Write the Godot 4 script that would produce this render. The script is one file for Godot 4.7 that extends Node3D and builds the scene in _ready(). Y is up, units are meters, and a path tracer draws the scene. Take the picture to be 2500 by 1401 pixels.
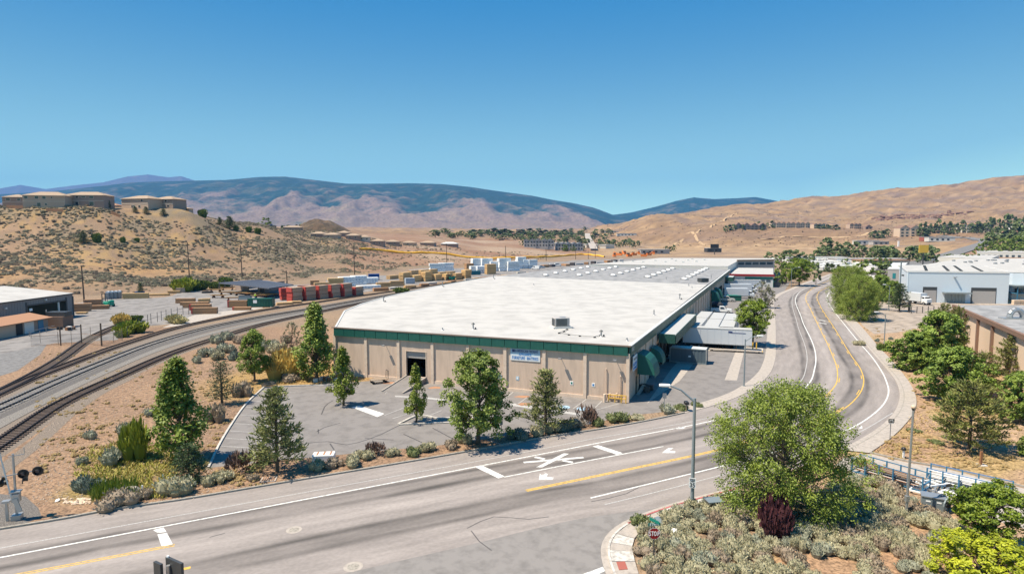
extends Node3D

var M := {}
var names := {}
var rng := RandomNumberGenerator.new()
var noise := FastNoiseLite.new()
var rough := FastNoiseLite.new()
var ORD := ["first", "second", "third", "fourth", "fifth", "sixth", "seventh", "eighth", "ninth", "tenth", "eleventh", "twelfth", "thirteenth", "fourteenth", "fifteenth", "sixteenth", "seventeenth", "eighteenth", "nineteenth", "twentieth"]

# ---------------------------------------------------------------- mesh building
class MB:
	var v := PackedVector3Array()
	var n := PackedVector3Array()
	var c := PackedColorArray()
	var t := PackedVector2Array()
	var col := Color(1, 1, 1)
	func tri(a: Vector3, b: Vector3, d: Vector3) -> void:
		var m := (d - a).cross(b - a).normalized()
		v.append(a); v.append(b); v.append(d)
		for i in 3:
			n.append(m); c.append(col)
	func quad(a: Vector3, b: Vector3, d: Vector3, e: Vector3) -> void:
		tri(a, b, d); tri(a, d, e)
	func q(a: Vector3, b: Vector3, d: Vector3, e: Vector3, out: Vector3) -> void:
		if (d - a).cross(b - a).dot(out) < 0.0: quad(a, e, d, b)
		else: quad(a, b, d, e)
	func box(o: Vector3, s: Vector3, b := Basis()) -> void:
		var x := b.x * s.x * 0.5
		var y := b.y * s.y * 0.5
		var z := b.z * s.z * 0.5
		q(o + x - y - z, o + x + y - z, o + x + y + z, o + x - y + z, x)
		q(o - x - y - z, o - x + y - z, o - x + y + z, o - x - y + z, -x)
		q(o + y - x - z, o + y + x - z, o + y + x + z, o + y - x + z, y)
		q(o - y - x - z, o - y + x - z, o - y + x + z, o - y - x + z, -y)
		q(o + z - x - y, o + z + x - y, o + z + x + y, o + z - x + y, z)
		q(o - z - x - y, o - z + x - y, o - z + x + y, o - z - x + y, -z)
	# a box with its long upper and side edges chamfered by k
	func cbox(o: Vector3, s: Vector3, k: float) -> void:
		var h := s * 0.5
		var p := PackedVector2Array([Vector2(-h.x, -h.z + k), Vector2(-h.x + k, -h.z), Vector2(h.x - k, -h.z), Vector2(h.x, -h.z + k), Vector2(h.x, h.z - k), Vector2(h.x - k, h.z), Vector2(-h.x + k, h.z), Vector2(-h.x, h.z - k)])
		for i in 8:
			var a := p[i]
			var b := p[(i + 1) % 8]
			var out := Vector3(a.x + b.x, 0, a.y + b.y)
			q(o + Vector3(a.x, -h.y, a.y), o + Vector3(b.x, -h.y, b.y), o + Vector3(b.x, h.y - k, b.y), o + Vector3(a.x, h.y - k, a.y), out)
			var f := Vector2((h.x - k) / h.x, (h.z - k) / h.z)
			q(o + Vector3(a.x, h.y - k, a.y), o + Vector3(b.x, h.y - k, b.y), o + Vector3(b.x * f.x, h.y, b.y * f.y), o + Vector3(a.x * f.x, h.y, a.y * f.y), out + Vector3(0, 1, 0))
			tri_up(o + Vector3(0, h.y, 0), o + Vector3(a.x * f.x, h.y, a.y * f.y), o + Vector3(b.x * f.x, h.y, b.y * f.y), Vector3.UP)
	func tri_up(a: Vector3, b: Vector3, d: Vector3, out: Vector3) -> void:
		if (d - a).cross(b - a).dot(out) < 0.0: tri(a, d, b)
		else: tri(a, b, d)
	# an upright slab along the plan line p-q, from o0 to o1 on its outer side, y0 to y1
	func seg(p: Vector3, w: Vector3, o0: float, o1: float, y0: float, y1: float) -> void:
		var d := Vector3(w.x - p.x, 0, w.z - p.z)
		var l := d.length()
		d /= l
		var out := Vector3(-d.z, 0, d.x)
		box(Vector3((p.x + w.x) * 0.5, (y0 + y1) * 0.5, (p.z + w.z) * 0.5) + out * (o0 + o1) * 0.5, Vector3(l, y1 - y0, o1 - o0), Basis(d, Vector3.UP, out))
	func bar(a: Vector3, b: Vector3, w: float, h: float) -> void:
		var d := (b - a).normalized()
		var s := d.cross(Vector3.UP if absf(d.y) < 0.95 else Vector3.RIGHT).normalized()
		box((a + b) * 0.5, Vector3((b - a).length(), h, w), Basis(d, s.cross(d), s))
	func cyl(a: Vector3, b: Vector3, r0: float, r1: float, k := 6, caps := true) -> void:
		var d := (b - a).normalized()
		var s := d.cross(Vector3.UP if absf(d.y) < 0.9 else Vector3.RIGHT).normalized()
		var u := s.cross(d)
		for i in k:
			var e := s * cos(TAU * i / k) + u * sin(TAU * i / k)
			var f := s * cos(TAU * (i + 1) / k) + u * sin(TAU * (i + 1) / k)
			q(a + e * r0, b + e * r1, b + f * r1, a + f * r0, e + f)
			if caps:
				tri_up(b, b + e * r1, b + f * r1, d)
				tri_up(a, a + e * r0, a + f * r0, -d)
	func ball(o: Vector3, r: Vector3, k := 8, m := 5) -> void:
		for j in m:
			var t0 := PI * j / m - PI / 2
			var t1 := PI * (j + 1) / m - PI / 2
			for i in k:
				var a0 := TAU * i / k
				var a1 := TAU * (i + 1) / k
				var p := [Vector3(cos(a0) * cos(t0), sin(t0), sin(a0) * cos(t0)), Vector3(cos(a1) * cos(t0), sin(t0), sin(a1) * cos(t0)), Vector3(cos(a1) * cos(t1), sin(t1), sin(a1) * cos(t1)), Vector3(cos(a0) * cos(t1), sin(t1), sin(a0) * cos(t1))]
				q(o + p[0] * r, o + p[1] * r, o + p[2] * r, o + p[3] * r, p[0] + p[1] + p[2] + p[3])
	func prism(poly: Array, y0: float, y1: float, caps := 2) -> void:
		var f := PackedVector2Array()
		for p in poly: f.append(Vector2(p.x, p.z))
		var s := -1.0 if Geometry2D.is_polygon_clockwise(f) else 1.0
		for i in f.size() if y1 > y0 else 0:
			var a := f[i]
			var b := f[(i + 1) % f.size()]
			var out := Vector3((b - a).y, 0, -(b - a).x) * s
			q(Vector3(a.x, y0, a.y), Vector3(b.x, y0, b.y), Vector3(b.x, y1, b.y), Vector3(a.x, y1, a.y), out)
		var k := Geometry2D.triangulate_polygon(f)
		for i in range(0, k.size(), 3):
			var a := f[k[i]]
			var b := f[k[i + 1]]
			var d := f[k[i + 2]]
			if caps > 0: tri_up(Vector3(a.x, y1, a.y), Vector3(b.x, y1, b.y), Vector3(d.x, y1, d.y), Vector3.UP)
			if caps > 1: tri_up(Vector3(a.x, y0, a.y), Vector3(b.x, y0, b.y), Vector3(d.x, y0, d.y), Vector3.DOWN)
	# a sheet between two lines of points; texture runs along (u, metres / 90) and across (v, 0 to 1)
	func sheet(l: Array, r: Array, y: float, uv := false) -> void:
		var d := 0.0
		for i in l.size() - 1:
			var e: float = d + (l[i + 1] - l[i]).length() / 90.0
			var a := Vector3(l[i].x, y, l[i].z)
			var b := Vector3(l[i + 1].x, y, l[i + 1].z)
			var f := Vector3(r[i + 1].x, y, r[i + 1].z)
			var g := Vector3(r[i].x, y, r[i].z)
			var flip := (f - a).cross(b - a).y < 0.0
			q(a, b, f, g, Vector3.UP)
			if uv:
				var w := [Vector2(d, 0), Vector2(e, 0), Vector2(e, 1), Vector2(d, 1)]
				for k in ([0, 3, 2, 0, 2, 1] if flip else [0, 1, 2, 0, 2, 3]): t.append(w[k])
			d = e
	# a closed tube-like run of upright slabs: kerbs and low walls
	func kerb(l: Array, r: Array, y0: float, y1: float) -> void:
		sheet(l, r, y1)
		for i in l.size() - 1:
			for s in [l, r]:
				var out: Vector3 = (s[i] - (r[i] if s == l else l[i])) * Vector3(1, 0, 1)
				q(Vector3(s[i].x, y0, s[i].z), Vector3(s[i + 1].x, y0, s[i + 1].z), Vector3(s[i + 1].x, y1, s[i + 1].z), Vector3(s[i].x, y1, s[i].z), out)
		for i in [0, l.size() - 1]:
			q(Vector3(l[i].x, y0, l[i].z), Vector3(r[i].x, y0, r[i].z), Vector3(r[i].x, y1, r[i].z), Vector3(l[i].x, y1, l[i].z), l[i] - l[1 if i == 0 else i - 1])
	func leaf(p: Vector3, s: float, w: float, up: Vector3, r: RandomNumberGenerator) -> void:
		var m := (up + Vector3(r.randf_range(-1, 1), r.randf_range(-1, 1), r.randf_range(-1, 1))).normalized()
		var x := m.cross(Vector3(r.randf_range(-1, 1), r.randf_range(-1, 1), r.randf_range(-1, 1))).normalized()
		var y := m.cross(x)
		quad(p - x * s, p + y * w, p + x * s, p - y * w)
	# a narrow blade from p along d
	func blade(p: Vector3, d: Vector3, w: float, r: RandomNumberGenerator) -> void:
		var x := d.cross(Vector3(r.randf_range(-1, 1), r.randf_range(-1, 1), r.randf_range(-1, 1))).normalized() * w
		quad(p - x * 0.4, p + d * 0.55 - x, p + d, p + d * 0.55 + x)
	func mesh(m: Material) -> ArrayMesh:
		var a := []
		a.resize(Mesh.ARRAY_MAX)
		a[Mesh.ARRAY_VERTEX] = v
		a[Mesh.ARRAY_NORMAL] = n
		a[Mesh.ARRAY_COLOR] = c
		if t.size() == v.size(): a[Mesh.ARRAY_TEX_UV] = t
		var o := ArrayMesh.new()
		o.add_surface_from_arrays(Mesh.PRIMITIVE_TRIANGLES, a)
		o.surface_set_material(0, m)
		return o

# ---------------------------------------------------------------- nodes
func numbered(called: String) -> String:
	var k: int = names.get(called, 0)
	names[called] = k + 1
	return called if k == 0 else "%s_%03d" % [called, k]

func tag(o: Node, label: String, category: String, group := "") -> Node:
	o.set_meta("label", label)
	o.set_meta("category", category)
	if group: o.set_meta("group", group)
	return o

func thing(called: String, label: String, category: String, at := Vector3.ZERO, turn := 0.0, group := "") -> Node3D:
	var o := Node3D.new()
	o.name = numbered(called)
	add_child(o)
	o.position = at
	o.rotation.y = turn
	tag(o, label, category, group)
	return o

func put(called: String, m: Mesh, parent: Node = self) -> MeshInstance3D:
	var o := MeshInstance3D.new()
	o.mesh = m
	o.name = numbered(called) if parent == self else called
	parent.add_child(o, true)
	return o

func obj(called: String, b: MB, m: Material, parent: Node = self) -> MeshInstance3D:
	return put(called, b.mesh(m), parent)

func struct(called: String, b: MB, m: Material) -> MeshInstance3D:
	var o := obj(called, b, m)
	o.set_meta("kind", "structure")
	return o

func stuff(o: Node) -> Node:
	o.set_meta("kind", "stuff")
	return o

func dup(root: Node3D, at: Vector3, turn: float, label: String, size := Vector3.ONE, group := "") -> Node3D:
	var r: Node3D = root.duplicate()
	r.name = numbered(str(root.name).rstrip("0123456789").rstrip("_"))
	add_child(r)
	r.position = at
	r.rotation.y = turn
	r.scale = size
	r.set_meta("label", label)
	if group: r.set_meta("group", group)
	return r

# ---------------------------------------------------------------- materials
func lin(r: float, g: float, b: float) -> Color:
	return Color(r, g, b).linear_to_srgb()

func mat(key: String, col: Color, roughness := 0.8, metal := 0.0) -> StandardMaterial3D:
	var m := StandardMaterial3D.new()
	m.resource_name = key
	m.albedo_color = col.linear_to_srgb()
	m.roughness = roughness
	m.metallic = metal
	M[key] = m
	return m

func vmat(key: String, roughness := 0.85) -> StandardMaterial3D:
	var m := mat(key, Color(1, 1, 1), roughness)
	m.vertex_color_use_as_albedo = true
	return m

# a seamless grey speckle; lo and hi are factors on the base colour
func grain(size: int, freq: float, lo: float, hi: float, octaves := 4, seed_ := 1, kind := FastNoiseLite.TYPE_SIMPLEX_SMOOTH) -> ImageTexture:
	var f := FastNoiseLite.new()
	f.noise_type = kind
	f.seed = seed_
	f.frequency = freq
	f.fractal_octaves = octaves
	f.fractal_gain = 0.65
	var g := f.get_seamless_image(size, size)
	var im := Image.create(size, size, false, Image.FORMAT_RGB8)
	for y in size:
		for x in size:
			var k := lerpf(lo, hi, g.get_pixel(x, y).r)
			im.set_pixel(x, y, Color(k, k, k))
	return ImageTexture.create_from_image(im)

func cover(m: StandardMaterial3D, tex: Texture2D, metres: float) -> StandardMaterial3D:
	m.albedo_texture = tex
	m.uv1_triplanar = true
	m.uv1_world_triplanar = true
	m.uv1_scale = Vector3.ONE / metres
	return m

func relief(m: StandardMaterial3D, tex: Texture2D, cm: float) -> StandardMaterial3D:
	m.heightmap_enabled = true
	m.heightmap_texture = tex
	m.heightmap_scale = cm
	return m

# ---------------------------------------------------------------- lines on the plan
func pts(a: Array) -> Array:
	var o := []
	for i in range(0, a.size(), 2): o.append(Vector3(a[i], 0, a[i + 1]))
	return o

func smooth(p: Array, step := 2.0) -> Array:
	var o := []
	var m := []
	for i in p.size():
		var a: Vector3 = p[i] - p[maxi(i - 1, 0)]
		var b: Vector3 = p[mini(i + 1, p.size() - 1)] - p[i]
		var u := maxf(a.length(), 0.001)
		var v := maxf(b.length(), 0.001)
		m.append((a / u * v + b / v * u) / (u + v) if i > 0 and i < p.size() - 1 else (a + b) / (a + b).length())
	for i in p.size() - 1:
		var b: Vector3 = p[i]
		var c: Vector3 = p[i + 1]
		var l := (c - b).length()
		var k := maxi(1, int(ceil(l / step)))
		for j in k:
			var t := float(j) / k
			var t2 := t * t
			var t3 := t2 * t
			o.append(b * (2 * t3 - 3 * t2 + 1) + m[i] * l * (t3 - 2 * t2 + t) + c * (3 * t2 - 2 * t3) + m[i + 1] * l * (t3 - t2))
	o.append(p[-1])
	return o

func offset(p: Array, s: float) -> Array:
	var o := []
	for i in p.size():
		var d: Vector3 = p[mini(i + 1, p.size() - 1)] - p[maxi(i - 1, 0)]
		d.y = 0
		d = d.normalized()
		o.append(p[i] + Vector3(-d.z, 0, d.x) * s)
	return o

func strip(b: MB, p: Array, w: float, y: float, step := 2.0) -> void:
	var s := smooth(p, step) if step > 0 else p
	b.sheet(offset(s, -w / 2), offset(s, w / 2), y)

# the point of line r that lies straight across from each point of line l
func across(l: Array, r: Array) -> Array:
	var o := []
	var k := 0.0
	for i in l.size():
		var d: Vector3 = (l[mini(i + 1, l.size() - 1)] - l[maxi(i - 1, 0)]).normalized()
		var best := 1e9
		var at := k
		for j in range(int(k * 4), (r.size() - 1) * 4 + 1):
			var f := j / 4.0
			var p: Vector3 = r[int(f)].lerp(r[mini(int(f) + 1, r.size() - 1)], f - int(f))
			var e: float = absf((p - l[i]).dot(d)) + (p - l[i]).length() * 0.15
			if e < best:
				best = e
				at = f
		k = at
		o.append(r[int(k)].lerp(r[mini(int(k) + 1, r.size() - 1)], k - int(k)))
	return o

# ---------------------------------------------------------------- the lie of the land
const PROFILES := {
	-900: [200, 0, 245, 6.3, 270, 9.3, 300, 16.6, 330, 27.5, 360, 38.8, 600, 40, 1500, 40, 3200, 60],
	-300: [200, 0, 245, 6.3, 270, 9.3, 300, 16.6, 330, 27.5, 360, 38.8, 600, 40, 1500, 40, 3200, 60],
	0: [200, 0, 245, 6.7, 270, 9.3, 300, 16.6, 330, 27.5, 358, 38, 420, 39, 600, 38, 1500, 36, 3200, 60],
	200: [207, 0, 248, 5.7, 275, 8.8, 305, 16.6, 335, 27.6, 362, 38.2, 420, 39, 600, 37, 1500, 36, 3200, 60],
	430: [232, 0, 290, 4.2, 315, 9.1, 340, 17.2, 362, 27, 388, 37.9, 440, 37, 600, 33, 1500, 34, 3200, 60],
	600: [262, 0, 320, 4, 350, 11.2, 390, 20.5, 430, 29, 470, 31, 600, 27, 1500, 32, 3200, 60],
	800: [325, 0, 372, 4.9, 430, 11, 500, 18, 560, 24.3, 620, 25, 800, 24, 1500, 30, 3200, 60],
	1000: [395, 0, 450, 4, 520, 8.6, 650, 14.5, 760, 19.5, 900, 21, 1500, 28, 3200, 55],
	1200: [490, 0, 560, 2, 700, 7.5, 900, 13.2, 1100, 17.4, 1500, 24, 3200, 50],
	1400: [560, 0, 700, 1, 900, 4.9, 1200, 12.3, 1500, 18, 2000, 30, 3200, 50],
	1490: [700, 0, 950, 3.4, 1150, 9.6, 1400, 23.8, 1800, 38.9, 2300, 59, 3200, 60],
	1600: [800, 0, 950, -0.4, 1050, 5, 1200, 25, 1400, 47.8, 1600, 65.4, 2000, 84.4, 2600, 88, 3200, 90],
	1800: [850, 0, 950, 2.7, 1050, 17.5, 1150, 34.7, 1300, 40.8, 1600, 64.3, 2000, 101.5, 2400, 134.9, 2800, 132, 3200, 130],
	2000: [850, 0, 930, 3.7, 1020, 12.2, 1120, 32.1, 1220, 33.1, 1500, 47.8, 1800, 78, 2100, 113.8, 2500, 174.1, 2900, 172, 3200, 170],
	2200: [620, 0, 780, 7, 900, 12.1, 1000, 24.3, 1300, 37.3, 1700, 71.5, 2100, 127.6, 2600, 216, 2900, 212, 3200, 210],
	2500: [450, 0, 600, 7.1, 800, 17.3, 1000, 29.6, 1300, 46.8, 1700, 86.1, 2200, 167.3, 2700, 276.4, 3000, 280, 3200, 280],
	2900: [450, 0, 600, 9.1, 800, 21, 1000, 37.5, 1300, 63.9, 1700, 110.6, 2200, 209, 2700, 330.8, 3000, 330, 3200, 330],
	3600: [450, 0, 600, 11.1, 800, 23.6, 1000, 44.1, 1300, 72.5, 1700, 127.4, 2200, 230.5, 2700, 348.3, 3000, 350, 3200, 350],
}
var columns := []
var heights := []
const STEP := 6.0

func prepare_land() -> void:
	columns = PROFILES.keys()
	columns.sort()
	for key in columns:
		var p: Array = PROFILES[key]
		var h := PackedFloat32Array()
		var m := p.size() / 2
		for i in 560:
			var d := i * STEP
			var y: float = p[1]
			if d >= p[2 * m - 2]: y = p[2 * m - 1]
			elif d > p[0]:
				var k := 0
				while d > p[2 * k + 2]: k += 1
				var w: float = p[2 * k + 2] - p[2 * k]
				var s := [0.0, 0.0]
				for e in 2:
					var g := k + e
					if g > 0 and g < m - 1:
						var a: float = (p[2 * g + 1] - p[2 * g - 1]) / (p[2 * g] - p[2 * g - 2])
						var b: float = (p[2 * g + 3] - p[2 * g + 1]) / (p[2 * g + 2] - p[2 * g])
						if a * b > 0: s[e] = 2 * a * b / (a + b)
				var t: float = (d - p[2 * k]) / w
				y = (2 * t * t * t - 3 * t * t + 1) * p[2 * k + 1] + (t * t * t - 2 * t * t + t) * w * s[0] + (3 * t * t - 2 * t * t * t) * p[2 * k + 3] + (t * t * t - t * t) * w * s[1]
			h.append(y)
		heights.append(h)

func land(x: float, z: float) -> float:
	var d := -z
	if d < 150.0: return 0.0
	var col := clampf(1250.0 + 1500.0 * x / d, columns[0], columns[-1] - 0.01)
	var k := 0
	while columns[k + 1] < col: k += 1
	var t: float = (col - columns[k]) / (columns[k + 1] - columns[k])
	t = t * t * (3 - 2 * t)
	var f := minf(d / STEP, 558.0)
	var i := int(f)
	f -= i
	var y := lerpf(lerpf(heights[k][i], heights[k][i + 1], f), lerpf(heights[k + 1][i], heights[k + 1][i + 1], f), t)
	var a := clampf(y / 7.0, 0.0, 1.0)
	if a > 0.0:
		var big := clampf((d - 700.0) / 900.0, 0.0, 1.0)
		y += a * (noise.get_noise_2d(x * 0.5, z * 0.5) * 0.8 + noise.get_noise_2d(x * 3.1, z * 3.1) * 0.35)
		if big > 0.0: y += a * big * (absf(rough.get_noise_2d(x * 0.11, z * 0.11)) * -26.0 + absf(rough.get_noise_2d(x * 0.4, z * 0.4)) * -9.0 + 8.0)
	return y

func on(p: Vector3, sink := 0.0) -> Vector3:
	return Vector3(p.x, land(p.x, p.z) - sink, p.z)

func _ready() -> void:
	# camera: a drone 21 m above the street corner
	var cam := Camera3D.new()
	cam.name = "camera"
	cam.fov = 50.07
	cam.near = 0.5
	cam.far = 40000.0
	cam.position = Vector3(0, 21, 0)
	cam.rotation.x = -0.08347
	add_child(cam)
	var sky := ProceduralSkyMaterial.new()
	sky.sky_top_color = Color(0.0, 0.385, 0.605)
	sky.sky_horizon_color = Color(0.815, 0.985, 0.865)
	sky.sky_curve = 0.085
	sky.ground_bottom_color = Color(0.36, 0.30, 0.25)
	sky.ground_horizon_color = Color(0.60, 0.62, 0.63)
	sky.sun_angle_max = 1.0
	var env := Environment.new()
	env.background_mode = Environment.BG_SKY
	env.sky = Sky.new()
	env.sky.sky_material = sky
	env.tonemap_mode = Environment.TONE_MAPPER_LINEAR
	env.tonemap_exposure = 1.75
	env.sdfgi_enabled = true
	env.ssao_enabled = true
	env.ssil_enabled = true
	env.fog_enabled = true
	env.fog_density = 0.000055
	env.fog_light_color = Color(0.33, 0.67, 1.0)
	var we := WorldEnvironment.new()
	we.name = "world_environment"
	we.environment = env
	add_child(we)
	var sun := DirectionalLight3D.new()
	sun.name = "sun"
	sun.light_energy = 1.6
	sun.light_color = Color(1.0, 0.945, 0.85)
	sun.light_angular_distance = 0.5
	sun.shadow_enabled = true
	sun.directional_shadow_max_distance = 1500.0
	add_child(sun)
	sun.look_at_from_position(Vector3.ZERO, Vector3(1.0, -1.85, -0.24))

	rng.seed = 11
	noise.seed = 5
	noise.frequency = 0.05
	noise.fractal_octaves = 3
	rough.seed = 9
	rough.frequency = 0.06
	rough.fractal_octaves = 4
	make_materials()
	prepare_land()
	build_ground()
	build_mountains()
	build_road()
	build_parking()
	build_yard_ground()
	build_tracks()
	build_warehouse()
	build_other_buildings()
	build_houses()
	build_far_town()
	build_yard()
	build_vehicles()
	build_roof_things()
	build_street_things()
	build_corner()
	build_trees()
	build_shrubs()

func make_materials() -> void:
	var g1 := grain(512, 0.02, 0.72, 1.18, 5, 3)
	var g2 := grain(512, 0.05, 0.55, 1.3, 4, 4)
	var g4 := grain(512, 0.02, 0.86, 1.1, 5, 17)
	var g3 := grain(256, 0.02, 0.9, 1.06, 3, 8)
	var spots := grain(512, 0.06, 0.35, 1.45, 3, 12, FastNoiseLite.TYPE_CELLULAR)
	var dirt := vmat("dirt", 1.0)
	cover(dirt, g2, 9.0)
	dirt.detail_enabled = true
	dirt.detail_albedo = g1
	dirt.detail_blend_mode = BaseMaterial3D.BLEND_MODE_MUL
	dirt.uv2_triplanar = true
	dirt.uv2_world_triplanar = true
	dirt.uv2_scale = Vector3.ONE / 83.0
	relief(dirt, g2, 5.0)
	cover(vmat("hillrock", 1.0), g2, 140.0)
	cover(mat("mountain", Color(1, 1, 1), 1.0), g2, 900.0).vertex_color_use_as_albedo = true
	M.asphalt = mat("asphalt", Color(0.43, 0.395, 0.372), 0.9)
	cover(mat("lot", Color(0.205, 0.19, 0.184), 0.9), g4, 23.0)
	cover(mat("yard", Color(0.235, 0.22, 0.213), 0.95), g1, 47.0)
	cover(mat("forecourt", Color(0.36, 0.30, 0.25), 0.95), g1, 31.0)
	cover(mat("side_street", Color(0.225, 0.21, 0.202), 0.9), g4, 17.0)
	cover(mat("access", Color(0.19, 0.185, 0.185), 0.95), g1, 11.0)
	cover(mat("concrete", Color(0.40, 0.355, 0.315), 0.85), g4, 7.0)
	cover(mat("pale_concrete", Color(0.55, 0.52, 0.48), 0.85), g1, 5.0)
	cover(mat("kerb", Color(0.34, 0.31, 0.27), 0.85), g1, 3.0)
	cover(mat("ballast", Color(0.225, 0.205, 0.19), 1.0), spots, 2.6)
	relief(M.ballast, spots, 6.0)
	cover(mat("brown_ballast", Color(0.285, 0.23, 0.185), 1.0), spots, 3.1)
	relief(M.brown_ballast, spots, 5.0)
	relief(cover(mat("pale_ballast", Color(0.31, 0.285, 0.26), 1.0), spots, 2.6), spots, 6.0)
	mat("rail", Color(0.045, 0.032, 0.028), 0.55, 0.5)
	mat("bright_rail", Color(0.30, 0.29, 0.29), 0.35, 0.9)
	cover(vmat("sleeper", 0.95), g2, 1.5)
	cover(mat("white_paint", Color(0.72, 0.72, 0.70), 0.7), g1, 4.0)
	cover(mat("worn_paint", Color(0.48, 0.47, 0.46), 0.8), g2, 3.0)
	cover(mat("yellow_paint", Color(0.70, 0.44, 0.08), 0.7), g1, 4.0)
	cover(mat("red_paint", Color(0.45, 0.11, 0.11), 0.7), g1, 4.0)
	cover(mat("dirt_track", Color(0.47, 0.325, 0.19), 1.0), g1, 40.0)
	mat("tar", Color(0.075, 0.07, 0.07), 0.6)
	cover(mat("white_roof", Color(0.46, 0.445, 0.425), 0.75), g3, 31.0)
	M.white_roof.detail_enabled = true
	M.white_roof.detail_albedo = grain(512, 0.012, 0.985, 1.015, 5, 21)
	M.white_roof.detail_blend_mode = BaseMaterial3D.BLEND_MODE_MUL
	M.white_roof.uv2_triplanar = true
	M.white_roof.uv2_world_triplanar = true
	M.white_roof.uv2_scale = Vector3(1.0 / 60, 1, 1.0 / 14)
	cover(mat("grey_roof", Color(0.30, 0.297, 0.30), 0.8), g1, 37.0)
	cover(mat("stucco", Color(0.585, 0.455, 0.365), 0.9), g3, 5.0).uv1_scale = Vector3(0.22, 0.035, 0.22)
	cover(mat("stucco_light", Color(0.66, 0.53, 0.43), 0.9), g3, 5.0)
	cover(mat("green_metal", Color(0.016, 0.108, 0.088), 0.45, 0.15), g3, 3.0)
	cover(mat("green_metal_side", Color(0.03, 0.11, 0.092), 0.5, 0.15), grain(256, 0.03, 0.7, 1.1, 4, 31), 2.0)
	mat("drip_edge", Color(0.21, 0.16, 0.13), 0.6)
	mat("dark", Color(0.012, 0.012, 0.014), 0.6)
	mat("black", Color(0.02, 0.02, 0.022), 0.5)
	mat("grey_steel", Color(0.30, 0.31, 0.33), 0.5, 0.4)
	mat("dark_steel", Color(0.07, 0.075, 0.08), 0.5, 0.4)
	mat("pole_paint", Color(0.24, 0.285, 0.31), 0.45, 0.3)
	mat("galvanised", Color(0.42, 0.43, 0.44), 0.4, 0.6)
	mat("white_metal", Color(0.72, 0.73, 0.74), 0.4)
	mat("trailer_roof", Color(0.43, 0.43, 0.425), 0.6)
	mat("off_white", Color(0.60, 0.60, 0.58), 0.55)
	mat("trailer_white", Color(0.56, 0.59, 0.63), 0.45)
	mat("blue_wall", Color(0.60, 0.68, 0.76), 0.6)
	mat("glass_dark", Color(0.02, 0.028, 0.035), 0.08)
	mat("glass_blue", Color(0.06, 0.09, 0.12), 0.1)
	mat("awning_green", Color(0.008, 0.10, 0.085), 0.7)
	mat("tyre", Color(0.018, 0.018, 0.018), 0.85)
	mat("hub", Color(0.45, 0.45, 0.46), 0.4, 0.5)
	mat("navy", Color(0.03, 0.05, 0.16), 0.6)
	mat("blue_print", Color(0.03, 0.19, 0.50), 0.6)
	mat("sign_white", Color(0.66, 0.70, 0.74), 0.5)
	mat("sign_pale_blue", Color(0.36, 0.52, 0.66), 0.5)
	mat("sign_red", Color(0.30, 0.008, 0.012), 0.4)
	mat("sign_green", Color(0.0, 0.17, 0.13), 0.4)
	mat("bright_white", Color(0.82, 0.82, 0.82), 0.5)
	mat("bin_green", Color(0.008, 0.10, 0.07), 0.5)
	mat("forklift_green", Color(0.0, 0.26, 0.17), 0.45)
	mat("red_end", Color(0.44, 0.06, 0.045), 0.75)
	mat("brick_red", Color(0.33, 0.10, 0.075), 0.8)
	mat("wrap_blue", Color(0.10, 0.20, 0.38), 0.5)
	mat("blue_frame", Color(0.05, 0.19, 0.33), 0.5, 0.2)
	mat("rust", Color(0.28, 0.13, 0.06), 0.85)
	mat("orange", Color(0.70, 0.19, 0.03), 0.7)
	mat("silt", Color(0.80, 0.42, 0.03), 0.8)
	mat("wood_pole", Color(0.10, 0.07, 0.05), 0.9)
	mat("weathered_wood", Color(0.30, 0.235, 0.18), 0.9)
	mat("brown_roof", Color(0.36, 0.19, 0.11), 0.9)
	mat("dark_roof", Color(0.09, 0.10, 0.13), 0.6)
	cover(mat("tile_roof", Color(0.42, 0.31, 0.22), 0.9), g2, 6.0)
	mat("house_tan", Color(0.50, 0.37, 0.28), 0.9)
	mat("house_taupe", Color(0.33, 0.245, 0.20), 0.9)
	mat("house_trim", Color(0.60, 0.55, 0.48), 0.8)
	mat("grey_siding", Color(0.21, 0.20, 0.20), 0.6, 0.1)
	mat("beige_wall", Color(0.62, 0.48, 0.36), 0.9)
	mat("brown_trim", Color(0.20, 0.12, 0.085), 0.8)
	mat("door_grey", Color(0.40, 0.38, 0.37), 0.7)
	mat("yellow", Color(0.72, 0.45, 0.06), 0.6)
	mat("teal", Color(0.02, 0.22, 0.25), 0.5)
	var wood := vmat("lumber", 0.85)
	cover(wood, grain(256, 0.05, 0.75, 1.15, 3, 41), 1.0)
	wood.uv1_scale = Vector3(0.25, 2.4, 2.4)
	vmat("paint", 0.35)
	vmat("plain", 0.85)
	var leaf := vmat("leaf", 0.6)
	leaf.backlight_enabled = true
	leaf.backlight = Color(0.62, 0.62, 0.62)
	var needle := vmat("needle", 0.7)
	needle.backlight_enabled = true
	needle.backlight = Color(0.3, 0.3, 0.3)
	var twig := vmat("sage", 0.9)
	twig.backlight_enabled = true
	twig.backlight = Color(0.35, 0.35, 0.35)
	mat("bark", Color(0.10, 0.075, 0.055), 0.95)
	mat("pale_bark", Color(0.19, 0.155, 0.125), 0.95)

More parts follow.
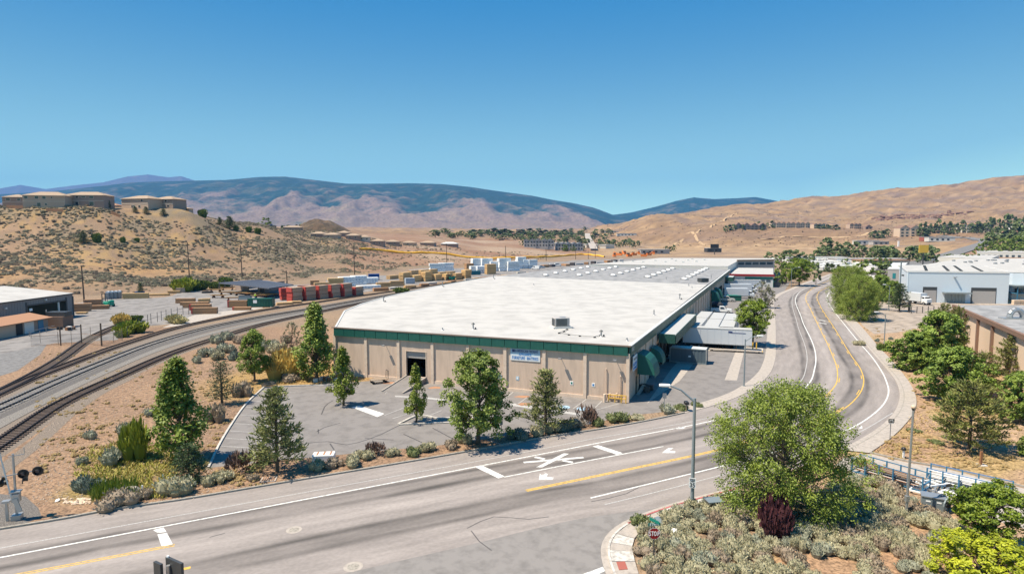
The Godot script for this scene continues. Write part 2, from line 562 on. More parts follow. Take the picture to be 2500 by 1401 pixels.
# ---------------------------------------------------------------- ground, mountains
func earth(x: float, z: float, y: float) -> Color:
	var d := -z
	var col := 1250.0 + 1500.0 * x / maxf(d, 1.0)
	var a := noise.get_noise_2d(x * 0.5, z * 0.5)
	var b := noise.get_noise_2d(x * 2.3 + 70, z * 2.3)
	var c := noise.get_noise_2d(x * 0.13 - 40, z * 0.13)
	if d > 640.0 and col > 1450.0 or d > 1000.0:  # the bare tan hills
		var t := Color(0.46, 0.305, 0.155).lerp(Color(0.36, 0.225, 0.12), clampf(0.5 + c * 1.3, 0, 1))
		t = t.lerp(Color(0.52, 0.355, 0.195), clampf(a * 1.2, 0, 1) * 0.7)
		if c < -0.05: t = t.lerp(Color(0.22, 0.155, 0.135), clampf(-c * 2.4 - 0.12, 0, 0.75))
		if b > 0.28: t = t.lerp(Color(0.19, 0.115, 0.08), 0.6)
		if d < 1400.0 and y > 7.0: t = t.lerp(Color(0.29, 0.18, 0.105), clampf((y - 7.0) / 14.0, 0, 1) * 0.75 * clampf((1400.0 - d) / 200.0, 0, 1))
		if y < 9.0: t = t.lerp(Color(0.54, 0.37, 0.21), clampf((9.0 - y) / 6.0, 0, 1) * clampf(0.45 + a, 0, 0.8))
		t = t.lerp(Color(0.25, 0.16, 0.10), clampf(absf(rough.get_noise_2d(x * 0.3, z * 0.3)) * 1.6 - 0.25, 0, 0.6))
		t *= 1.0 + noise.get_noise_2d(x * 7.0, z * 7.0) * 0.35
		return t
	if d > 330.0 and col > 850.0 and y > 0.8:  # graded red-brown earth beyond the yard
		var t := Color(0.36, 0.225, 0.14).lerp(Color(0.30, 0.165, 0.10), clampf(0.5 + a * 1.4, 0, 1))
		return t.lerp(Color(0.45, 0.33, 0.23), clampf(c * 2, 0, 0.8))
	if y > 0.3 and col < 1500.0:  # the scrub slope
		var cut := clampf(1.0 - absf(y - 4.5) / 5.0, 0, 1) * clampf(0.7 + c * 1.8, 0, 1)
		var t := Color(0.335, 0.215, 0.13).lerp(Color(0.27, 0.185, 0.12), clampf(0.5 + a * 1.4, 0, 1))
		t = t.lerp(Color(0.215, 0.185, 0.125), clampf(noise.get_noise_2d(x * 0.45 + 30, z * 0.45) * 2.0 + 0.25 - cut, 0, 0.6))
		t = t.lerp(Color(0.50, 0.285, 0.105), cut * 0.9)
		t *= 1.0 + noise.get_noise_2d(x * 9.0, z * 9.0) * 0.3
		if b + c > 0.22: t = t.lerp(Color(0.46, 0.29, 0.11), clampf((b + c - 0.3) * 3, 0, 0.6))
		return t
	if col > 1900.0 and d < 210.0:  # orange dirt and dry grass beside the curve
		var t := Color(0.40, 0.25, 0.15).lerp(Color(0.49, 0.335, 0.215), clampf(0.5 + a * 1.6, 0, 1))
		return t.lerp(Color(0.46, 0.33, 0.12), clampf(b * 2.2, 0, 0.6))
	if d < 140.0 and col < 1500.0:  # red-brown gravelly bank along the railway
		var t := Color(0.29, 0.185, 0.12).lerp(Color(0.37, 0.235, 0.145), clampf(0.5 + a * 1.5, 0, 1))
		var wet := Vector2((x + 34.5) / 4.6, (z + 53.5) / 7.5).length()
		if wet < 1.0: t = t.lerp(Color(0.30, 0.25, 0.055), clampf((1.0 - wet) / 0.5, 0, 1) * clampf(0.7 + b, 0, 1))
		var dry := (Vector2(x, z) - Vector2(-32.0, -88.0)).length()
		if dry < 14.0: t = t.lerp(Color(0.42, 0.27, 0.09), clampf((14.0 - dry) / 6.0, 0, 0.8))
		return t
	return Color(0.36, 0.25, 0.16).lerp(Color(0.30, 0.21, 0.14), clampf(0.5 + a, 0, 1))

# a sheet of ground over a fan of columns; smooth, with its own colours
func fan_sheet(cols: PackedFloat32Array, rows: PackedFloat32Array, f: Callable, g: Callable, m: Material) -> ArrayMesh:
	var w := cols.size()
	var v := PackedVector3Array()
	var c := PackedColorArray()
	for d in rows:
		for k in cols:
			var x := (k - 1250.0) / 1500.0 * d
			var y: float = (f as Callable).call(x, -d)
			v.append(Vector3(x, y, -d))
			c.append((g as Callable).call(x, -d, y))
	var n := PackedVector3Array()
	n.resize(v.size())
	var t := PackedInt32Array()
	for j in rows.size():
		for i in w:
			var a := v[j * w + maxi(i - 1, 0)]
			var b := v[j * w + mini(i + 1, w - 1)]
			var p := v[maxi(j - 1, 0) * w + i]
			var q := v[mini(j + 1, rows.size() - 1) * w + i]
			n[j * w + i] = (b - a).cross(q - p).normalized()
			if i < w - 1 and j < rows.size() - 1:
				var o := j * w + i
				for e in [o, o + w, o + w + 1, o, o + w + 1, o + 1]: t.append(e)
	var s := []
	s.resize(Mesh.ARRAY_MAX)
	s[Mesh.ARRAY_VERTEX] = v
	s[Mesh.ARRAY_NORMAL] = n
	s[Mesh.ARRAY_COLOR] = c
	s[Mesh.ARRAY_INDEX] = t
	var o := ArrayMesh.new()
	o.add_surface_from_arrays(Mesh.PRIMITIVE_TRIANGLES, s)
	o.surface_set_material(0, m)
	return o

func spread(a: float, b: float, k: int, power := 1.0) -> PackedFloat32Array:
	var o := PackedFloat32Array()
	for i in k + 1: o.append(a + (b - a) * pow(float(i) / k, power))
	return o

func ratio(a: float, b: float, k: int) -> PackedFloat32Array:
	var o := PackedFloat32Array()
	for i in k + 1: o.append(a * pow(b / a, float(i) / k))
	return o

func build_ground() -> void:
	var near := fan_sheet(spread(-1300, 3900, 360), ratio(12, 3240, 420), func(x, z): return land(x, z), func(x, z, y): return earth(x, z, y), M.dirt)
	put("ground", near).set_meta("kind", "structure")
	var b := MB.new()
	b.col = Color(0.36, 0.25, 0.16)
	b.q(Vector3(-90, -0.01, -12.1), Vector3(90, -0.01, -12.1), Vector3(90, -0.01, 60), Vector3(-90, -0.01, 60), Vector3.UP)
	struct("ground", b, M.dirt)
	# the dark rocky knob behind the houses
	b = MB.new()
	var o := Vector3(-197.55, 27.35, -640)
	for i in 26:
		for j in 10:
			var p := []
			for e in [[0, 0], [1, 0], [1, 1], [0, 1]]:
				var a: float = TAU * (i + e[0]) / 26
				var r: float = (j + e[1]) / 10.0
				var k := Vector3(cos(a) * r, 0, sin(a) * r)
				var h := 14.0 * (1.0 - r * r) * (0.85 + 0.3 * noise.get_noise_2d(k.x * 26, k.z * 26)) - 2.0
				p.append(o + Vector3(k.x * 30.0 - 5.0 * (1.0 - r), h, k.z * 20.0))
			b.col = Color(0.085, 0.065, 0.045).lerp(Color(0.15, 0.10, 0.065), rng.randf())
			b.q(p[0], p[1], p[2], p[3], Vector3.UP)
	struct("hill", b, M.hillrock)

# a mountain range: its skyline is a list of (column, metres above the eye at that distance)
func range_of(called: String, line: Array, d0: float, d1: float, foot: float, seed_: int, dark: Color, pale: Color, wooded: float, relief_: float) -> void:
	var f := FastNoiseLite.new()
	f.seed = seed_
	f.frequency = 0.00055
	f.fractal_octaves = 5
	var top := func(k: float) -> float:
		var i := 0
		while i < line.size() - 4 and line[i + 2] < k: i += 2
		var t := clampf((k - line[i]) / (line[i + 2] - line[i]), 0, 1)
		return lerpf(line[i + 1], line[i + 3], t)
	var folds := func(x: float, d: float) -> float:
		return absf(f.get_noise_2d(x + d * 0.22, d * 0.3)) + absf(f.get_noise_2d(x * 2.6 + d * 0.5, d * 0.9 + 999)) * 0.5 + absf(f.get_noise_2d(x * 6.0, d * 2.5 + 500)) * 0.22
	var height := func(x: float, z: float) -> float:
		var d := -z
		var k := 1250.0 + 1500.0 * x / d
		var t := clampf((d - d0) / (d1 - d0), 0, 1)
		var crest: float = (top.call(k)) * d1 / 1500.0
		var rise := t * t * (3 - 2 * t) * 0.55 + t * 0.45
		return 21.0 + foot + (crest - foot) * rise - relief_ * (folds.call(x, d) as float) * sin(PI * t) * 1.5
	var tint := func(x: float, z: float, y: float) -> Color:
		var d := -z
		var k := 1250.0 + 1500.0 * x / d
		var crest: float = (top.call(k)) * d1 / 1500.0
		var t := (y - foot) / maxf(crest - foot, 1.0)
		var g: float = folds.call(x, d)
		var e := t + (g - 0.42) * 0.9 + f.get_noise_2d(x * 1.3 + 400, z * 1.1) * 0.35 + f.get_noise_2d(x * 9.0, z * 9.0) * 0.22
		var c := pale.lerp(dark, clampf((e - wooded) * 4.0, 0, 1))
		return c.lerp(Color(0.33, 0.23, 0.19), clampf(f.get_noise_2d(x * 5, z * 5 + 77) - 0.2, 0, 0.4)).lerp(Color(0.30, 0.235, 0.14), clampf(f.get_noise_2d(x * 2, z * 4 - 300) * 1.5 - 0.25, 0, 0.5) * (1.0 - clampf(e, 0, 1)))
	var c0: float = line[0]
	var c1: float = line[-2]
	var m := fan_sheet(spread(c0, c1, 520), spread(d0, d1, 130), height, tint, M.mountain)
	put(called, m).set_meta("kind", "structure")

func build_mountains() -> void:
	range_of("mountain", [-1500, 100, -600, 130, -100, 120, 0, 112, 60, 122, 120, 112, 200, 122, 260, 128, 320, 142, 370, 147, 420, 140, 450, 143, 480, 133, 560, 120, 700, 100], 11500, 15500, 60, 3, Color(0.15, 0.13, 0.12), Color(0.24, 0.2, 0.18), 0.35, 160)
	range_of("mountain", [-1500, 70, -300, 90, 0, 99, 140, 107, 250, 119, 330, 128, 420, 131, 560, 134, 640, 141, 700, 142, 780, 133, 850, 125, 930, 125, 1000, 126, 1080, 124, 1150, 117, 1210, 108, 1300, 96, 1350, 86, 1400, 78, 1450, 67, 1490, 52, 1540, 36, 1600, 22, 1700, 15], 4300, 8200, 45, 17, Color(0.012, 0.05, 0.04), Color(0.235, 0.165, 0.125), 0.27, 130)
	range_of("mountain", [1380, 30, 1480, 48, 1540, 56, 1600, 70, 1650, 84, 1690, 92, 1740, 88, 1790, 90, 1840, 93, 1880, 86, 1920, 78, 2000, 70, 2200, 50], 6000, 9000, 45, 23, Color(0.012, 0.05, 0.04), Color(0.13, 0.11, 0.09), 0.1, 90)

# ---------------------------------------------------------------- the street
var left_edge := []
var right_edge := []
var walk_edge := []

func road_image() -> ImageTexture:
	# u runs along the street, v from the warehouse side to the walkway side; wear lies in the wheel paths
	var f := FastNoiseLite.new()
	f.seed = 2
	f.frequency = 0.012
	f.fractal_octaves = 4
	var im := Image.create(1024, 256, false, Image.FORMAT_RGB8)
	var paths := [[0.265, 0.022, 0.30], [0.385, 0.024, 0.42], [0.315, 0.05, 0.16], [0.66, 0.022, 0.42], [0.775, 0.022, 0.34], [0.715, 0.05, 0.25], [0.50, 0.05, -0.12], [0.93, 0.03, -0.05]]
	var shade := func(x: float, y: float) -> float:
		var v := (y + 0.5) / 256.0
		var w := f.get_noise_2d(x * 0.5, y * 3.0)
		var k := 1.0 + f.get_noise_2d(x * 17.0, y * 17.0) * 0.07 + f.get_noise_2d(x * 0.9, y * 4.0 + 900) * 0.10
		var s := 0.0
		for p in paths:
			var e: float = (v - p[0] + w * 0.014) / p[1]
			s += 0.74 * p[2] * exp(-e * e) * (0.85 + 0.8 * f.get_noise_2d(x * 0.6 + p[0] * 4000, y * 0.4))
		return clampf(k * (1.0 - s), 0.25, 1.25) * 0.8
	for y in 256:
		for x in 1024:
			var dim: float = shade.call(x, y)
			if x < 160: dim = lerpf(shade.call(x + 1024, y), dim, x / 160.0)
			im.set_pixel(x, y, Color(dim, dim * 0.985, dim * 0.985))
	return ImageTexture.create_from_image(im)

func mark(road: Node, called: String, m: String, p: Array, w: float) -> void:
	var b := MB.new()
	strip(b, p, w, 0.012)
	obj(called, b, M[m], road)

func patch(road: Node, called: String, m: String, p: Array, y := 0.012) -> void:
	var b := MB.new()
	b.prism(p, y, y, 1)
	obj(called, b, M[m], road)

func build_road() -> void:
	left_edge = pts([-36.64,-42.36, -33.07,-44.08, -31.05,-45.31, -26.78,-47.04, -20.94,-49.91, -3.45,-58.66, 2.32,-61.81, 10.51,-65.59, 17.16,-69.21, 24.82,-74.49, 29.76,-78.96, 34.76,-85.15, 39.28,-92.09, 43.64,-100.57, 51.29,-117.94, 64.63,-149.29, 76.32,-177.45, 87.13,-201.58, 97.56,-220.06, 111,-240.38, 126.79,-264.8, 147.71,-294.7, 175.99,-335.7])
	var d0: Vector3 = (left_edge[0] - left_edge[3]).normalized()
	for i in 4: left_edge.push_front(left_edge[0] + d0 * 11.0)
	left_edge = smooth(left_edge, 1.5)
	right_edge = pts([5.89,-44.42, 11.68,-46.16, 14.31,-47.65, 18.17,-49.65, 25.01,-53.6, 33.3,-59.6, 41.37,-66.9, 46.29,-72.53, 50.83,-78.96, 55.52,-87.35, 59.62,-96.75, 65.31,-110.33, 74.51,-132.08, 88.16,-164.32, 100.97,-192.85, 110.03,-211.13, 121.21,-229.78, 139.12,-256.13, 156.65,-278.96])
	for i in 7: right_edge.push_front(right_edge[0] + d0 * 10.0)
	right_edge = smooth(right_edge, 1.5)
	var r := across(left_edge, right_edge)
	M.asphalt.albedo_texture = road_image()
	var b := MB.new()
	b.sheet(left_edge, r, 0.006, true)
	var road := struct("road", b, M.asphalt)
	# the side street that the stop sign stands at
	b = MB.new()
	b.prism(pts([5.89,-44.42, 11.68,-46.16, 9.43,-44.62, 8.09,-43.49, 6.85,-41.94, 6.22,-40.59, 5.95,-39.49, 5.83,-37.94, 5.87,-36.32, 5.95,-34.09, 6.2,-30.45]) + [Vector3(-2, 0, -24), Vector3(-30, 0, -24), Vector3(-14, 0, -40), Vector3(2, 0, -48)], 0.003, 0.003, 1)
	struct("road", b, M.side_street)
	# painted lines
	mark(road, "bicycle_lane_line", "worn_paint", pts([-39.98,-37.07, -34.52,-39.82, -19.9,-47.35, 2.54,-58.89, 7.77,-61.81, 20.19,-67.96, 25.73,-71.33, 32.18,-76.37, 37.71,-81.72, 42.75,-88.87, 46.91,-96.45, 67.78,-144.42, 90.22,-196.5, 101.68,-220.06, 117.22,-246.06, 135.6,-274.07]), 0.12)
	mark(road, "edge_line", "white_paint", pts([-38.75,-35.87, -33.51,-38.6, -19.36,-46.01, 5.12,-58.89, 9.87,-61.43, 22.66,-68.27, 29.75,-72.88, 36.73,-78.96, 42.56,-86.36, 47.98,-95.84, 72.88,-152.98, 96.22,-206.93, 106.43,-226.45, 130.13,-262.58, 168.37,-321.92]), 0.18)
	mark(road, "lane_line", "white_paint", pts([-0.71,-52.01, 6.88,-55.81, 15.14,-59.84]), 0.16)
	for s in [-0.12, 0.12]:
		mark(road, "yellow_line", "yellow_paint", offset(smooth(pts([-36.04,-34.17, -30.42,-36.69, -23,-40.2])), s), 0.11)
		mark(road, "yellow_line", "yellow_paint", offset(smooth(pts([1.18,-49.16, 9.91,-53.51, 20.59,-59.01, 25.39,-61.94])), s), 0.15)
	mark(road, "yellow_line", "yellow_paint", pts([-20.89,-37.16, -20.42,-37.36]), 0.3)
	var lane_a := pts([21.07,-59.24, 25.96,-63.38, 31.38,-68.73, 37.07,-74.68, 42.04,-80.21, 46.29,-86.11, 50.07,-92.93, 57.88,-109.93, 67.6,-132.65, 84.64,-172.53, 99.54,-206.93, 110.56,-228.1, 130.62,-260.4, 152.2,-291.95])
	mark(road, "yellow_line", "yellow_paint", lane_a, 0.15)
	var lane_b := pts([25.39,-61.94, 30.17,-65.02, 35.04,-68.58, 39.73,-72.53, 45.31,-78.96, 50.34,-86.36, 54.54,-94.37, 59.49,-106.14, 71.94,-134.97, 93.34,-184.83, 106.22,-212.57, 118.89,-234.96, 130.82,-252.01])
	mark(road, "yellow_line", "yellow_paint", lane_b, 0.15)
	mark(road, "edge_line", "white_paint", pts([6.31,-47.73, 12.23,-50.85, 19.02,-54.49, 27.72,-59.6, 37.38,-65.88, 41.77,-70.01, 46.77,-75.61, 51.08,-81.72, 54.32,-87.6, 60.95,-101.57, 68.92,-120.72, 78.95,-144.42, 93.1,-177.45, 108.18,-209.71, 117.8,-226.45, 129.87,-244.14]), 0.18)
	mark(road, "bicycle_lane_line", "worn_paint", pts([7.28,-46.52, 12.54,-49.24, 18.23,-52.37, 27.23,-57.64, 36.41,-63.65, 45.31,-71.5]), 0.12)
	# the turning lane's inner dashes, alongside the solid lines
	for e in [[lane_a, 0.26], [lane_b, -0.26]]:
		var c := offset(smooth(e[0], 1.0), e[1])
		for i in range(8, c.size() - 6, 11): mark(road, "lane_dash", "yellow_paint", c.slice(i, i + 4), 0.13)
	patch(road, "stop_bar", "white_paint", pts([-25.73,-42.36, -25.18,-42.73, -24.6,-42.06, -25.17,-41.94]))
	patch(road, "stop_bar", "white_paint", pts([-25.03,-41.7, -24.5,-41.94, -23.14,-40.26, -23.79,-40.04]))
	patch(road, "warning_bar", "white_paint", pts([-3.31,-54.29, -2.7,-54.69, -0.65,-52.19, -1.17,-51.73]))
	patch(road, "warning_bar", "white_paint", pts([8.06,-59.84, 8.68,-60.2, 10.75,-57.98, 10.08,-57.53]))
	mark(road, "crossing_cross", "white_paint", pts([1.07,-55.5, 6.8,-56.77]), 0.36)
	patch(road, "crossing_cross", "white_paint", pts([2.2,-54.29, 2.76,-54.29, 5.5,-57.76, 4.99,-57.87]), 0.016)
	mark(road, "crossing_letter", "white_paint", pts([2.18,-56.88, 3.09,-56.34]), 0.4)
	mark(road, "crossing_letter", "white_paint", pts([4.72,-56.02, 5.63,-55.5]), 0.4)
	for a in [[2.33,-51.47, 3.5,-51.47, 3.64,-51.92, 3.01,-52.1, 3.18,-52.65, 2.74,-53.22, 3.01,-52.75, 2.59,-52.47, 2.47,-52.84], [14.56,-57.98, 15.8,-57.98, 15.99,-58.43, 15.41,-58.66, 16.04,-59.36, 15.51,-59.36, 14.9,-58.55], [17.46,-65.45, 18.66,-65.45, 19.1,-65.88, 18.37,-66.17, 18.16,-65.73], [37.43,-65.16, 38.33,-65.88, 38.27,-66.17, 38.79,-66.46, 38.34,-65.59, 37.86,-65.45]]:
		patch(road, "turn_arrow", "white_paint", pts(a))
	for a in [[77.2,-152.98, 77.71,-150.75, 76.87,-149.29, 76.45,-151.48], [74.65,-147.87, 75.47,-145.78, 74.68,-144.42, 74.05,-146.47]]:
		patch(road, "turn_arrow", "worn_paint", pts(a))
	# the stop bar of the side street
	patch(road, "stop_bar", "white_paint", pts([3.65,-36.14, 5.78,-37.45, 5.87,-36.97, 3.95,-35.43]))
	# cracks and iron lids
	for a in [[-3.24,-42.61, -1.38,-44.42, 1.22,-44.02, 2.76,-44.42], [-2.92,-42.24, -2.26,-40.71, -1.37,-39.49], [-21.16,-41.28, -20.35,-41.88], [6.26,-47.04, 9.37,-48.59, 10.62,-49.82]]:
		mark(road, "crack_seal", "tar", pts(a), 0.07)
	for a in [[Vector3(-15.62, 0, -42.36), 0.55, "M"], [Vector3(-10.11, 0, -37.45), 0.62, "M"], [Vector3(-1.81, 0, -45.1), 0.0, ""]]:
		if a[1] > 0:
			b = MB.new()
			b.cyl(a[0] + Vector3(0, 0.002, 0), a[0] + Vector3(0, 0.014, 0), a[1], a[1], 20)
			var lid := obj("manhole_lid", b, M.concrete, road)
			b = MB.new()
			b.cyl(a[0] + Vector3(0, 0.012, 0), a[0] + Vector3(0, 0.02, 0), a[1] * 0.62, a[1] * 0.62, 16)
			obj("iron_cover", b, M.kerb, lid)
	# kerbs, gutters and the walkway
	var cut := left_edge.size()
	var bend := 0
	for i in cut:
		if left_edge[i].x < 22.0: bend = i
	b = MB.new()
	b.kerb(offset(left_edge.slice(0, bend), 0.0), offset(left_edge.slice(0, bend), -0.22), -0.1, 0.14)
	struct("kerb", b, M.kerb)
	b = MB.new()
	b.kerb(left_edge.slice(bend - 1), offset(left_edge.slice(bend - 1), -1.7), -0.1, 0.05)
	struct("gutter", b, M.concrete)
	walk_edge = smooth(pts([34.56,-57.76, 39.1,-61.94, 44.4,-67.5, 47.84,-71.5, 51.59,-76.76, 55.07,-82.83, 59.72,-92.37, 64.12,-102.24, 69.24,-114.44, 74.44,-126.15, 83.02,-145.78, 94.2,-171.58, 104.71,-196.5, 111.73,-211.13, 121.29,-226.45, 137.98,-249.99, 154.42,-271.7]), 1.5)
	var first := 0
	for i in right_edge.size():
		if right_edge[i].x < 33.0: first = i
	var inner := right_edge.slice(first)
	var outer := across(inner, walk_edge)
	b = MB.new()
	b.sheet(inner, outer, 0.1)
	for i in inner.size() - 1: b.q(inner[i] - Vector3(0, 0.1, 0), inner[i + 1] - Vector3(0, 0.1, 0), inner[i + 1] + Vector3(0, 0.1, 0), inner[i] + Vector3(0, 0.1, 0), inner[i] - outer[i])
	for i in outer.size() - 1: b.q(outer[i] - Vector3(0, 0.1, 0), outer[i + 1] - Vector3(0, 0.1, 0), outer[i + 1] + Vector3(0, 0.1, 0), outer[i] + Vector3(0, 0.1, 0), outer[i] - inner[i])
	var walk := struct("pavement", b, M.concrete)
	b = MB.new()
	b.sheet(offset(inner, 0.45), offset(inner, 0.55), 0.106)
	obj("gutter_joint", b, M.kerb, walk)
	b = MB.new()
	for i in range(2, inner.size() - 2, 2):
		var d: Vector3 = (inner[i + 1] - inner[i]).normalized() * 0.03
		b.q(inner[i].lerp(outer[i], 0.2) - d + Vector3(0, 0.106, 0), outer[i] - d + Vector3(0, 0.106, 0), outer[i] + d + Vector3(0, 0.106, 0), inner[i].lerp(outer[i], 0.2) + d + Vector3(0, 0.106, 0), Vector3.UP)
	obj("slab_joint", b, M.kerb, walk)

func build_parking() -> void:
	var b := MB.new()
	b.prism(pts([82.19,-142.43, 88.72,-156.85, 101.85,-174.47, 121.37,-199.01, 130.85,-205.57, 154.88,-189.33, 155.87,-185.94, 150.52,-179.5, 128.58,-177.45, 110.64,-156.85, 93.66,-139.22, 83.58,-132.08, 77.71,-130.41]), 0.004, 0.004, 1)
	struct("forecourt", b, M.forecourt)
	b = MB.new()
	b.prism(pts([-34.65,-83.74, -29.28,-84.67, -25.76,-86.36, -15.05,-88.87, 2.77,-81.72, 14.96,-77.54, 22.69,-95.84, 74.12,-217.01, 100.79,-274.07, 124.61,-274.07, 98.94,-223.21, 87.42,-202.89, 76.08,-177.45, 64.42,-149.29, 51.05,-117.94, 43.51,-100.9, 39.14,-92.65, 34.6,-85.63, 29.64,-79.37, 24.75,-75.05, 21.87,-73.06, 17.03,-71.5, 12.9,-70.17, 8.69,-67.05, 4,-65.16, -0.43,-63.11, -6.21,-60.56, -10.15,-59.36, -14.71,-58.09, -19.05,-56.77, -23.25,-55.6, -27.5,-54.19, -29.46,-59.84, -31.27,-66.46, -33.41,-75.61]), 0.004, 0.004, 1)
	var lot := struct("parking_lot", b, M.lot)
	# a low kerb round the corner of the lot
	var edge := smooth(pts([-27.64,-54.09, -28.12,-55.6, -29.46,-59.84, -31.27,-66.46, -33.41,-75.61, -34.5,-83.51]), 1.0)
	b = MB.new()
	b.kerb(edge, offset(edge, 0.2), -0.1, 0.15)
	struct("kerb", b, M.pale_concrete)
	edge = smooth(pts([-34.5,-83.51, -31.41,-84.21, -28.14,-84.67, -25.84,-84.67, -24.07,-86.6]), 1.0)
	b = MB.new()
	b.kerb(edge, offset(edge, -0.2), -0.1, 0.15)
	struct("kerb", b, M.pale_concrete)
	var side := pts([-27.64,-54.09, -29.46,-59.84, -31.27,-66.46, -33.41,-75.61, -34.52,-82.61])
	for i in 11:
		var t := 0.3 + i * 0.36
		var p: Vector3 = side[int(t)].lerp(side[int(t) + 1], t - int(t))
		mark(lot, "stall_line", "worn_paint", [p + Vector3(0.3, 0, 0), p + Vector3(5.3, 0, 0.9)], 0.1)
	for a in [[-15.41,-79.37, -13.14,-78.96, -13.09,-78.35, -15.3,-78.75], [-11.45,-78.75, -8.64,-77.54, -8.66,-76.76, -11.33,-77.94]]:
		patch(lot, "wheel_bar", "worn_paint", pts(a))
	patch(lot, "painted_bar", "white_paint", pts([-19.77,-73.95, -18.99,-74.68, -15.11,-71.16, -15.65,-69.85]))
	patch(lot, "painted_bar", "worn_paint", pts([-1.02,-75.05, 0,-75.8, 8.24,-71.16, 7.78,-70.5]))
	for a in [[9.54,-77.54, 7.42,-73.23], [11.48,-76.76, 9.6,-72.36], [13.47,-75.61, 9.97,-72.53], [0.17,-81.28, -1.15,-77.15], [2.14,-78.96, 0.61,-75.05], [-14.98,-70.5, -12.69,-74.68], [-13.77,-69.21, -10.51,-73.59], [-16.97,-80.63, -15.73,-87.6], [-10.37,-69.21, -8.49,-72.53], [0.54,-66.02, 2.19,-64.19], [-2.53,-61.68, -1.16,-60.56]]:
		mark(lot, "stall_line", "worn_paint", pts(a), 0.11)
	for a in [[-20.87,-60.81, -18.85,-61.31, -16.7,-60.32, -14.84,-62.07, -12.52,-66.75], [-21.03,-64.47, -20.67,-65.88, -19.32,-67.5], [-20.64,-63.92, -21.12,-65.31], [-18.46,-60.68, -17.53,-58.89], [-15.33,-62.32, -12.25,-61.81], [-11.51,-63.65, -8.68,-60.44], [-8.7,-65.73, -5.82,-61.68], [-22.47,-70.83, -23.13,-75.61, -22.9,-76.95], [-0.48,-70.17, 2.37,-69.53], [-20.8,-80.63, -23.92,-83.97]]:
		mark(lot, "crack_seal", "tar", pts(a), 0.13)
	patch(lot, "drain_strip", "concrete", pts([40.37,-109.54, 41.92,-109.54, 32.74,-87.85, 31.04,-88.1]))
	patch(lot, "dock_apron", "concrete", pts([16.96,-75.61, 25.29,-95.84, 55.11,-160.91, 57.76,-159.26, 31.09,-102.24, 24.34,-87.6]), 0.008)
	patch(lot, "concrete_pad", "pale_concrete", pts([35.51,-114.44, 47.13,-113.59, 45.97,-111.13, 36.37,-111.13]), 0.016)
	# ground-painted badge of the accessible bays
	for p in [Vector3(8.62, 0, -73.23), Vector3(6.39, 0, -73.95)]:
		b = MB.new()
		b.cyl(p + Vector3(0, 0.002, 0), p + Vector3(0, 0.014, 0), 0.75, 0.75, 16)
		obj("accessible_badge", b, M.sign_pale_blue, lot)
	for p in [Vector3(1.34, 0, -78.96), Vector3(1.64, 0, -75.23), Vector3(-17.56, 0, -86.36), Vector3(-10.76, 0, -83.51)]:
		b = MB.new()
		var a := []
		for i in 12: a.append(p + Vector3(cos(TAU * i / 12) * rng.randf_range(0.7, 1.4), 0, sin(TAU * i / 12) * rng.randf_range(0.4, 0.8)))
		b.prism(a, 0.012, 0.012, 1)
		obj("rust_stain", b, M.brown_roof, lot)
	# the planted island
	b = MB.new()
	var isle := smooth(pts([-12.59,-66.9, -10.61,-70.17, -8.45,-68.89, -4.76,-69.85, -4.74,-68.27, -8.19,-67.5]), 1.0)
	isle.append(isle[0])
	b.kerb(isle, offset(isle, -0.25), -0.1, 0.15)
	struct("kerb", b, M.pale_concrete)

# ---------------------------------------------------------------- lumber yard paving and railway
func build_yard_ground() -> void:
	var b := MB.new()
	b.prism(pts([-175.96,-156.85, -162.57,-179.5, -136.28,-188.19, -134.98,-205.57, -122.8,-226.45, -118.54,-246.06, -100.79,-274.07, -83.42,-328.66, -63.47,-380.42, -25.16,-471.68, 27.19,-509.86, 116.66,-564.68, 146.76,-564.68, 77.48,-464.72, 11.84,-354.65, -9.46,-321.92, -29,-289.26, -46.46,-248.01, -57.88,-221.63, -68.45,-200.28, -74.74,-182.66, -77.81,-160.91, -79.69,-145.78, -88.98,-139.22, -79.75,-122.64, -89.74,-118.85, -90.51,-102.24, -99.13,-87.6]), 0.004, 0.004, 1)
	struct("yard_paving", b, M.yard)
	b = MB.new()
	b.prism(pts([-100.55,-88.87, -91.71,-103.63, -90.53,-112.76, -89.82,-117.05, -83.57,-107.25, -77.27,-94.37, -76.58,-87.6, -80.9,-71.16]), 0.01, 0.01, 1)
	struct("access_road", b, M.access)
	b = MB.new()
	b.prism(pts([-80.08,-139.22, -84.29,-160.91, -79.46,-171.58, -74.74,-182.66, -72.63,-177.45, -76.54,-156.06, -77.88,-142.43]), 0.008, 0.008, 1)
	struct("gravel_verge", b, M.concrete)

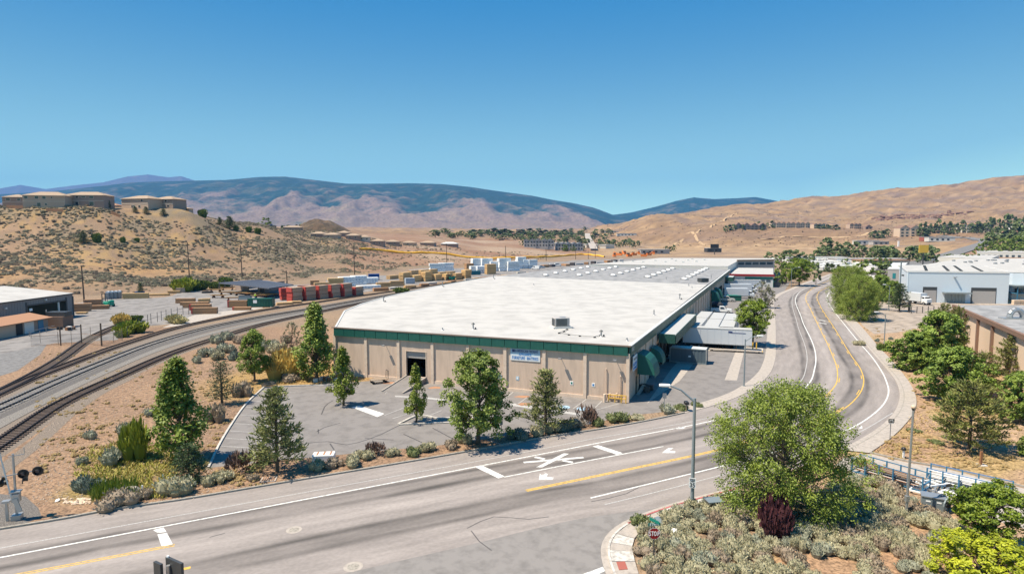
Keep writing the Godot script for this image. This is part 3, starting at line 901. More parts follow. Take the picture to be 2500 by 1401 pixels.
func track(label: String, line: Array, bed: String, w: float, lift: float, shine: String, most: int) -> void:
	var c := smooth(pts(line), 1.2)
	var k := thing("railway_track", label, "railway track")
	var b := MB.new()
	var l0 := offset(c, -w / 2)
	var l1 := offset(c, -w / 2 + 0.9)
	var r1 := offset(c, w / 2 - 0.9)
	var r0 := offset(c, w / 2)
	b.sheet(l1, r1, lift)
	for i in c.size() - 1:
		b.q(l0[i], l0[i + 1], l1[i + 1] + Vector3(0, lift, 0), l1[i] + Vector3(0, lift, 0), Vector3.UP)
		b.q(r0[i], r0[i + 1], r1[i + 1] + Vector3(0, lift, 0), r1[i] + Vector3(0, lift, 0), Vector3.UP)
	obj("ballast", b, M[bed], k)
	# sleepers
	var meshes := []
	for e in 4:
		b = MB.new()
		var g := rng.randf_range(0.8, 1.15)
		b.col = Color(0.46, 0.42, 0.38) * g if bed == "ballast" else Color(0.17, 0.125, 0.10) * g
		b.box(Vector3(0, 0.0, 0), Vector3(0.23, 0.12, 2.6))
		meshes.append(b.mesh(M.sleeper))
	var rest := MB.new()
	var far := MB.new()
	far.col = Color(0.42, 0.385, 0.35) if bed == "ballast" else Color(0.2, 0.15, 0.12)
	var run := 0.0
	var made := 0
	for i in c.size() - 1:
		var d: Vector3 = c[i + 1] - c[i]
		var l := d.length()
		while run < l:
			var p: Vector3 = c[i] + d * (run / l) + Vector3(0, lift + 0.03, 0)
			run += 0.62
			if p.z < -330: continue
			var turn := atan2(-d.z, d.x) + rng.randf_range(-0.02, 0.02)
			if made < most and p.x > -80.0 and p.z > -140.0 and absf(p.x / p.z) < 0.95:
				var o := put("sleeper", meshes[made % 4], k)
				o.position = p
				o.rotation.y = turn
				made += 1
			elif p.z > -220: far.box(p, Vector3(0.23, 0.12, 2.6), Basis(Vector3.UP, turn))
		run -= l
	if far.v.size(): stuff(obj("sleeper_bed", far, M.sleeper, k))
	for s in [-0.75, 0.75]:
		b = MB.new()
		var a := offset(c, s - 0.07)
		var e := offset(c, s + 0.07)
		b.kerb(a, e, lift + 0.05, lift + 0.25)
		var r := obj("rail", b, M.rail, k)
		b = MB.new()
		b.sheet(offset(c, s - 0.032), offset(c, s + 0.032), lift + 0.254)
		obj("rail_head", b, M[shine], r)

func build_tracks() -> void:
	track("brown siding track running along the lumber yard", [-65.07,-63.11, -66.16,-72.01, -68.42,-80.63, -70.63,-88.87, -71.99,-96.75, -73.87,-107.25, -75.44,-121.67, -76.15,-139.22, -73.7,-154.5, -69.86,-170.64, -62.2,-189.33, -54.43,-208.31, -43.55,-232.34, -28.57,-267.06, -9.09,-309.23, 11.71,-350.69, 46.53,-410.2, 100.5,-486.25], "brown_ballast", 3.6, 0.05, "rail", 60)
	track("main railway track on pale grey ballast with bright sleepers, middle of the three", [-59.7,-57.76, -60.8,-67.05, -61.92,-73.41, -64.07,-83.28, -66.67,-97.99, -68.96,-116.6, -68.42,-135.56, -63.64,-155.28, -56.74,-172.53, -50.11,-191.66, -41.13,-217.01, -27.82,-252.01, -9.85,-294.7, 11.33,-339.32, 48.02,-399.77, 105.37,-478.86], "ballast", 5.2, 0.28, "bright_rail", 140)
	track("rusty railway track on brown stones next to the dirt bank", [-49.33,-47.42, -49.89,-54.29, -51.55,-60.32, -53.59,-66.31, -55.73,-72.88, -58.39,-89.13, -60.61,-110.33, -60.09,-125.63, -58.7,-143.09, -53.78,-163.45, -48.06,-183.74, -39.5,-208.31, -28.15,-240.38, -11.39,-284.01, 11.03,-330.39], "brown_ballast", 3.8, 0.1, "rail", 100)
	track("short spur track forking off through the wire gate", [-66.47,-72.36, -68.78,-81.06, -72.09,-90.99, -76.37,-101.9, -85.62,-122.64, -90.13,-135.56, -94.57,-152.98], "brown_ballast", 3.0, 0.045, "rail", 40)
	# crushed stone shoulders
	var b := MB.new()
	strip(b, pts([-57.33,-55.4, -59.25,-65.31, -60.91,-72.18, -63.22,-82.16, -65.84,-96.75, -68.2,-115.29, -67.54,-133.8, -63.01,-153.74, -56.43,-171.58, -49.81,-190.49, -40.85,-215.51, -27.6,-249.99, -9.76,-291.95, 11.21,-335.7, 47.42,-394.75]), 13.0, 0.02)
	struct("ballast_bed", b, M.brown_ballast)
	b = MB.new()
	strip(b, pts([-55.15,-53.22, -56.06,-61.68, -57.86,-69.05, -60.27,-78.96, -63.22,-94.37, -65.31,-110.33, -65.04,-128.78, -60.92,-148.58, -55.22,-167.87, -49.07,-187.62, -40.3,-212.57, -27.16,-246.06]), 2.0, 0.065)
	struct("ballast_shoulder", b, M.pale_ballast)
	b = MB.new()
	strip(b, pts([-44.48,-44.42, -44.75,-48.51, -46.37,-54.99, -48.96,-62.32, -52.32,-70.83, -54.97,-79.37, -57.02,-91.54]), 1.6, 0.012)
	struct("ballast_shoulder", b, M.brown_ballast)
	# stones by the crossing
	b = MB.new()
	b.prism(pts([-42.15,-42, -42.15,-48.59, -39.37,-48.04, -36.7,-45.94, -35.28,-44.42, -35.67,-43.36, -37.76,-41.64]), 0.01, 0.01, 1)
	struct("ballast_shoulder", b, M.ballast)

# ---------------------------------------------------------------- the long warehouse
func words(parent: Node, called: String, text: String, at: Vector3, turn: float, height: float, width: float, m: Material, font := "Droid Sans", weight := 800) -> MeshInstance3D:
	var f := SystemFont.new()
	f.font_names = PackedStringArray([font])
	f.font_weight = weight
	var t := TextMesh.new()
	t.text = text
	t.font = f
	t.font_size = 32
	t.pixel_size = height / 32.0 * 1.35
	t.depth = 0.02
	t.material = m
	var o := put(called, t, parent)
	o.position = at
	o.rotation.y = turn
	var w := t.get_aabb().size.x
	if width > 0 and w > 0: o.scale.x = width / w
	return o

func build_warehouse() -> void:
	var w := thing("warehouse", "long beige warehouse with white and grey flat roof and dark green fascia", "warehouse")
	var A := Vector3(-26.8, 0, -91.9)
	var C := Vector3(14.63, 0, -76.15)
	var E := Vector3(88.76, 7.2, -249.99) * Vector3(1, 0, 1)
	var R := Vector3(55.05, 7.2, -172.55) * Vector3(1, 0, 1)
	var lefts := pts([-30.85,-111.83, -30.57,-123.89, -28.96,-135.09, -26.52,-146.68, -21.89,-163.63, -16.38,-180.11, -11.1,-195.5, -5.76,-210.25])
	var back := pts([-5.76,-210.25, 6.22,-233.06, 21.04,-258.43, 30.29,-282.06])
	# roofs
	var b := MB.new()
	b.prism([C, A] + lefts + [R], 7.0, 7.2)
	obj("roof", b, M.white_roof, w)
	b = MB.new()
	b.prism([R] + back + [E], 6.95, 7.12)
	obj("roof", b, M.grey_roof, w)
	# seams of the roofing felt on the grey part
	b = MB.new()
	for i in range(1, 14):
		var p: Vector3 = R.lerp(E, i / 14.0)
		var q: Vector3 = back[0].lerp(back[3], i / 14.0)
		b.bar(p.lerp(q, 0.02) + Vector3(0, 7.125, 0), p.lerp(q, 0.97) + Vector3(0, 7.125, 0), 0.12, 0.02)
	obj("roof_seam", b, M.grey_steel, w)
	b = MB.new()
	for i in range(1, 15):
		b.bar(C.lerp(R, i / 15.0) + Vector3(0, 7.203, 0), (A if i < 3 else lefts[mini(i / 2, 7)]).lerp(C.lerp(R, i / 15.0), 0.02) + Vector3(0, 7.203, 0), 0.07, 0.012)
	obj("roof_seam", b, M.off_white, w)
	# front wall in eight bays
	var bay := (C - A) / 8.0
	var side := (C - A).normalized()
	var front := Vector3(-side.z, 0, side.x)
	for i in 8:
		var p := A + bay * i
		var q := p + bay
		b = MB.new()
		if i == 2:
			var u := p + bay * 0.22
			var v := p + bay * 0.80
			b.seg(p, u, -0.3, 0, 0, 6.3)
			b.seg(v, q, -0.3, 0, 0, 6.3)
			b.seg(u, v, -0.3, 0, 4.4, 6.3)
			b.seg(u, v, -0.3, 0, 0, 0.75)
			obj("wall_panel", b, M.stucco, w)
			b = MB.new()
			for k in 9: b.seg(u, v, -0.24, -0.18, 3.42 + k * 0.1, 3.5 + k * 0.1)
			obj("door", b, M.door_grey, w)
			b = MB.new()
			b.seg(u - side * 0.12, u, 0, 0.05, 0.75, 4.52)
			b.seg(v, v + side * 0.12, 0, 0.05, 0.75, 4.52)
			b.seg(u, v, 0, 0.05, 4.4, 4.52)
			obj("door_frame", b, M.stucco_light, w)
			# ramp up to the door
			b = MB.new()
			var f := front * 6.5
			b.q(u + Vector3(0, 0.75, 0), v + Vector3(0, 0.75, 0), v + f + Vector3(0, 0.012, 0), u + f + Vector3(0, 0.012, 0), Vector3.UP)
			b.tri_up(u + Vector3(0, 0.75, 0), u + f, u, -side)
			b.tri_up(v + Vector3(0, 0.75, 0), v + f, v, side)
			obj("ramp", b, M.lot, w)
			b = MB.new()
			b.bar(u + Vector3(0, 0.78, 0), u + f + Vector3(0, 0.05, 0), 0.18, 0.2)
			b.bar(v + Vector3(0, 0.78, 0), v + f + Vector3(0, 0.05, 0), 0.18, 0.2)
			obj("ramp_kerb", b, M.concrete, w)
		else:
			b.seg(p, q, -0.3, 0, 0, 6.3)
			obj("wall_panel", b, M.stucco, w)
		b = MB.new()
		if i != 2:
			b.seg(p + side * 0.25, q - side * 0.25, 0.0, 0.12, 0.0, 0.42)
			obj("base_ledge", b, M.stucco_light, w)
	for i in 9:
		var p := A + bay * i
		b = MB.new()
		b.seg(p - side * 0.22, p + side * 0.22, 0.001, 0.2, 0, 6.25)
		obj("pilaster", b, M.stucco_light, w)
	for i in 24:
		var p := A + bay * (i / 3.0)
		b = MB.new()
		b.seg(p + side * 0.035, p + bay / 3.0 - side * 0.035, 0.05, 0.32 + 0.012 * (i % 2), 5.98, 7.14)
		obj("fascia_panel", b, M.green_metal, w)
	b = MB.new()
	b.seg(A - side * 0.35, C + side * 0.36, -0.05, 0.38, 7.14, 7.27)
	obj("drip_edge", b, M.drip_edge, w)
	# the long wall towards the street
	var run := (E - C).length()
	var dir := (E - C) / run
	var out := Vector3(-dir.z, 0, dir.x)
	if out.x < 0: out = -out
	var n := 34
	for i in n:
		var p := C + dir * (run * i / n)
		var q := C + dir * (run * (i + 1) / n)
		b = MB.new()
		b.seg(p, q, 0.0, 0.3, 0, 6.3) if Vector3(-dir.z, 0, dir.x).x < 0 else b.seg(p, q, -0.3, 0.0, 0, 6.3)
		obj("wall_panel", b, M.stucco, w)
		b = MB.new()
		var o := p + out * 0.1
		b.box(o + Vector3(0, 3.12, 0), Vector3(0.42, 6.24, 0.2), Basis(dir, Vector3.UP, out))
		obj("pilaster", b, M.stucco_light, w)
		for k in 2:
			b = MB.new()
			var l := run / n / 2
			b.box(p + dir * (l * (k + 0.5)) + out * 0.2 + Vector3(0, 6.56, 0), Vector3(l - 0.05, 1.16, 0.3), Basis(dir, Vector3.UP, out))
			obj("fascia_panel", b, M.green_metal_side, w)
	b = MB.new()
	b.box(C + dir * run * 0.5 + out * 0.16 + Vector3(0, 7.205, 0), Vector3(run, 0.13, 0.44), Basis(dir, Vector3.UP, out))
	obj("drip_edge", b, M.off_white, w)
	# back and railway side
	var edge := [A] + lefts + back.slice(1)
	for i in edge.size() - 1:
		b = MB.new()
		b.seg(edge[i + 1], edge[i], -0.3, 0.0, 0, 6.95)
		obj("wall_panel", b, M.stucco, w)
	b = MB.new()
	b.seg(E, back[-1], -0.3, 0.0, 0, 6.9)
	obj("wall_panel", b, M.stucco, w)
	b = MB.new()
	b.kerb([A] + lefts, offset([A] + lefts, 0.25), 7.0, 7.3)
	obj("drip_edge", b, M.off_white, w)
	# number on the corner fascia
	words(w, "lettering", "8-3", C + dir * 1.1 + out * 0.37 + Vector3(0, 6.68, 0), atan2(out.x, out.z), 0.55, 0, M.off_white)
	# dock canopies: boxes of ribbed green metal with a pale top
	for a in [[20.5, 47.5, 2.6], [163.0, 173.0, 2.6]]:
		var p: Vector3 = C + dir * a[0]
		var q: Vector3 = C + dir * a[1]
		var c := MB.new()
		c.box((p + q) * 0.5 + out * (0.3 + a[2] * 0.5) + Vector3(0, 5.62, 0), Vector3(a[1] - a[0], 0.16, a[2] - 0.1), Basis(dir, Vector3.UP, out))
		var can := obj("canopy", c, M.trailer_roof, w)
		c = MB.new()
		var k: int = int((a[1] - a[0]) / 0.3)
		for i in k:
			c.box(p + dir * (0.15 + 0.3 * i) + out * (0.3 + a[2]) + Vector3(0, 5.05, 0), Vector3(0.285, 1.45, 0.08 + 0.03 * (i % 2)), Basis(dir, Vector3.UP, out))
		for i in 9:
			for s in [p - dir * 0.04, q + dir * 0.04]:
				c.box(s + out * (0.42 + 0.28 * i) + Vector3(0, 5.05, 0), Vector3(0.08 + 0.03 * (i % 2), 1.45, 0.27), Basis(dir, Vector3.UP, out))
		obj("canopy_skirt", c, M.green_metal_side, can)
		c = MB.new()
		c.box((p + q) * 0.5 + out * (0.25 + a[2] * 0.5) + Vector3(0, 4.4, 0), Vector3(a[1] - a[0] - 0.3, 0.06, a[2] - 0.3), Basis(dir, Vector3.UP, out))
		obj("canopy_soffit", c, M.dark_steel, can)
	# rounded shop awnings
	for a in [[4.2, 3.6, 2.3, 2.75, 5.5], [14.0, 2.6, 1.7, 2.6, 4.6], [108.0, 4.0, 2.3, 2.2, 5.2], [118.0, 4.0, 2.3, 2.2, 5.2]]:
		b = MB.new()
		var p: Vector3 = C + dir * a[0] + out * 0.31
		var h: float = a[4] - a[3]
		var ring := []
		for i in 7:
			var t := i / 6.0 * PI / 2
			ring.append(Vector3(0, a[3] + h * sin(t), 0) + out * (a[2] * cos(t)))
		for i in 6:
			b.q(p + ring[i], p + dir * a[1] + ring[i], p + dir * a[1] + ring[i + 1], p + ring[i + 1], out + Vector3.UP)
			b.tri_up(p + Vector3(0, a[3], 0), p + ring[i], p + ring[i + 1], -dir)
			b.tri_up(p + dir * a[1] + Vector3(0, a[3], 0), p + dir * a[1] + ring[i], p + dir * a[1] + ring[i + 1], dir)
		b.q(p + ring[0] - Vector3(0, 0.35, 0), p + dir * a[1] + ring[0] - Vector3(0, 0.35, 0), p + dir * a[1] + ring[0], p + ring[0], out)
		obj("awning", b, M.awning_green, w)
		b = MB.new()
		b.box(p + dir * a[1] * 0.5 + Vector3(0, 1.15, 0) - out * 0.27, Vector3(a[1] * 0.7, 2.3, 0.06), Basis(dir, Vector3.UP, out))
		obj("shop_door", b, M.glass_dark, w)
	# loading doors in the shade
	for t in [20.6, 24.0, 27.5, 32.5, 37.5, 43.0, 60.0, 136.0, 142.0, 166.0, 170.0]:
		b = MB.new()
		b.box(C + dir * t + out * 0.24 + Vector3(0, 2.5, 0), Vector3(2.7, 3.0, 0.1), Basis(dir, Vector3.UP, out))
		var d := obj("loading_door", b, M.dark, w)
		b = MB.new()
		for s in [-1.45, 1.45]: b.box(C + dir * (t + s) + out * 0.4 + Vector3(0, 2.5, 0), Vector3(0.25, 3.1, 0.4), Basis(dir, Vector3.UP, out))
		b.box(C + dir * t + out * 0.35 + Vector3(0, 0.7, 0), Vector3(3.0, 0.3, 0.3), Basis(dir, Vector3.UP, out))
		obj("door_bumper", b, M.black, d)
	# lamps on the front wall
	for a in [1.62, 6.42, 7.72]:
		b = MB.new()
		var p: Vector3 = A + bay * a + Vector3(0, 5.0 if a < 7.5 else 5.3, 0)
		b.bar(p, p + front * 0.55 + Vector3(0, 0.12, 0), 0.06, 0.06)
		b.box(p + front * 0.7 + Vector3(0, 0.1, 0), Vector3(0.42, 0.14, 0.4), Basis(side, Vector3.UP, front))
		obj("wall_lamp", b, M.grey_steel, w)
	# small square bay signs
	for a in [[4.86, "stucco"], [5.32, "stucco"], [6.16, "sign_green"], [6.68, "sign_green"], [7.2, "blue_print"]]:
		b = MB.new()
		var p: Vector3 = A + bay * a[0] + front * 0.02 + Vector3(0, 1.85, 0)
		b.box(p, Vector3(0.42, 0.5, 0.03), Basis(side, Vector3.UP, front))
		var s := obj("bay_sign", b, M.sign_pale_blue if a[1] == "stucco" else M.bright_white, w)
		b = MB.new()
		b.box(p + front * 0.02, Vector3(0.22, 0.26, 0.02), Basis(side, Vector3.UP, front))
		obj("sign_mark", b, M.bright_white if a[1] == "stucco" else M[a[1]], s)
	# pipes, meter and yellow guard rails at the corner
	b = MB.new()
	for a in [[7.5, 4.0], [7.83, 3.2]]:
		var p: Vector3 = A + bay * a[0] + front * 0.15
		b.cyl(p, p + Vector3(0, a[1], 0), 0.06, 0.06, 6)
		b.cyl(p + Vector3(0, a[1], 0), p + Vector3(0, a[1] + 0.15, 0) - front * 0.15, 0.06, 0.06, 6)
	var z := A + bay * 7.5 + front * 0.3
	b.cyl(z + Vector3(0, 0.9, 0), z + bay * 0.33 + Vector3(0, 0.9, 0), 0.07, 0.07, 6)
	b.cyl(z + bay * 0.1 + Vector3(0, 0.4, 0), z + bay * 0.1 + Vector3(0, 1.0, 0), 0.16, 0.16, 8)
	b.cyl(z + bay * 0.26 + Vector3(0, 0.4, 0), z + bay * 0.26 + Vector3(0, 1.1, 0), 0.14, 0.14, 8)
	obj("sprinkler_pipe", b, M.stucco, w)
	build_wall_signs(A, C, side, front, dir, out)

func build_wall_signs(A: Vector3, C: Vector3, side: Vector3, front: Vector3, dir: Vector3, out: Vector3) -> void:
	var bay := (C - A) / 8.0
	var turn := atan2(front.x, front.z)
	var p := A + bay * 5.52 + front * 0.05 + Vector3(0, 5.1, 0)
	var s := thing("shop_sign", "white and pale blue furniture shop sign board high on the front wall", "sign", p, turn)
	var b := MB.new()
	b.box(Vector3(0, 0.39, 0), Vector3(4.2, 0.82, 0.06))
	obj("board", b, M.sign_pale_blue, s)
	b = MB.new()
	b.box(Vector3(0, -0.41, 0), Vector3(4.2, 0.78, 0.062))
	obj("board", b, M.sign_white, s)
	words(s, "lettering", "AMERICAN FREIGHT", Vector3(0.28, 0.52, 0.04), 0, 0.36, 3.1, M.navy)
	words(s, "lettering", "APPLIANCE", Vector3(0, 0.08, 0.04), 0, 0.34, 1.75, M.blue_print)
	words(s, "lettering", "FURNITURE \u00b7 MATTRESS", Vector3(0, -0.42, 0.04), 0, 0.42, 3.7, M.blue_print)
	b = MB.new()
	b.box(Vector3(-1.68, 0.52, 0.04), Vector3(0.34, 0.36, 0.03))
	b.box(Vector3(-1.42, 0.52, 0.04), Vector3(0.1, 0.36, 0.03))
	obj("emblem", b, M.navy, s)
	s = thing("shop_sign", "small white sign with blue lettering by the corner of the street side wall", "sign", C + dir * 2.4 + out * 0.36 + Vector3(0, 4.7, 0), atan2(out.x, out.z))
	b = MB.new()
	b.box(Vector3.ZERO, Vector3(2.6, 1.9, 0.05))
	obj("board", b, M.sign_white, s)
	words(s, "lettering", "FURNITURE", Vector3(0, 0.5, 0.03), 0, 0.3, 2.1, M.grey_steel)
	words(s, "lettering", "MATTRESS", Vector3(0, -0.15, 0.03), 0, 0.42, 2.2, M.blue_print)
	words(s, "lettering", "APPLIANCE", Vector3(0, -0.65, 0.03), 0, 0.38, 2.2, M.blue_print)

# ---------------------------------------------------------------- the other sheds and halls
func piece(parent: Node, called: String, m: String, o: Vector3, s: Vector3, b := Basis()) -> MeshInstance3D:
	var k := MB.new()
	k.box(o, s, b)
	return obj(called, k, M[m], parent)

# a plain hall: plan corners in order, wall height, wall and roof material; every wall its own part
func hall(called: String, label: String, category: String, p: Array, h: float, wall: String, roof: String, trim := "") -> Node3D:
	var k := thing(called, label, category)
	var f := PackedVector2Array()
	for a in p: f.append(Vector2(a.x, a.z))
	var cw := Geometry2D.is_polygon_clockwise(f)
	for i in p.size():
		var a: Vector3 = p[i]
		var c: Vector3 = p[(i + 1) % p.size()]
		var b := MB.new()
		if cw: b.seg(a, c, -0.3, 0, 0, h)
		else: b.seg(c, a, -0.3, 0, 0, h)
		obj("wall", b, M[wall], k)
		if trim:
			b = MB.new()
			if cw: b.seg(a, c, 0.002, 0.12, h - 0.35, h + 0.12)
			else: b.seg(c, a, 0.002, 0.12, h - 0.35, h + 0.12)
			obj("roof_trim", b, M[trim], k)
	var b := MB.new()
	b.prism(p, h - 0.25, h + 0.004)
	obj("roof", b, M[roof], k)
	return k

func on_wall(k: Node, called: String, m: String, p: Vector3, q: Vector3, t0: float, t1: float, y0: float, y1: float, o0: float, o1: float) -> MeshInstance3D:
	var b := MB.new()
	b.seg(p.lerp(q, t0), p.lerp(q, t1), o0, o1, y0, y1)
	return obj(called, b, M[m], k)

func build_other_buildings() -> void:
	# the metal shop at the yard's edge
	var k := thing("metal_shop", "grey ribbed metal shop with white gable roof and dark open doorway", "workshop")
	var b := MB.new()
	var z := -98.0
	for i in 154:
		var z0 := -98.0 - i * 0.4
		if z0 < -144.0 and z0 > -157.0:
			b.box(Vector3(-115.0, 5.2, z0 - 0.2), Vector3(0.2 + 0.06 * (i % 2), 1.5, 0.4))
		else:
			b.box(Vector3(-115.0, 2.97, z0 - 0.2), Vector3(0.2 + 0.06 * (i % 2), 5.94, 0.4))
	obj("wall", b, M.grey_siding, k)
	piece(k, "wall", "grey_siding", Vector3(-133, 3, -159.7), Vector3(36, 6, 0.2))
	piece(k, "wall", "grey_siding", Vector3(-151, 3, -129), Vector3(0.2, 6, 62))
	b = MB.new()
	b.q(Vector3(-114.6, 5.95, -97.5), Vector3(-114.6, 5.95, -160.2), Vector3(-133, 7.9, -160.2), Vector3(-133, 7.9, -97.5), Vector3.UP)
	b.q(Vector3(-151.4, 5.95, -97.5), Vector3(-151.4, 5.95, -160.2), Vector3(-133, 7.9, -160.2), Vector3(-133, 7.9, -97.5), Vector3.UP)
	obj("roof", b, M.white_roof, k)
	b = MB.new()
	b.box(Vector3(-114.7, 5.9, -129), Vector3(0.2, 0.25, 62))
	for e in [-144.2, -157.2, -98.1, -159.6]: b.box(Vector3(-114.85, 2.6, e), Vector3(0.2, 5.2, 0.35))
	b.box(Vector3(-114.85, 4.45, -150.7), Vector3(0.2, 0.3, 13))
	obj("wall_trim", b, M.dark_steel, k)
	piece(k, "door_post", "off_white", Vector3(-114.9, 2.1, -154.5), Vector3(0.25, 4.2, 0.4))
	piece(k, "shop_notice", "bright_white", Vector3(-114.8, 3.4, -145.4), Vector3(0.08, 0.6, 0.9))
	for e in [-104.0, -112.0, -125.0, -138.0, -150.0]:
		piece(k, "wall_lamp", "off_white", Vector3(-114.65, 4.6 if e > -140 else 5.3, e), Vector3(0.4, 0.35, 0.5))
	# low shed with a brown roof
	k = thing("tool_shed", "low shed with brown shingle roof and mixed doors beside the grey metal shop", "shed")
	piece(k, "wall", "house_taupe", Vector3(-108.5, 1.35, -124), Vector3(8, 2.7, 26))
	b = MB.new()
	b.q(Vector3(-103.8, 2.65, -111), Vector3(-103.8, 2.65, -137.6), Vector3(-109, 3.7, -137.6), Vector3(-109, 3.7, -111), Vector3.UP)
	b.q(Vector3(-113, 2.8, -111), Vector3(-113, 2.8, -137.6), Vector3(-109, 3.7, -137.6), Vector3(-109, 3.7, -111), Vector3.UP)
	b.box(Vector3(-103.8, 2.6, -124.3), Vector3(0.1, 0.18, 26.6))
	obj("roof", b, M.brown_roof, k)
	piece(k, "door", "door_grey", Vector3(-104.45, 1.2, -119.5), Vector3(0.1, 2.4, 4))
	piece(k, "door", "house_tan", Vector3(-104.45, 1.2, -125.5), Vector3(0.1, 2.4, 4.5))
	piece(k, "door", "off_white", Vector3(-104.45, 1.2, -131.5), Vector3(0.1, 2.4, 2.6))
	piece(k, "door", "blue_frame", Vector3(-104.45, 1.2, -134.8), Vector3(0.1, 2.4, 1.5))
	piece(k, "doorway", "dark", Vector3(-104.44, 1.2, -128.9), Vector3(0.1, 2.4, 1.6))
	k = thing("storage_box", "brown steel storage box with dark crate on top at the end of the low shed", "container", Vector3(-104.5, 0, -140.2))
	piece(k, "body", "brown_trim", Vector3(0, 1.3, 0), Vector3(4.5, 2.6, 3.4))
	piece(k, "crate", "dark_steel", Vector3(0.2, 3.1, 0), Vector3(4.4, 1.0, 2.2))
	piece(k, "frame", "door_grey", Vector3(-1.9, 3.4, 1.0), Vector3(0.15, 1.6, 0.15))
	# open-sided saw shelter
	k = thing("saw_shelter", "open sided timber shelter with wide flat dark blue grey roof in the lumber yard", "shelter")
	var roof := [Vector3(-108.24, 3.7, -225.78), Vector3(-101.94, 3.7, -240.96), Vector3(-94.87, 3.7, -236.55), Vector3(-77.58, 3.7, -217.23), Vector3(-80.63, 3.7, -202.71)]
	b = MB.new()
	b.prism(roof, 3.35, 3.7)
	obj("roof", b, M.dark_roof, k)
	b = MB.new()
	for i in range(1, 20):
		var t := i / 20.0
		b.bar(roof[0].lerp(roof[4], t) + Vector3(0, 0.03, 0), roof[1].lerp(roof[3], t) + Vector3(0, 0.03, 0), 0.12, 0.06)
	obj("roof_rib", b, M.dark_roof, k)
	for p in [Vector3(-111.69, 0, -233.21), Vector3(-109.2, 0, -238.55), Vector3(-114.68, 0, -244.14), Vector3(-87.15, 0, -236.74), Vector3(-91.17, 0, -223.21)]:
		b = MB.new()
		b.box(p + Vector3(0, 1.7, 0), Vector3(0.3, 3.4, 0.3))
		obj("post", b, M.dark_steel, k)
	var sw := [Vector3(-106.95, 0, -236.74), Vector3(-92.39, 0, -224.01), Vector3(-89.44, 0, -240.38), Vector3(-102.84, 0, -252.01)]
	on_wall(k, "wall", "house_taupe", sw[0], sw[1], 0.0, 0.55, 0, 3.3, -0.1, 0.1)
	on_wall(k, "wall", "house_taupe", sw[0], sw[1], 0.92, 1.0, 0, 3.3, -0.1, 0.1)
	on_wall(k, "wall", "house_taupe", sw[1], sw[2], 0.15, 1.0, 0, 3.3, -0.1, 0.1)
	on_wall(k, "wall", "house_taupe", sw[0], sw[3], 0.0, 1.0, 0, 3.3, -0.1, 0.1)
	on_wall(k, "doorway", "dark", sw[1], sw[2], 0.02, 0.14, 0, 2.4, -0.1, 0.05)
	# the second white-roofed warehouse beyond
	k = hall("warehouse", "white roofed warehouse standing behind the grey roof of the long one", "warehouse", [Vector3(35.41, 8, -279.43), Vector3(69.62, 8, -329.49), Vector3(86.41, 8, -359.22), Vector3(150.43, 8, -352.72), Vector3(134, 8, -313.1), Vector3(113.35, 8, -309.13), Vector3(91.84, 8, -260.73), Vector3(63.42, 8, -271.64)].map(func(p): return p * Vector3(1, 0, 1)), 8.0, "off_white", "white_roof")
	b = MB.new()
	for p in [Vector3(50.17, 8, -301.01), Vector3(53.37, 8, -296.44), Vector3(60.13, 8, -305.73), Vector3(64.22, 8, -301.01), Vector3(73.64, 8, -315.63), Vector3(75.26, 8, -301.01), Vector3(84.16, 8, -315.63), Vector3(82.62, 8, -296.44), Vector3(91.96, 8, -320.82), Vector3(91.73, 8, -305.73), Vector3(102.19, 8, -326.19), Vector3(87.72, 8, -337.47), Vector3(98.97, 8, -337.47)]:
		b.box(p + Vector3(0, 0.25, 0), Vector3(1.2, 0.5, 1.2))
	stuff(obj("roof_vent", b, M.off_white, k))
	var a := Vector3(89.86, 0, -252.01)
	var c := Vector3(105.86, 0, -248.01)
	var deep: Vector3 = (Vector3(129.89, 5.2, -304.65) - Vector3(108.36, 5.2, -253.93)) * Vector3(1, 0, 1)
	k = hall("warehouse_wing", "low warehouse wing with red fascia band and green glazed wall", "building", [a, c, c + deep, a + deep], 5.2, "off_white", "white_roof")
	on_wall(k, "red_fascia", "sign_red", a, c, -0.02, 1.02, 4.55, 5.32, -0.3, 0.45)
	on_wall(k, "wall_band", "sign_green", a, c, 0.35, 0.99, 3.3, 4.2, 0.002, 0.1)
	for i in 7: on_wall(k, "window", "glass_blue", a, c, 0.03 + i * 0.135, 0.13 + i * 0.135, 2.2, 3.2, 0.003, 0.08)
	on_wall(k, "corner_panel", "sign_green", c, c + deep, 0.0, 0.04, 0, 4.5, 0.003, 0.12)
	k = thing("warehouse_parapet", "pale grey recessed upper wall behind the roof of the red banded wing", "building")
	var p0 := Vector3(113.25, 5.2, -308.62) * Vector3(1, 0, 1)
	var p1 := Vector3(133.52, 5.2, -312.7) * Vector3(1, 0, 1)
	b = MB.new()
	b.seg(p0, p1, -0.3, 0, 5.0, 8.6)
	obj("wall", b, M.door_grey, k)
	b = MB.new()
	b.seg(p0, p1, -0.4, 0.5, 8.3, 8.9)
	obj("brown_trim", b, M.brown_trim, k)
	for i in 5: on_wall(k, "window", "glass_blue", p0, p1, 0.03 + i * 0.195, 0.19 + i * 0.195, 6.3, 7.6, 0.002, 0.06)
	# pale blue hall by the curve
	var q0 := Vector3(125.27, 0, -194.05)
	var q1 := Vector3(152.94, 0, -188.19)
	var q3 := Vector3(146.96, 9.8, -232.41) * Vector3(1, 0, 1)
	k = hall("blue_hall", "tall pale blue industrial hall with two grey roller doors", "warehouse", [q0, q1, q1 + (q3 - q0), q3], 9.8, "blue_wall", "white_roof", "white_metal")
	on_wall(k, "door_recess", "dark_steel", q0, q1, 0.165, 0.305, 0, 4.9, 0.003, 0.05)
	on_wall(k, "door_recess", "dark_steel", q0, q1, 0.64, 0.885, 0, 4.9, 0.003, 0.05)
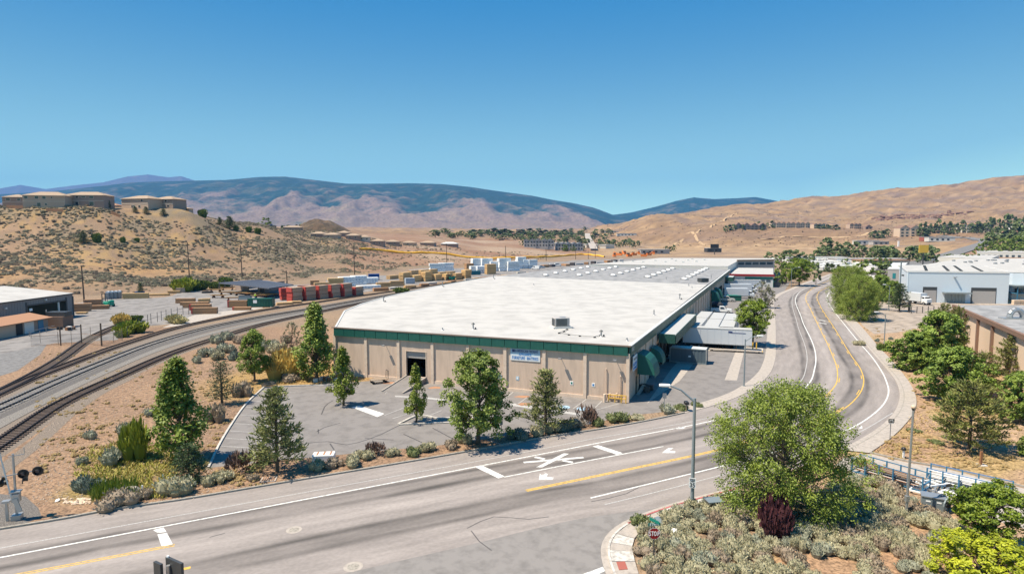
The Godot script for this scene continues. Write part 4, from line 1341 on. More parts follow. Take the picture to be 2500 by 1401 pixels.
	for t in [[0.178, 0.3], [0.655, 0.878]]:
		b = MB.new()
		for i in 12: b.seg(q0.lerp(q1, t[0]), q0.lerp(q1, t[1]), 0.052, 0.09 + 0.012 * (i % 2), i * 0.32, i * 0.32 + 0.31)
		obj("roller_door", b, M.door_grey, k)
	b = MB.new()
	var n0 := (q1 - q0).normalized()
	var n1 := Vector3(-n0.z, 0, n0.x)
	b.box(q0.lerp(q1, 0.485) + n1 * 1.3 + Vector3(0, 3.25, 0), Vector3(7.2, 0.4, 2.6), Basis(n0, Vector3.UP, n1))
	obj("dock_canopy", b, M.pole_paint, k)
	b = MB.new()
	for i in 6: b.box(q0.lerp(q1, 0.40 + 0.034 * i) + n1 * 0.06 + Vector3(0, 1.55, 0), Vector3(0.9, 2.9, 0.1), Basis(n0, Vector3.UP, n1))
	obj("dock_wall", b, M.pole_paint, k)
	piece(k, "wall_lamp", "grey_steel", q0.lerp(q1, 0.472) + n1 * 0.5 + Vector3(0, 8.1, 0), Vector3(0.5, 0.2, 1.0))
	piece(k, "wall_lamp", "dark_steel", q0.lerp(q3, 0.35) + Vector3(-0.4, 7.6, 0.2), Vector3(0.7, 0.5, 0.7))
	b = MB.new()
	for u in [0.2, 0.42, 0.55, 0.75]:
		for i in 11: b.box(q0.lerp(q1, u + i * 0.008) + (q3 - q0) * (0.08 + i * 0.08) + Vector3(0, 9.93, 0), Vector3(0.7, 0.25, 0.5))
	obj("roof_vent_row", b, M.dark_steel, k)
	k = hall("white_roof_hall", "broad white roofed hall spreading out behind the pale blue hall", "warehouse", [Vector3(167.25, 9, -250.75), Vector3(231.33, 9, -317), Vector3(343.08, 9, -341), Vector3(187.46, 9, -185.86), Vector3(163.9, 9, -200.4)].map(func(p): return p * Vector3(1, 0, 1)), 9.0, "blue_wall", "white_roof")
	b = MB.new()
	for i in 40:
		var p := Vector3(223.49, 9, -306.22).lerp(Vector3(214.25, 9, -234.4), rng.randf())
		b.box(p + Vector3(rng.randf_range(-25, 25), 0.3, rng.randf_range(-6, 30)), Vector3(1, 0.6, 1))
	stuff(obj("roof_vent", b, M.grey_steel, k))
	k = hall("long_white_hall", "long low white building with dark windows, last along the rising road", "building", [Vector3(405.75, 0, -535.88), Vector3(464.95, 0, -501.74), Vector3(532.58, 0, -574.98), Vector3(451.69, 0, -596.74)], 7.0, "off_white", "white_roof", "white_metal")
	for i in 8: on_wall(k, "window", "glass_blue", Vector3(405.75, 0, -535.88), Vector3(464.95, 0, -501.74), 0.05 + i * 0.06, 0.08 + i * 0.06, 2.5, 4.5, 0.003, 0.08)
	k = hall("flat_white_hall", "low white hall with shallow roof in front of the rising road", "building", [Vector3(327.11, 0, -471.68), Vector3(342.44, 0, -438.81), Vector3(411.1, 0, -518.25), Vector3(385.75, 0, -535.88)], 4.5, "off_white", "white_roof")
	k = hall("grey_annex", "small grey beige flat roofed office with one teal window", "building", [Vector3(157.11, 0, -256.13), Vector3(161.28, 0, -254.05), Vector3(201.34, 0, -312.31), Vector3(194.04, 0, -312.31)], 7.2, "door_grey", "off_white", "off_white")
	on_wall(k, "window", "teal", Vector3(157.11, 0, -256.13), Vector3(161.28, 0, -254.05), 0.38, 0.62, 3.2, 5.4, 0.003, 0.08)
	# beige hall at the near side of the curve
	var w0 := Vector3(86.5, 0, -119)
	var w1 := Vector3(62, 0, -65)
	k = hall("beige_hall", "beige hall with brown posts, grey flat roof and a curved roof duct", "warehouse", [w0, w1, w1 + Vector3(60, 0, 12), w0 + Vector3(60, 0, 2)], 7.5, "beige_wall", "grey_roof")
	for i in 8:
		b = MB.new()
		b.seg(w0.lerp(w1, i / 7.0 * 0.98 + 0.003), w0.lerp(w1, i / 7.0 * 0.98 + 0.014), 0.002, 0.35, 0, 7.0)
		obj("post", b, M.brown_trim, k)
	b = MB.new()
	b.seg(w0, w1, 0.002, 0.5, 6.95, 7.6)
	obj("roof_trim", b, M.brown_trim, k)
	b = MB.new()
	var du := Vector3(81.15, 7.5, -99.32)
	for i in 7:
		var t0 := PI * i / 7
		var t1 := PI * (i + 1) / 7
		b.cyl(du + Vector3(1.1 - 1.1 * cos(t0), 0.2 + 1.3 * sin(t0), 0), du + Vector3(1.1 - 1.1 * cos(t1), 0.2 + 1.3 * sin(t1), 0), 0.42, 0.42, 8, true)
	b.box(du + Vector3(0.8, 0.1, 0), Vector3(4.4, 0.2, 1.2))
	obj("roof_duct", b, M.galvanised, k)
	for t in [0.2, 0.62]:
		piece(k, "wall_lamp", "dark_steel", w0.lerp(w1, t) + Vector3(-0.5, 4.9, 0), Vector3(0.4, 0.5, 0.4))

# ---------------------------------------------------------------- houses
# called, label, base of the front wall's middle, size (width, eave height, depth), roof rise, turn, wall and roof materials; w: windows as [x, y, width, height]
func house(label: String, at: Vector3, s: Vector3, rise: float, turn: float, wall: String, roof: String, w: Array, group := "", gable := false) -> Node3D:
	var k := thing("house", label, "house", at, turn, group)
	var b := MB.new()
	b.box(Vector3(0, s.y / 2 - 1.5, -s.z / 2), Vector3(s.x, s.y + 3.0, s.z))
	obj("wall", b, M[wall], k)
	b = MB.new()
	var e := 0.6
	var x := s.x / 2 + e
	var r := maxf(x - (s.z / 2 + e), 0.4) if not gable else x
	var z := -s.z / 2
	var y := s.y - 0.05
	var A := Vector3(-x, y, e)
	var B := Vector3(x, y, e)
	var C := Vector3(x, y, -s.z - e)
	var D := Vector3(-x, y, -s.z - e)
	var P := Vector3(-r, y + rise, z)
	var Q := Vector3(r, y + rise, z)
	b.q(A, B, Q, P, Vector3(0, 1, 1))
	b.q(C, D, P, Q, Vector3(0, 1, -1))
	b.tri_up(A, P, D, Vector3(-1, 1, 0))
	b.tri_up(B, Q, C, Vector3(1, 1, 0))
	b.q(A, B, C, D, Vector3.DOWN)
	obj("roof", b, M[roof], k)
	b = MB.new()
	b.box(Vector3(0, y - 0.06, e), Vector3(2 * x, 0.22, 0.12))
	obj("gutter", b, M.house_trim, k)
	if s.y > 4.5:
		b = MB.new()
		b.box(Vector3(0, s.y * 0.48, 0.06), Vector3(s.x, 0.25, 0.12))
		obj("trim", b, M.house_trim, k)
	for a in w:
		b = MB.new()
		b.box(Vector3(a[0], a[1] + a[3] / 2, 0.05), Vector3(a[2] + 0.35, a[3] + 0.35, 0.12))
		var f := obj("window", b, M.house_trim, k)
		b = MB.new()
		b.box(Vector3(a[0], a[1] + a[3] / 2, 0.09), Vector3(a[2], a[3], 0.1))
		obj("pane", b, M.glass_dark, f)
	return k

func build_houses() -> void:
	var a := Vector3(0, 0.2, 0)
	house("brown two storey house at the outer end of the hilltop row, half hidden", on(Vector3(-299.57, 38.66, -372)) + a, Vector3(12, 6.0, 11), 1.9, 0.25, "house_taupe", "tile_roof", [[-3, 3.9, 2, 1.2], [2.5, 3.9, 1.6, 1.2]], "hilltop houses")
	house("pinkish tan two storey house on the hilltop with a dark patio door", on(Vector3(-268.73, 37.85, -355)) + a, Vector3(21.5, 6.6, 12), 2.4, 0.2, "house_tan", "tile_roof", [[-9, 4.6, 1.6, 1.5], [-3.6, 4.6, 1.8, 1.5], [0.2, 4.6, 1.6, 1.4], [4, 4.9, 0.8, 0.9], [-2.6, 0.2, 1.8, 2.1], [1.0, 0.9, 1.0, 1.1]], "hilltop houses")
	house("taupe two storey house on the hilltop with a white band between floors", on(Vector3(-253.1, 38.14, -366)) + a, Vector3(21.5, 6.3, 12), 2.3, 0.1, "house_taupe", "tile_roof", [[-8, 4.4, 2.6, 1.4], [-4, 4.6, 1.4, 1.0], [-0.4, 4.9, 2.2, 0.6], [4, 4.4, 2.2, 1.3], [-4.2, 0.3, 1.6, 2.0], [4.0, 0.2, 2.4, 2.2]], "hilltop houses")
	house("tan two storey house with a broad side wall behind three dark conifers", on(Vector3(-233.12, 37.88, -382)) + a, Vector3(20, 6.3, 13), 2.2, -0.25, "house_tan", "tile_roof", [[-2, 0.6, 0.9, 1.6], [-0.6, 0.6, 0.9, 1.6], [3.4, 0.8, 1.2, 1.2], [5.5, 4.4, 1.0, 1.3]], "hilltop houses")
	house("shadowed taupe house at the slope end of the hilltop row", on(Vector3(-220.46, 37.98, -390)) + a, Vector3(15, 5.8, 12), 2.1, -0.2, "house_taupe", "tile_roof", [[-3, 3.9, 1.4, 1.2], [2.5, 3.9, 1.4, 1.2], [4, 0.8, 1.4, 1.2]], "hilltop houses")
	house("low house showing only its roof between two hilltop houses", on(Vector3(-260.65, 41.04, -400)) + Vector3(0, -2.5, 0), Vector3(9, 4.2, 9), 1.7, 0.1, "house_tan", "brown_roof", [], "hilltop houses")
	house("small pale house past the slope end of the hilltop row", on(Vector3(-215.57, 37.83, -405)) + Vector3(0, -1.0, 0), Vector3(7, 3.0, 7), 1.0, 0.1, "house_tan", "tile_roof", [], "hilltop houses")
	# brown fences in front of the houses
	for e in [[Vector3(-287.89, 37.71, -352), Vector3(-276.99, 37.62, -350), "brown board fence below the outermost hilltop house"], [Vector3(-262.53, 37.29, -348), Vector3(-252.85, 37.29, -348), "brown board fence along the back of the pinkish tan house"], [Vector3(-230.05, 37.34, -354), Vector3(-224.91, 37.11, -354), "orange brown fence corner beside the low roofed house"]]:
		var k := thing("board_fence", e[2], "fence", Vector3.ZERO, 0, "hilltop fences")
		var n := 14
		for i in n:
			var p := on(e[0].lerp(e[1], (i + 0.5) / n), 0.3)
			var b := MB.new()
			b.box(p + Vector3(0, 1.1, 0), Vector3((e[1] - e[0]).length() / n * 0.94, 1.9 + 0.05 * (i % 2), 0.08))
			obj("board", b, M.brown_roof, k)
	# the next street down the hill
	var list := [
		[Vector3(-222.92, 29.89, -560), 15, 2.6, "dark roofed bungalow peeping over the slope shoulder", "house_taupe", "dark_roof"],
		[Vector3(-213.48, 26.95, -600), 17, 3.4, "wide bungalow with olive grey roof behind the round green bush", "house_taupe", "tile_roof"],
		[Vector3(-164.02, 23.75, -520), 12, 2.8, "pale roofed bungalow below the dark rocky knob", "house_taupe", "tile_roof"],
		[Vector3(-150.97, 23.37, -512), 12, 3.0, "bungalow with tan wall just under the foot of the knob", "house_tan", "tile_roof"],
		[Vector3(-146.1, 22.05, -530), 10, 3.0, "narrow bungalow in the gap beside the grey sided one", "house_taupe", "tile_roof"],
		[Vector3(-134.38, 21.34, -520), 12, 3.8, "taller house with dark grey side wall, end of the knob row", "house_taupe", "tile_roof"],
		[Vector3(-126.65, 19.95, -528), 9, 3.8, "white fronted house, first after the dark grey sided one", "house_trim", "tile_roof"],
		[Vector3(-114.47, 19.27, -522), 11, 4.2, "brown and white two storey house above the orange fence", "house_taupe", "tile_roof"],
		[Vector3(-108.65, 19.89, -560), 12, 3.6, "grey house with a white bay, middle of the lower street", "house_taupe", "tile_roof"],
		[Vector3(-98.01, 19.83, -590), 13, 2.8, "long low house with pale tile roof on the lower street", "house_tan", "tile_roof"],
		[Vector3(-82.94, 18.62, -600), 14, 3.0, "dark walled house at the far end of the lower street", "house_taupe", "tile_roof"],
		[Vector3(-65.94, 16.34, -640), 17, 2.4, "single flat pale roof standing alone below the lower street", "house_taupe", "off_white"],
	]
	for e in list:
		var w := []
		if e[2] > 3.5: w = [[-2.5, 1.6, 1.4, 1.1], [2.0, 1.6, 1.4, 1.1]]
		else: w = [[-2.0, 0.9, 1.5, 1.0]]
		house(e[3], on(e[0]) + Vector3(0, 0.1, 0), Vector3(e[1], e[2], 9), 1.7, rng.randf_range(-0.3, 0.3), e[4], e[5], w, "houses of the lower hillside street")

# terraces and apartment rows: n equal units with gables
func terrace(called: String, label: String, p: Vector3, q: Vector3, n: int, h: float, deep: float, wall: String, roof: String, storeys: int, group := "") -> void:
	var l := (q - p).length()
	var d := (q - p) / l
	var k := thing(called, label, "apartment building", p, atan2(-d.z, d.x), group)
	var u := l / n
	for i in n:
		var x := u * (i + 0.5)
		var s := 0.8 * (i % 2)
		var b := MB.new()
		b.box(Vector3(x, h / 2 - 1.5, -deep / 2 + s), Vector3(u * 0.98, h + 3.0, deep))
		obj("wall", b, M[wall], k)
		b = MB.new()
		var r := h + u * 0.32
		b.q(Vector3(x - u / 2, h, s + 0.6), Vector3(x, r, s + 0.6), Vector3(x, r, -deep), Vector3(x - u / 2, h, -deep), Vector3(-1, 1, 0))
		b.q(Vector3(x + u / 2, h, s + 0.6), Vector3(x, r, s + 0.6), Vector3(x, r, -deep), Vector3(x + u / 2, h, -deep), Vector3(1, 1, 0))
		obj("roof", b, M[roof], k)
		b = MB.new()
		b.tri_up(Vector3(x - u / 2, h, s + 0.05), Vector3(x, r, s + 0.05), Vector3(x + u / 2, h, s + 0.05), Vector3(0, 0, 1))
		obj("gable", b, M[wall], k)
		for j in storeys:
			for e in [-0.24, 0.22]:
				b = MB.new()
				b.box(Vector3(x + u * e, (j + 0.55) * h / storeys, s + 0.05), Vector3(u * 0.24, h / storeys * 0.45, 0.16))
				obj("window", b, M.glass_dark, k)

func build_far_town() -> void:
	terrace("apartment_row", "grey gabled apartment row with white trim on the graded earth beyond the yard", on(Vector3(14.67, 5.38, -760)), on(Vector3(51.59, 4.87, -760)), 5, 8.0, 14, "door_grey", "dark_roof", 2)
	terrace("apartment_row", "second grey gabled apartment row, nearer the sloping road", on(Vector3(54.32, 4.15, -770)), on(Vector3(89.18, 3.64, -770)), 5, 8.0, 14, "door_grey", "dark_roof", 2)
	terrace("townhouse_row", "dark short townhouse row at the tip of the hillside terrace", on(Vector3(404.37, 34.33, -1120)), on(Vector3(466.48, 34.45, -1130)), 4, 8.0, 14, "house_taupe", "brown_trim", 2, "hillside townhouses")
	terrace("townhouse_row", "long pale townhouse row with many gables along the hillside terrace", on(Vector3(479.66, 35.32, -1140)), on(Vector3(555.61, 35.45, -1150)), 8, 8.5, 14, "beige_wall", "brown_trim", 2, "hillside townhouses")
	terrace("townhouse_row", "short pale townhouse pair next to the long gabled row", on(Vector3(563.24, 35.45, -1150)), on(Vector3(584.61, 35.45, -1150)), 3, 8.5, 14, "beige_wall", "brown_trim", 2, "hillside townhouses")
	terrace("townhouse_row", "dark brown townhouses set apart on the mound", on(Vector3(635.88, 35.58, -1160)), on(Vector3(657.47, 34.81, -1160)), 3, 9.0, 14, "house_tan", "brown_trim", 2, "hillside townhouses")
	terrace("townhouse_row", "lone brown house at the mound's lower end", on(Vector3(659.55, 32.41, -1150)), on(Vector3(672.56, 31.65, -1150)), 1, 6.0, 12, "house_taupe", "brown_trim", 1, "hillside townhouses")
	terrace("apartment_row", "broad chalet style apartment block with brown balconies at the tan hill's foot", on(Vector3(604.51, 22.91, -960)), on(Vector3(636.39, 22.91, -960)), 2, 14.0, 16, "beige_wall", "brown_trim", 3)
	terrace("apartment_row", "cream stepped apartment blocks half hidden by dark trees", on(Vector3(673.46, 24.31, -1000)), on(Vector3(727.92, 24.31, -1000)), 6, 12.0, 14, "beige_wall", "brown_roof", 3)
	terrace("apartment_row", "cream apartment towers with steep stair roofs near the slope road", on(Vector3(716.12, 21.65, -980)), on(Vector3(764.3, 21.65, -980)), 7, 14.0, 14, "house_trim", "brown_roof", 3)
	terrace("apartment_row", "pale house group below the dark hillside trees at the road's bend", on(Vector3(635.4, 16.76, -800)), on(Vector3(664.68, 16.23, -800)), 4, 8.0, 12, "house_trim", "brown_roof", 2)
	terrace("apartment_row", "white house with blue grey roof alone on the slope", on(Vector3(812.44, 31.58, -1000)), on(Vector3(829.7, 31.58, -1000)), 2, 6.0, 12, "bright_white", "dark_roof", 1)
	# scattered valley buildings
	var far := [
		[Vector3(509.27, 0, -879.37), 32, 6, "white flat roofed building by the pole at the foot of the tan hill", "off_white"],
		[Vector3(513.73, 0, -855.55), 22, 5, "pale shed beside the tall white mast", "door_grey"],
		[Vector3(595.91, 0, -879.37), 14, 6, "red brick box shop near the rising road", "brick_red"],
		[Vector3(598.03, 0, -855.55), 34, 6, "white and blue flat roofed building below the rising road", "off_white"],
		[Vector3(254.42, 0, -771.91), 18, 5, "small dark flat roofed hut on the bare earth by the billboard", "dark_steel"],
		[Vector3(163.9, 0, -703.14), 34, 5, "low grey shed with flat roof behind the orange machines", "door_grey"],
		[Vector3(257.1, 0, -421.18), 34, 4, "grey pitched roof shed at the end of the caravan park", "beige_wall"],
		[Vector3(238.83, 0, -478.86), 46, 4, "long white canopy roof over the first caravans", "white_metal"],
		[Vector3(261.19, 0, -445.01), 52, 4, "white workshop with teal stripe behind the caravan park", "white_metal"],
		[Vector3(229.89, 0, -1440.08), 40, 5, "long white roofed motel behind the poplar row", "off_white"],
		[Vector3(236.02, 0, -1267.06), 40, 5, "low white building on the tan hill's first slope", "off_white"],
		[Vector3(-167.35, 0, -1864.15), 40, 4, "white roofed building at the edge of the graded valley", "off_white"],
		[Vector3(-79.03, 0, -1980.77), 30, 4, "pale roofed store among the first valley trees", "off_white"],
		[Vector3(161.56, 0, -2112.94), 24, 6, "orange walled house within the valley trees", "beige_wall"],
		[Vector3(286, 0, -2263.99), 34, 5, "white walled house high beside the sloping road", "off_white"],
		[Vector3(28.1, 0, -2112.94), 30, 5, "grey roofed house in the valley trees", "house_taupe"],
	]
	for e in far:
		var p: Vector3 = e[0]
		var w: float = e[1]
		var k := thing("valley_building", e[3], "building", on(p), rng.randf_range(-0.15, 0.15), "far valley buildings")
		piece(k, "wall", e[4], Vector3(0, e[2] / 2.0, -6), Vector3(w, e[2], 12))
		piece(k, "roof", "white_roof" if e[4] != "beige_wall" else "brown_roof", Vector3(0, e[2] + 0.2, -6), Vector3(w + 0.8, 0.4, 12.8))
		for i in int(w / 7): piece(k, "window", "glass_dark", Vector3(-w / 2 + 4 + i * 7, e[2] * 0.5, 0.05), Vector3(3.0, e[2] * 0.35, 0.15))
	for i in 16:
		var k := thing("valley_house", "small pale roofed house in the far valley trees, %s from the mountain side" % ORD[i], "house", on(ground_at(1300 + (i * 37) % 190, 583 + (i * 5) % 17).lerp(Vector3(0, 0, -900), 0.0) * clampf(900.0 / ground_at(1300, 583 + (i * 5) % 17).length(), 0, 1)), i * 0.7, "houses in the far valley trees")
		piece(k, "wall", "house_trim", Vector3(0, 2.5, 0), Vector3(14, 5, 10))
		piece(k, "roof", "off_white", Vector3(0, 5.4, 0), Vector3(15, 0.9, 11))
	# the road that climbs away to the hill, and the sloping street in the valley
	var b := MB.new()
	var r := []
	for p in [Vector3(213.89, 0.16, -360), Vector3(278.22, 0.13, -430), Vector3(391.79, 1.29, -560), Vector3(491.93, 7.43, -660), Vector3(570.81, 12.66, -740), Vector3(645.93, 15.87, -860), Vector3(669.7, 20.36, -960)]: r.append(p)
	var s := smooth(r, 8.0)
	for i in s.size() - 1:
		var u: Vector3 = (s[i + 1] - s[i]).cross(Vector3.UP).normalized() * 8.0
		var y := maxf(land(s[i].x, s[i].z), s[i].y) + 0.6
		var y1 := maxf(land(s[i + 1].x, s[i + 1].z), s[i + 1].y) + 0.6
		b.q(Vector3(s[i].x, y, s[i].z) - u, Vector3(s[i].x, y, s[i].z) + u, Vector3(s[i + 1].x, y1, s[i + 1].z) + u, Vector3(s[i + 1].x, y1, s[i + 1].z) - u, Vector3.UP)
		for g in [-1, 1]: b.q(Vector3(s[i].x, y, s[i].z) + u * g, Vector3(s[i].x, y - 9, s[i].z) + u * g, Vector3(s[i + 1].x, y1 - 9, s[i + 1].z) + u * g, Vector3(s[i + 1].x, y1, s[i + 1].z) + u * g, u * g)
	struct("road", b, M.access)
	b = MB.new()
	s = smooth([Vector3(106.49, 3.49, -800), Vector3(116.73, 8.47, -900), Vector3(130.49, 16.13, -1050), Vector3(152.76, 25.14, -1250)], 12.0)
	for i in s.size() - 1:
		var u := Vector3(5, 0, 0)
		var y := maxf(land(s[i].x, s[i].z), s[i].y) + 0.5
		var y1 := maxf(land(s[i + 1].x, s[i + 1].z), s[i + 1].y) + 0.5
		b.q(Vector3(s[i].x, y, s[i].z) - u, Vector3(s[i].x, y, s[i].z) + u, Vector3(s[i + 1].x, y1, s[i + 1].z) + u, Vector3(s[i + 1].x, y1, s[i + 1].z) - u, Vector3.UP)
	struct("road", b, M.concrete)
	# pale dirt tracks up the tan hills
	for line in [[Vector3(334.89, 18.78, -1120), Vector3(398.28, 33.4, -1250), Vector3(505.38, 55.23, -1480), Vector3(655.81, 82.79, -1800)], [Vector3(259.43, 5.75, -1000), Vector3(333.18, 23.26, -1140), Vector3(325.95, 17.39, -1090), Vector3(309.5, 6.56, -990)], [Vector3(413.7, 10.86, -1020), Vector3(500.21, 15.38, -1060), Vector3(587.57, 14.8, -1040), Vector3(661.78, 29.89, -1120)]]:
		b = MB.new()
		s = smooth(line, 15.0)
		for i in s.size() - 1:
			var u: Vector3 = (s[i + 1] - s[i]).cross(Vector3.UP).normalized() * 2.4
			var q := [on(s[i] - u, -0.5), on(s[i] + u, -0.5), on(s[i + 1] + u, -0.5), on(s[i + 1] - u, -0.5)]
			b.q(q[0], q[1], q[2], q[3], Vector3.UP)
		struct("path", b, M.dirt_track)

# ---------------------------------------------------------------- lumber yard
# a strapped bundle of boards lying along its own x axis; tone: board colour; ends: material of the painted ends, or ""
func bundle(label: String, at: Vector3, turn: float, l: float, h: float, w: float, tone: Color, ends: String, group: String, wrapped := false) -> void:
	var k := thing("wrapped_bundle" if wrapped else "lumber_bundle", label, "lumber bundle", at, turn, group)
	var b := MB.new()
	var e := 0.1
	if wrapped:
		b.col = tone
		b.cbox(Vector3(0, h / 2 + e / 2, 0), Vector3(l, h - e, w), 0.08)
		obj("wrapping", b, M.plain, k)
		b = MB.new()
		for i in int(l / 1.3):
			var x := -l / 2 + 0.7 + i * 1.3
			b.box(Vector3(x, h * rng.randf_range(0.35, 0.75), w / 2), Vector3(rng.randf_range(0.4, 0.8), rng.randf_range(0.12, 0.3), 0.03))
		b.box(Vector3(l / 2, h * 0.5, 0), Vector3(0.03, h * 0.8, w * 0.85))
		obj("print", b, M.wrap_blue, k)
	else:
		var n := maxi(3, int(h / 0.3))
		for i in n:
			b.col = tone * rng.randf_range(0.88, 1.1)
			b.box(Vector3(rng.randf_range(-0.05, 0.05), e + (h - e) * (i + 0.5) / n, 0), Vector3(l, (h - e) / n * 0.93, w * (1.0 - 0.02 * (i % 2))))
		obj("boards", b, M.lumber, k)
		if ends:
			b = MB.new()
			b.box(Vector3(-l / 2 - 0.05, e + (h - e) / 2, 0), Vector3(0.06, h - e, w))
			b.box(Vector3(-l / 2 + 0.14, e + (h - e) / 2, 0), Vector3(0.32, h - e + 0.02, w + 0.03))
			obj("painted_end", b, M[ends], k)
	b = MB.new()
	for x in [-l * 0.33, 0.0, l * 0.33]: b.box(Vector3(x, e / 2, 0), Vector3(0.1, e, w))
	obj("batten", b, M.weathered_wood, k)

# a row of bundles along the ground from p to q, n long and m high
func pile(what: String, from_: String, p: Vector3, q: Vector3, n: int, m: int, turn: float, l: float, h: float, w: float, tone: Color, ends: String, group: String, wrapped := false) -> void:
	for i in n:
		var t := (i + 0.5) / n
		var full := m - (1 if m > 1 and rng.randf() < 0.4 else 0)
		for j in m:
			if j >= full: continue
			var label := what
			if n > 1: label += ", %s from the %s" % [ORD[i], from_]
			if m > 1: label += ", %s layer" % (["bottom", "second", "third", "top"][j] if j < m - 1 else "top")
			bundle(label, p.lerp(q, t) + Vector3(rng.randf_range(-0.1, 0.1), j * h, rng.randf_range(-0.15, 0.15)), turn + rng.randf_range(-0.03, 0.03), l * rng.randf_range(0.9, 1.05), h, w, (tone * rng.randf_range(0.82, 1.1)).lerp(Color(0.5, 0.32, 0.2), 0.0 if wrapped else rng.randf() * 0.45), ends, group, wrapped)

func build_yard() -> void:
	var tan := Color(0.62, 0.40, 0.19)
	var brown := Color(0.46, 0.255, 0.13)
	var grey := Color(0.48, 0.36, 0.27)
	var gold := Color(0.78, 0.51, 0.23)
	var white := Color(0.80, 0.82, 0.84)
	# beside the grey shop
	pile("brown bundle in the front pile by the grey shop", "shop", Vector3(-120.84, 0, -166.97), Vector3(-118.11, 0, -177.45), 2, 2, 0.30, 5.4, 1.1, 1.3, brown, "", "lumber beside the grey shop")
	pile("brown bundle in the rear pile by the grey shop", "shop", Vector3(-128.85, 0, -179.5), Vector3(-125.94, 0, -185.94), 2, 2, 0.30, 4.8, 0.9, 1.3, brown, "", "lumber beside the grey shop")
	bundle("short loose boards lying flat in front of the shop piles", Vector3(-116.07, 0, -164.32), 0.1, 2.6, 0.5, 1.2, tan, "", "lumber beside the grey shop")
	# at the foot of the slope
	pile("long tan lumber stack at the slope foot, first past the portable toilets", "toilets", Vector3(-127.93, 0, -201.58), Vector3(-124.63, 0, -208.31), 1, 2, 0.25, 8.0, 0.9, 1.3, gold, "", "lumber at the foot of the slope")
	pile("long tan lumber stack at the slope foot, next to a thinner one", "toilets", Vector3(-125.46, 0, -209.71), Vector3(-123.22, 0, -218.52), 1, 2, 0.28, 8.0, 0.7, 1.3, gold, "", "lumber at the foot of the slope")
	bundle("small tan bundle at the slope foot near the green bushes", Vector3(-123.45, 0, -223.21), 0.3, 4.0, 1.0, 1.3, tan, "", "lumber at the foot of the slope")
	bundle("taller grey brown bundle just below the green bushes", Vector3(-122.8, 0, -226.45), 0.3, 3.0, 1.7, 1.5, grey, "", "lumber at the foot of the slope")
	bundle("blue covered bundle in front of the little spruce on the slope", Vector3(-130.45, 0, -214.03), 0.2, 2.8, 1.5, 1.4, Color(0.03, 0.12, 0.30), "", "lumber at the foot of the slope")
	# the fan of brown bundles in the open yard
	bundle("brown bundle, rearmost of the fanned bundles in the open yard", Vector3(-101.92, 0, -190.49), 0.12, 5.6, 1.5, 1.2, brown, "", "fanned brown bundles")
	bundle("brown bundle, second of the fanned bundles, lying low", Vector3(-97.19, 0, -184.83), 0.16, 6.0, 1.0, 1.2, brown, "", "fanned brown bundles")
	bundle("brown bundle, longest one in the middle of the fan", Vector3(-92.44, 0, -178.47), 0.10, 7.2, 1.7, 1.2, brown, "", "fanned brown bundles")
	bundle("brown bundle with bright red end near the fan's front", Vector3(-88.11, 0, -172.53), 0.12, 5.6, 1.7, 1.2, brown, "red_end", "fanned brown bundles")
	bundle("brown bundle, frontmost of the fan beside the wire fence", Vector3(-82.86, 0, -164.32), 0.14, 6.4, 1.7, 1.3, Color(0.37, 0.22, 0.12), "red_end", "fanned brown bundles")
	bundle("loose pale boards leaning behind the brown fan", Vector3(-97.22, 0, -192.85), 0.4, 3.4, 1.2, 1.6, tan, "", "fanned brown bundles")
	bundle("upper red ended bundle of the pair in front of the green container", Vector3(-80.68, 0, -179.5) + Vector3(0, 0, 0), 0.12, 5.4, 2.0, 1.2, brown, "red_end", "red ended pair")
	bundle("lower red ended bundle of the pair in front of the green container", Vector3(-76.42, 0, -172.53), 0.12, 4.8, 0.9, 1.2, brown, "red_end", "red ended pair")
	# the long red-ended wall of bundles beside the track
	pile("grey brown lumber in the red ended track row", "green container", Vector3(-71.29, 0, -194.05), Vector3(-53.42, 0, -218.52), 6, 3, 1.08, 4.4, 1.5, 2.4, grey, "red_end", "long red ended row")
	pile("red capped bundle in the red block", "green container", Vector3(-75.02, 0, -197.74), Vector3(-73.48, 0, -206.93), 2, 3, 0.62, 2.4, 1.3, 2.2, Color(0.42, 0.06, 0.05), "red_end", "red capped block")
	pile("tan bundle behind the red ended track row", "shelter", Vector3(-78.85, 0, -214.03), Vector3(-62.91, 0, -234.96), 4, 2, 1.0, 5.4, 1.2, 2.2, tan, "red_end", "second row")
	pile("loose tan planks in front of the red ended row", "green container", Vector3(-70.66, 0, -184.83), Vector3(-66.82, 0, -191.66), 2, 1, 0.5, 4.5, 0.7, 2.0, gold, "", "loose planks by the track")
	# reddish long packs and gold packs behind the shelter
	pile("brick red flat bundle behind the shelter roof", "shelter", Vector3(-86.14, 0, -229.78), Vector3(-80.48, 0, -248.01), 2, 2, 0.40, 7.0, 1.3, 2.0, Color(0.36, 0.12, 0.08), "", "brick red bundles")
	pile("golden bundle in the stack behind the red ones", "shelter", Vector3(-77.54, 0, -240.38), Vector3(-71.1, 0, -256.13), 2, 3, 0.45, 6.0, 1.2, 2.2, gold, "", "golden stack")
	bundle("small brown crate of lumber topping the slope side of the golden stack", Vector3(-83.26, 0, -258.25), 0.3, 3.6, 2.2, 2.0, brown, "", "golden stack")
	# white wrapped packs
	pile("white wrapped bundle in the low front row", "golden stack", Vector3(-63.37, 0, -229.78), Vector3(-55.09, 0, -248.01), 2, 2, 0.42, 9.0, 1.3, 2.4, white, "", "white wrapped bundles", true)
	pile("white wrapped bundle in the high rear row", "golden stack", Vector3(-70.47, 0, -252.01), Vector3(-61.39, 0, -274.07), 3, 3, 0.42, 7.0, 1.3, 2.4, white, "", "white wrapped bundles", true)
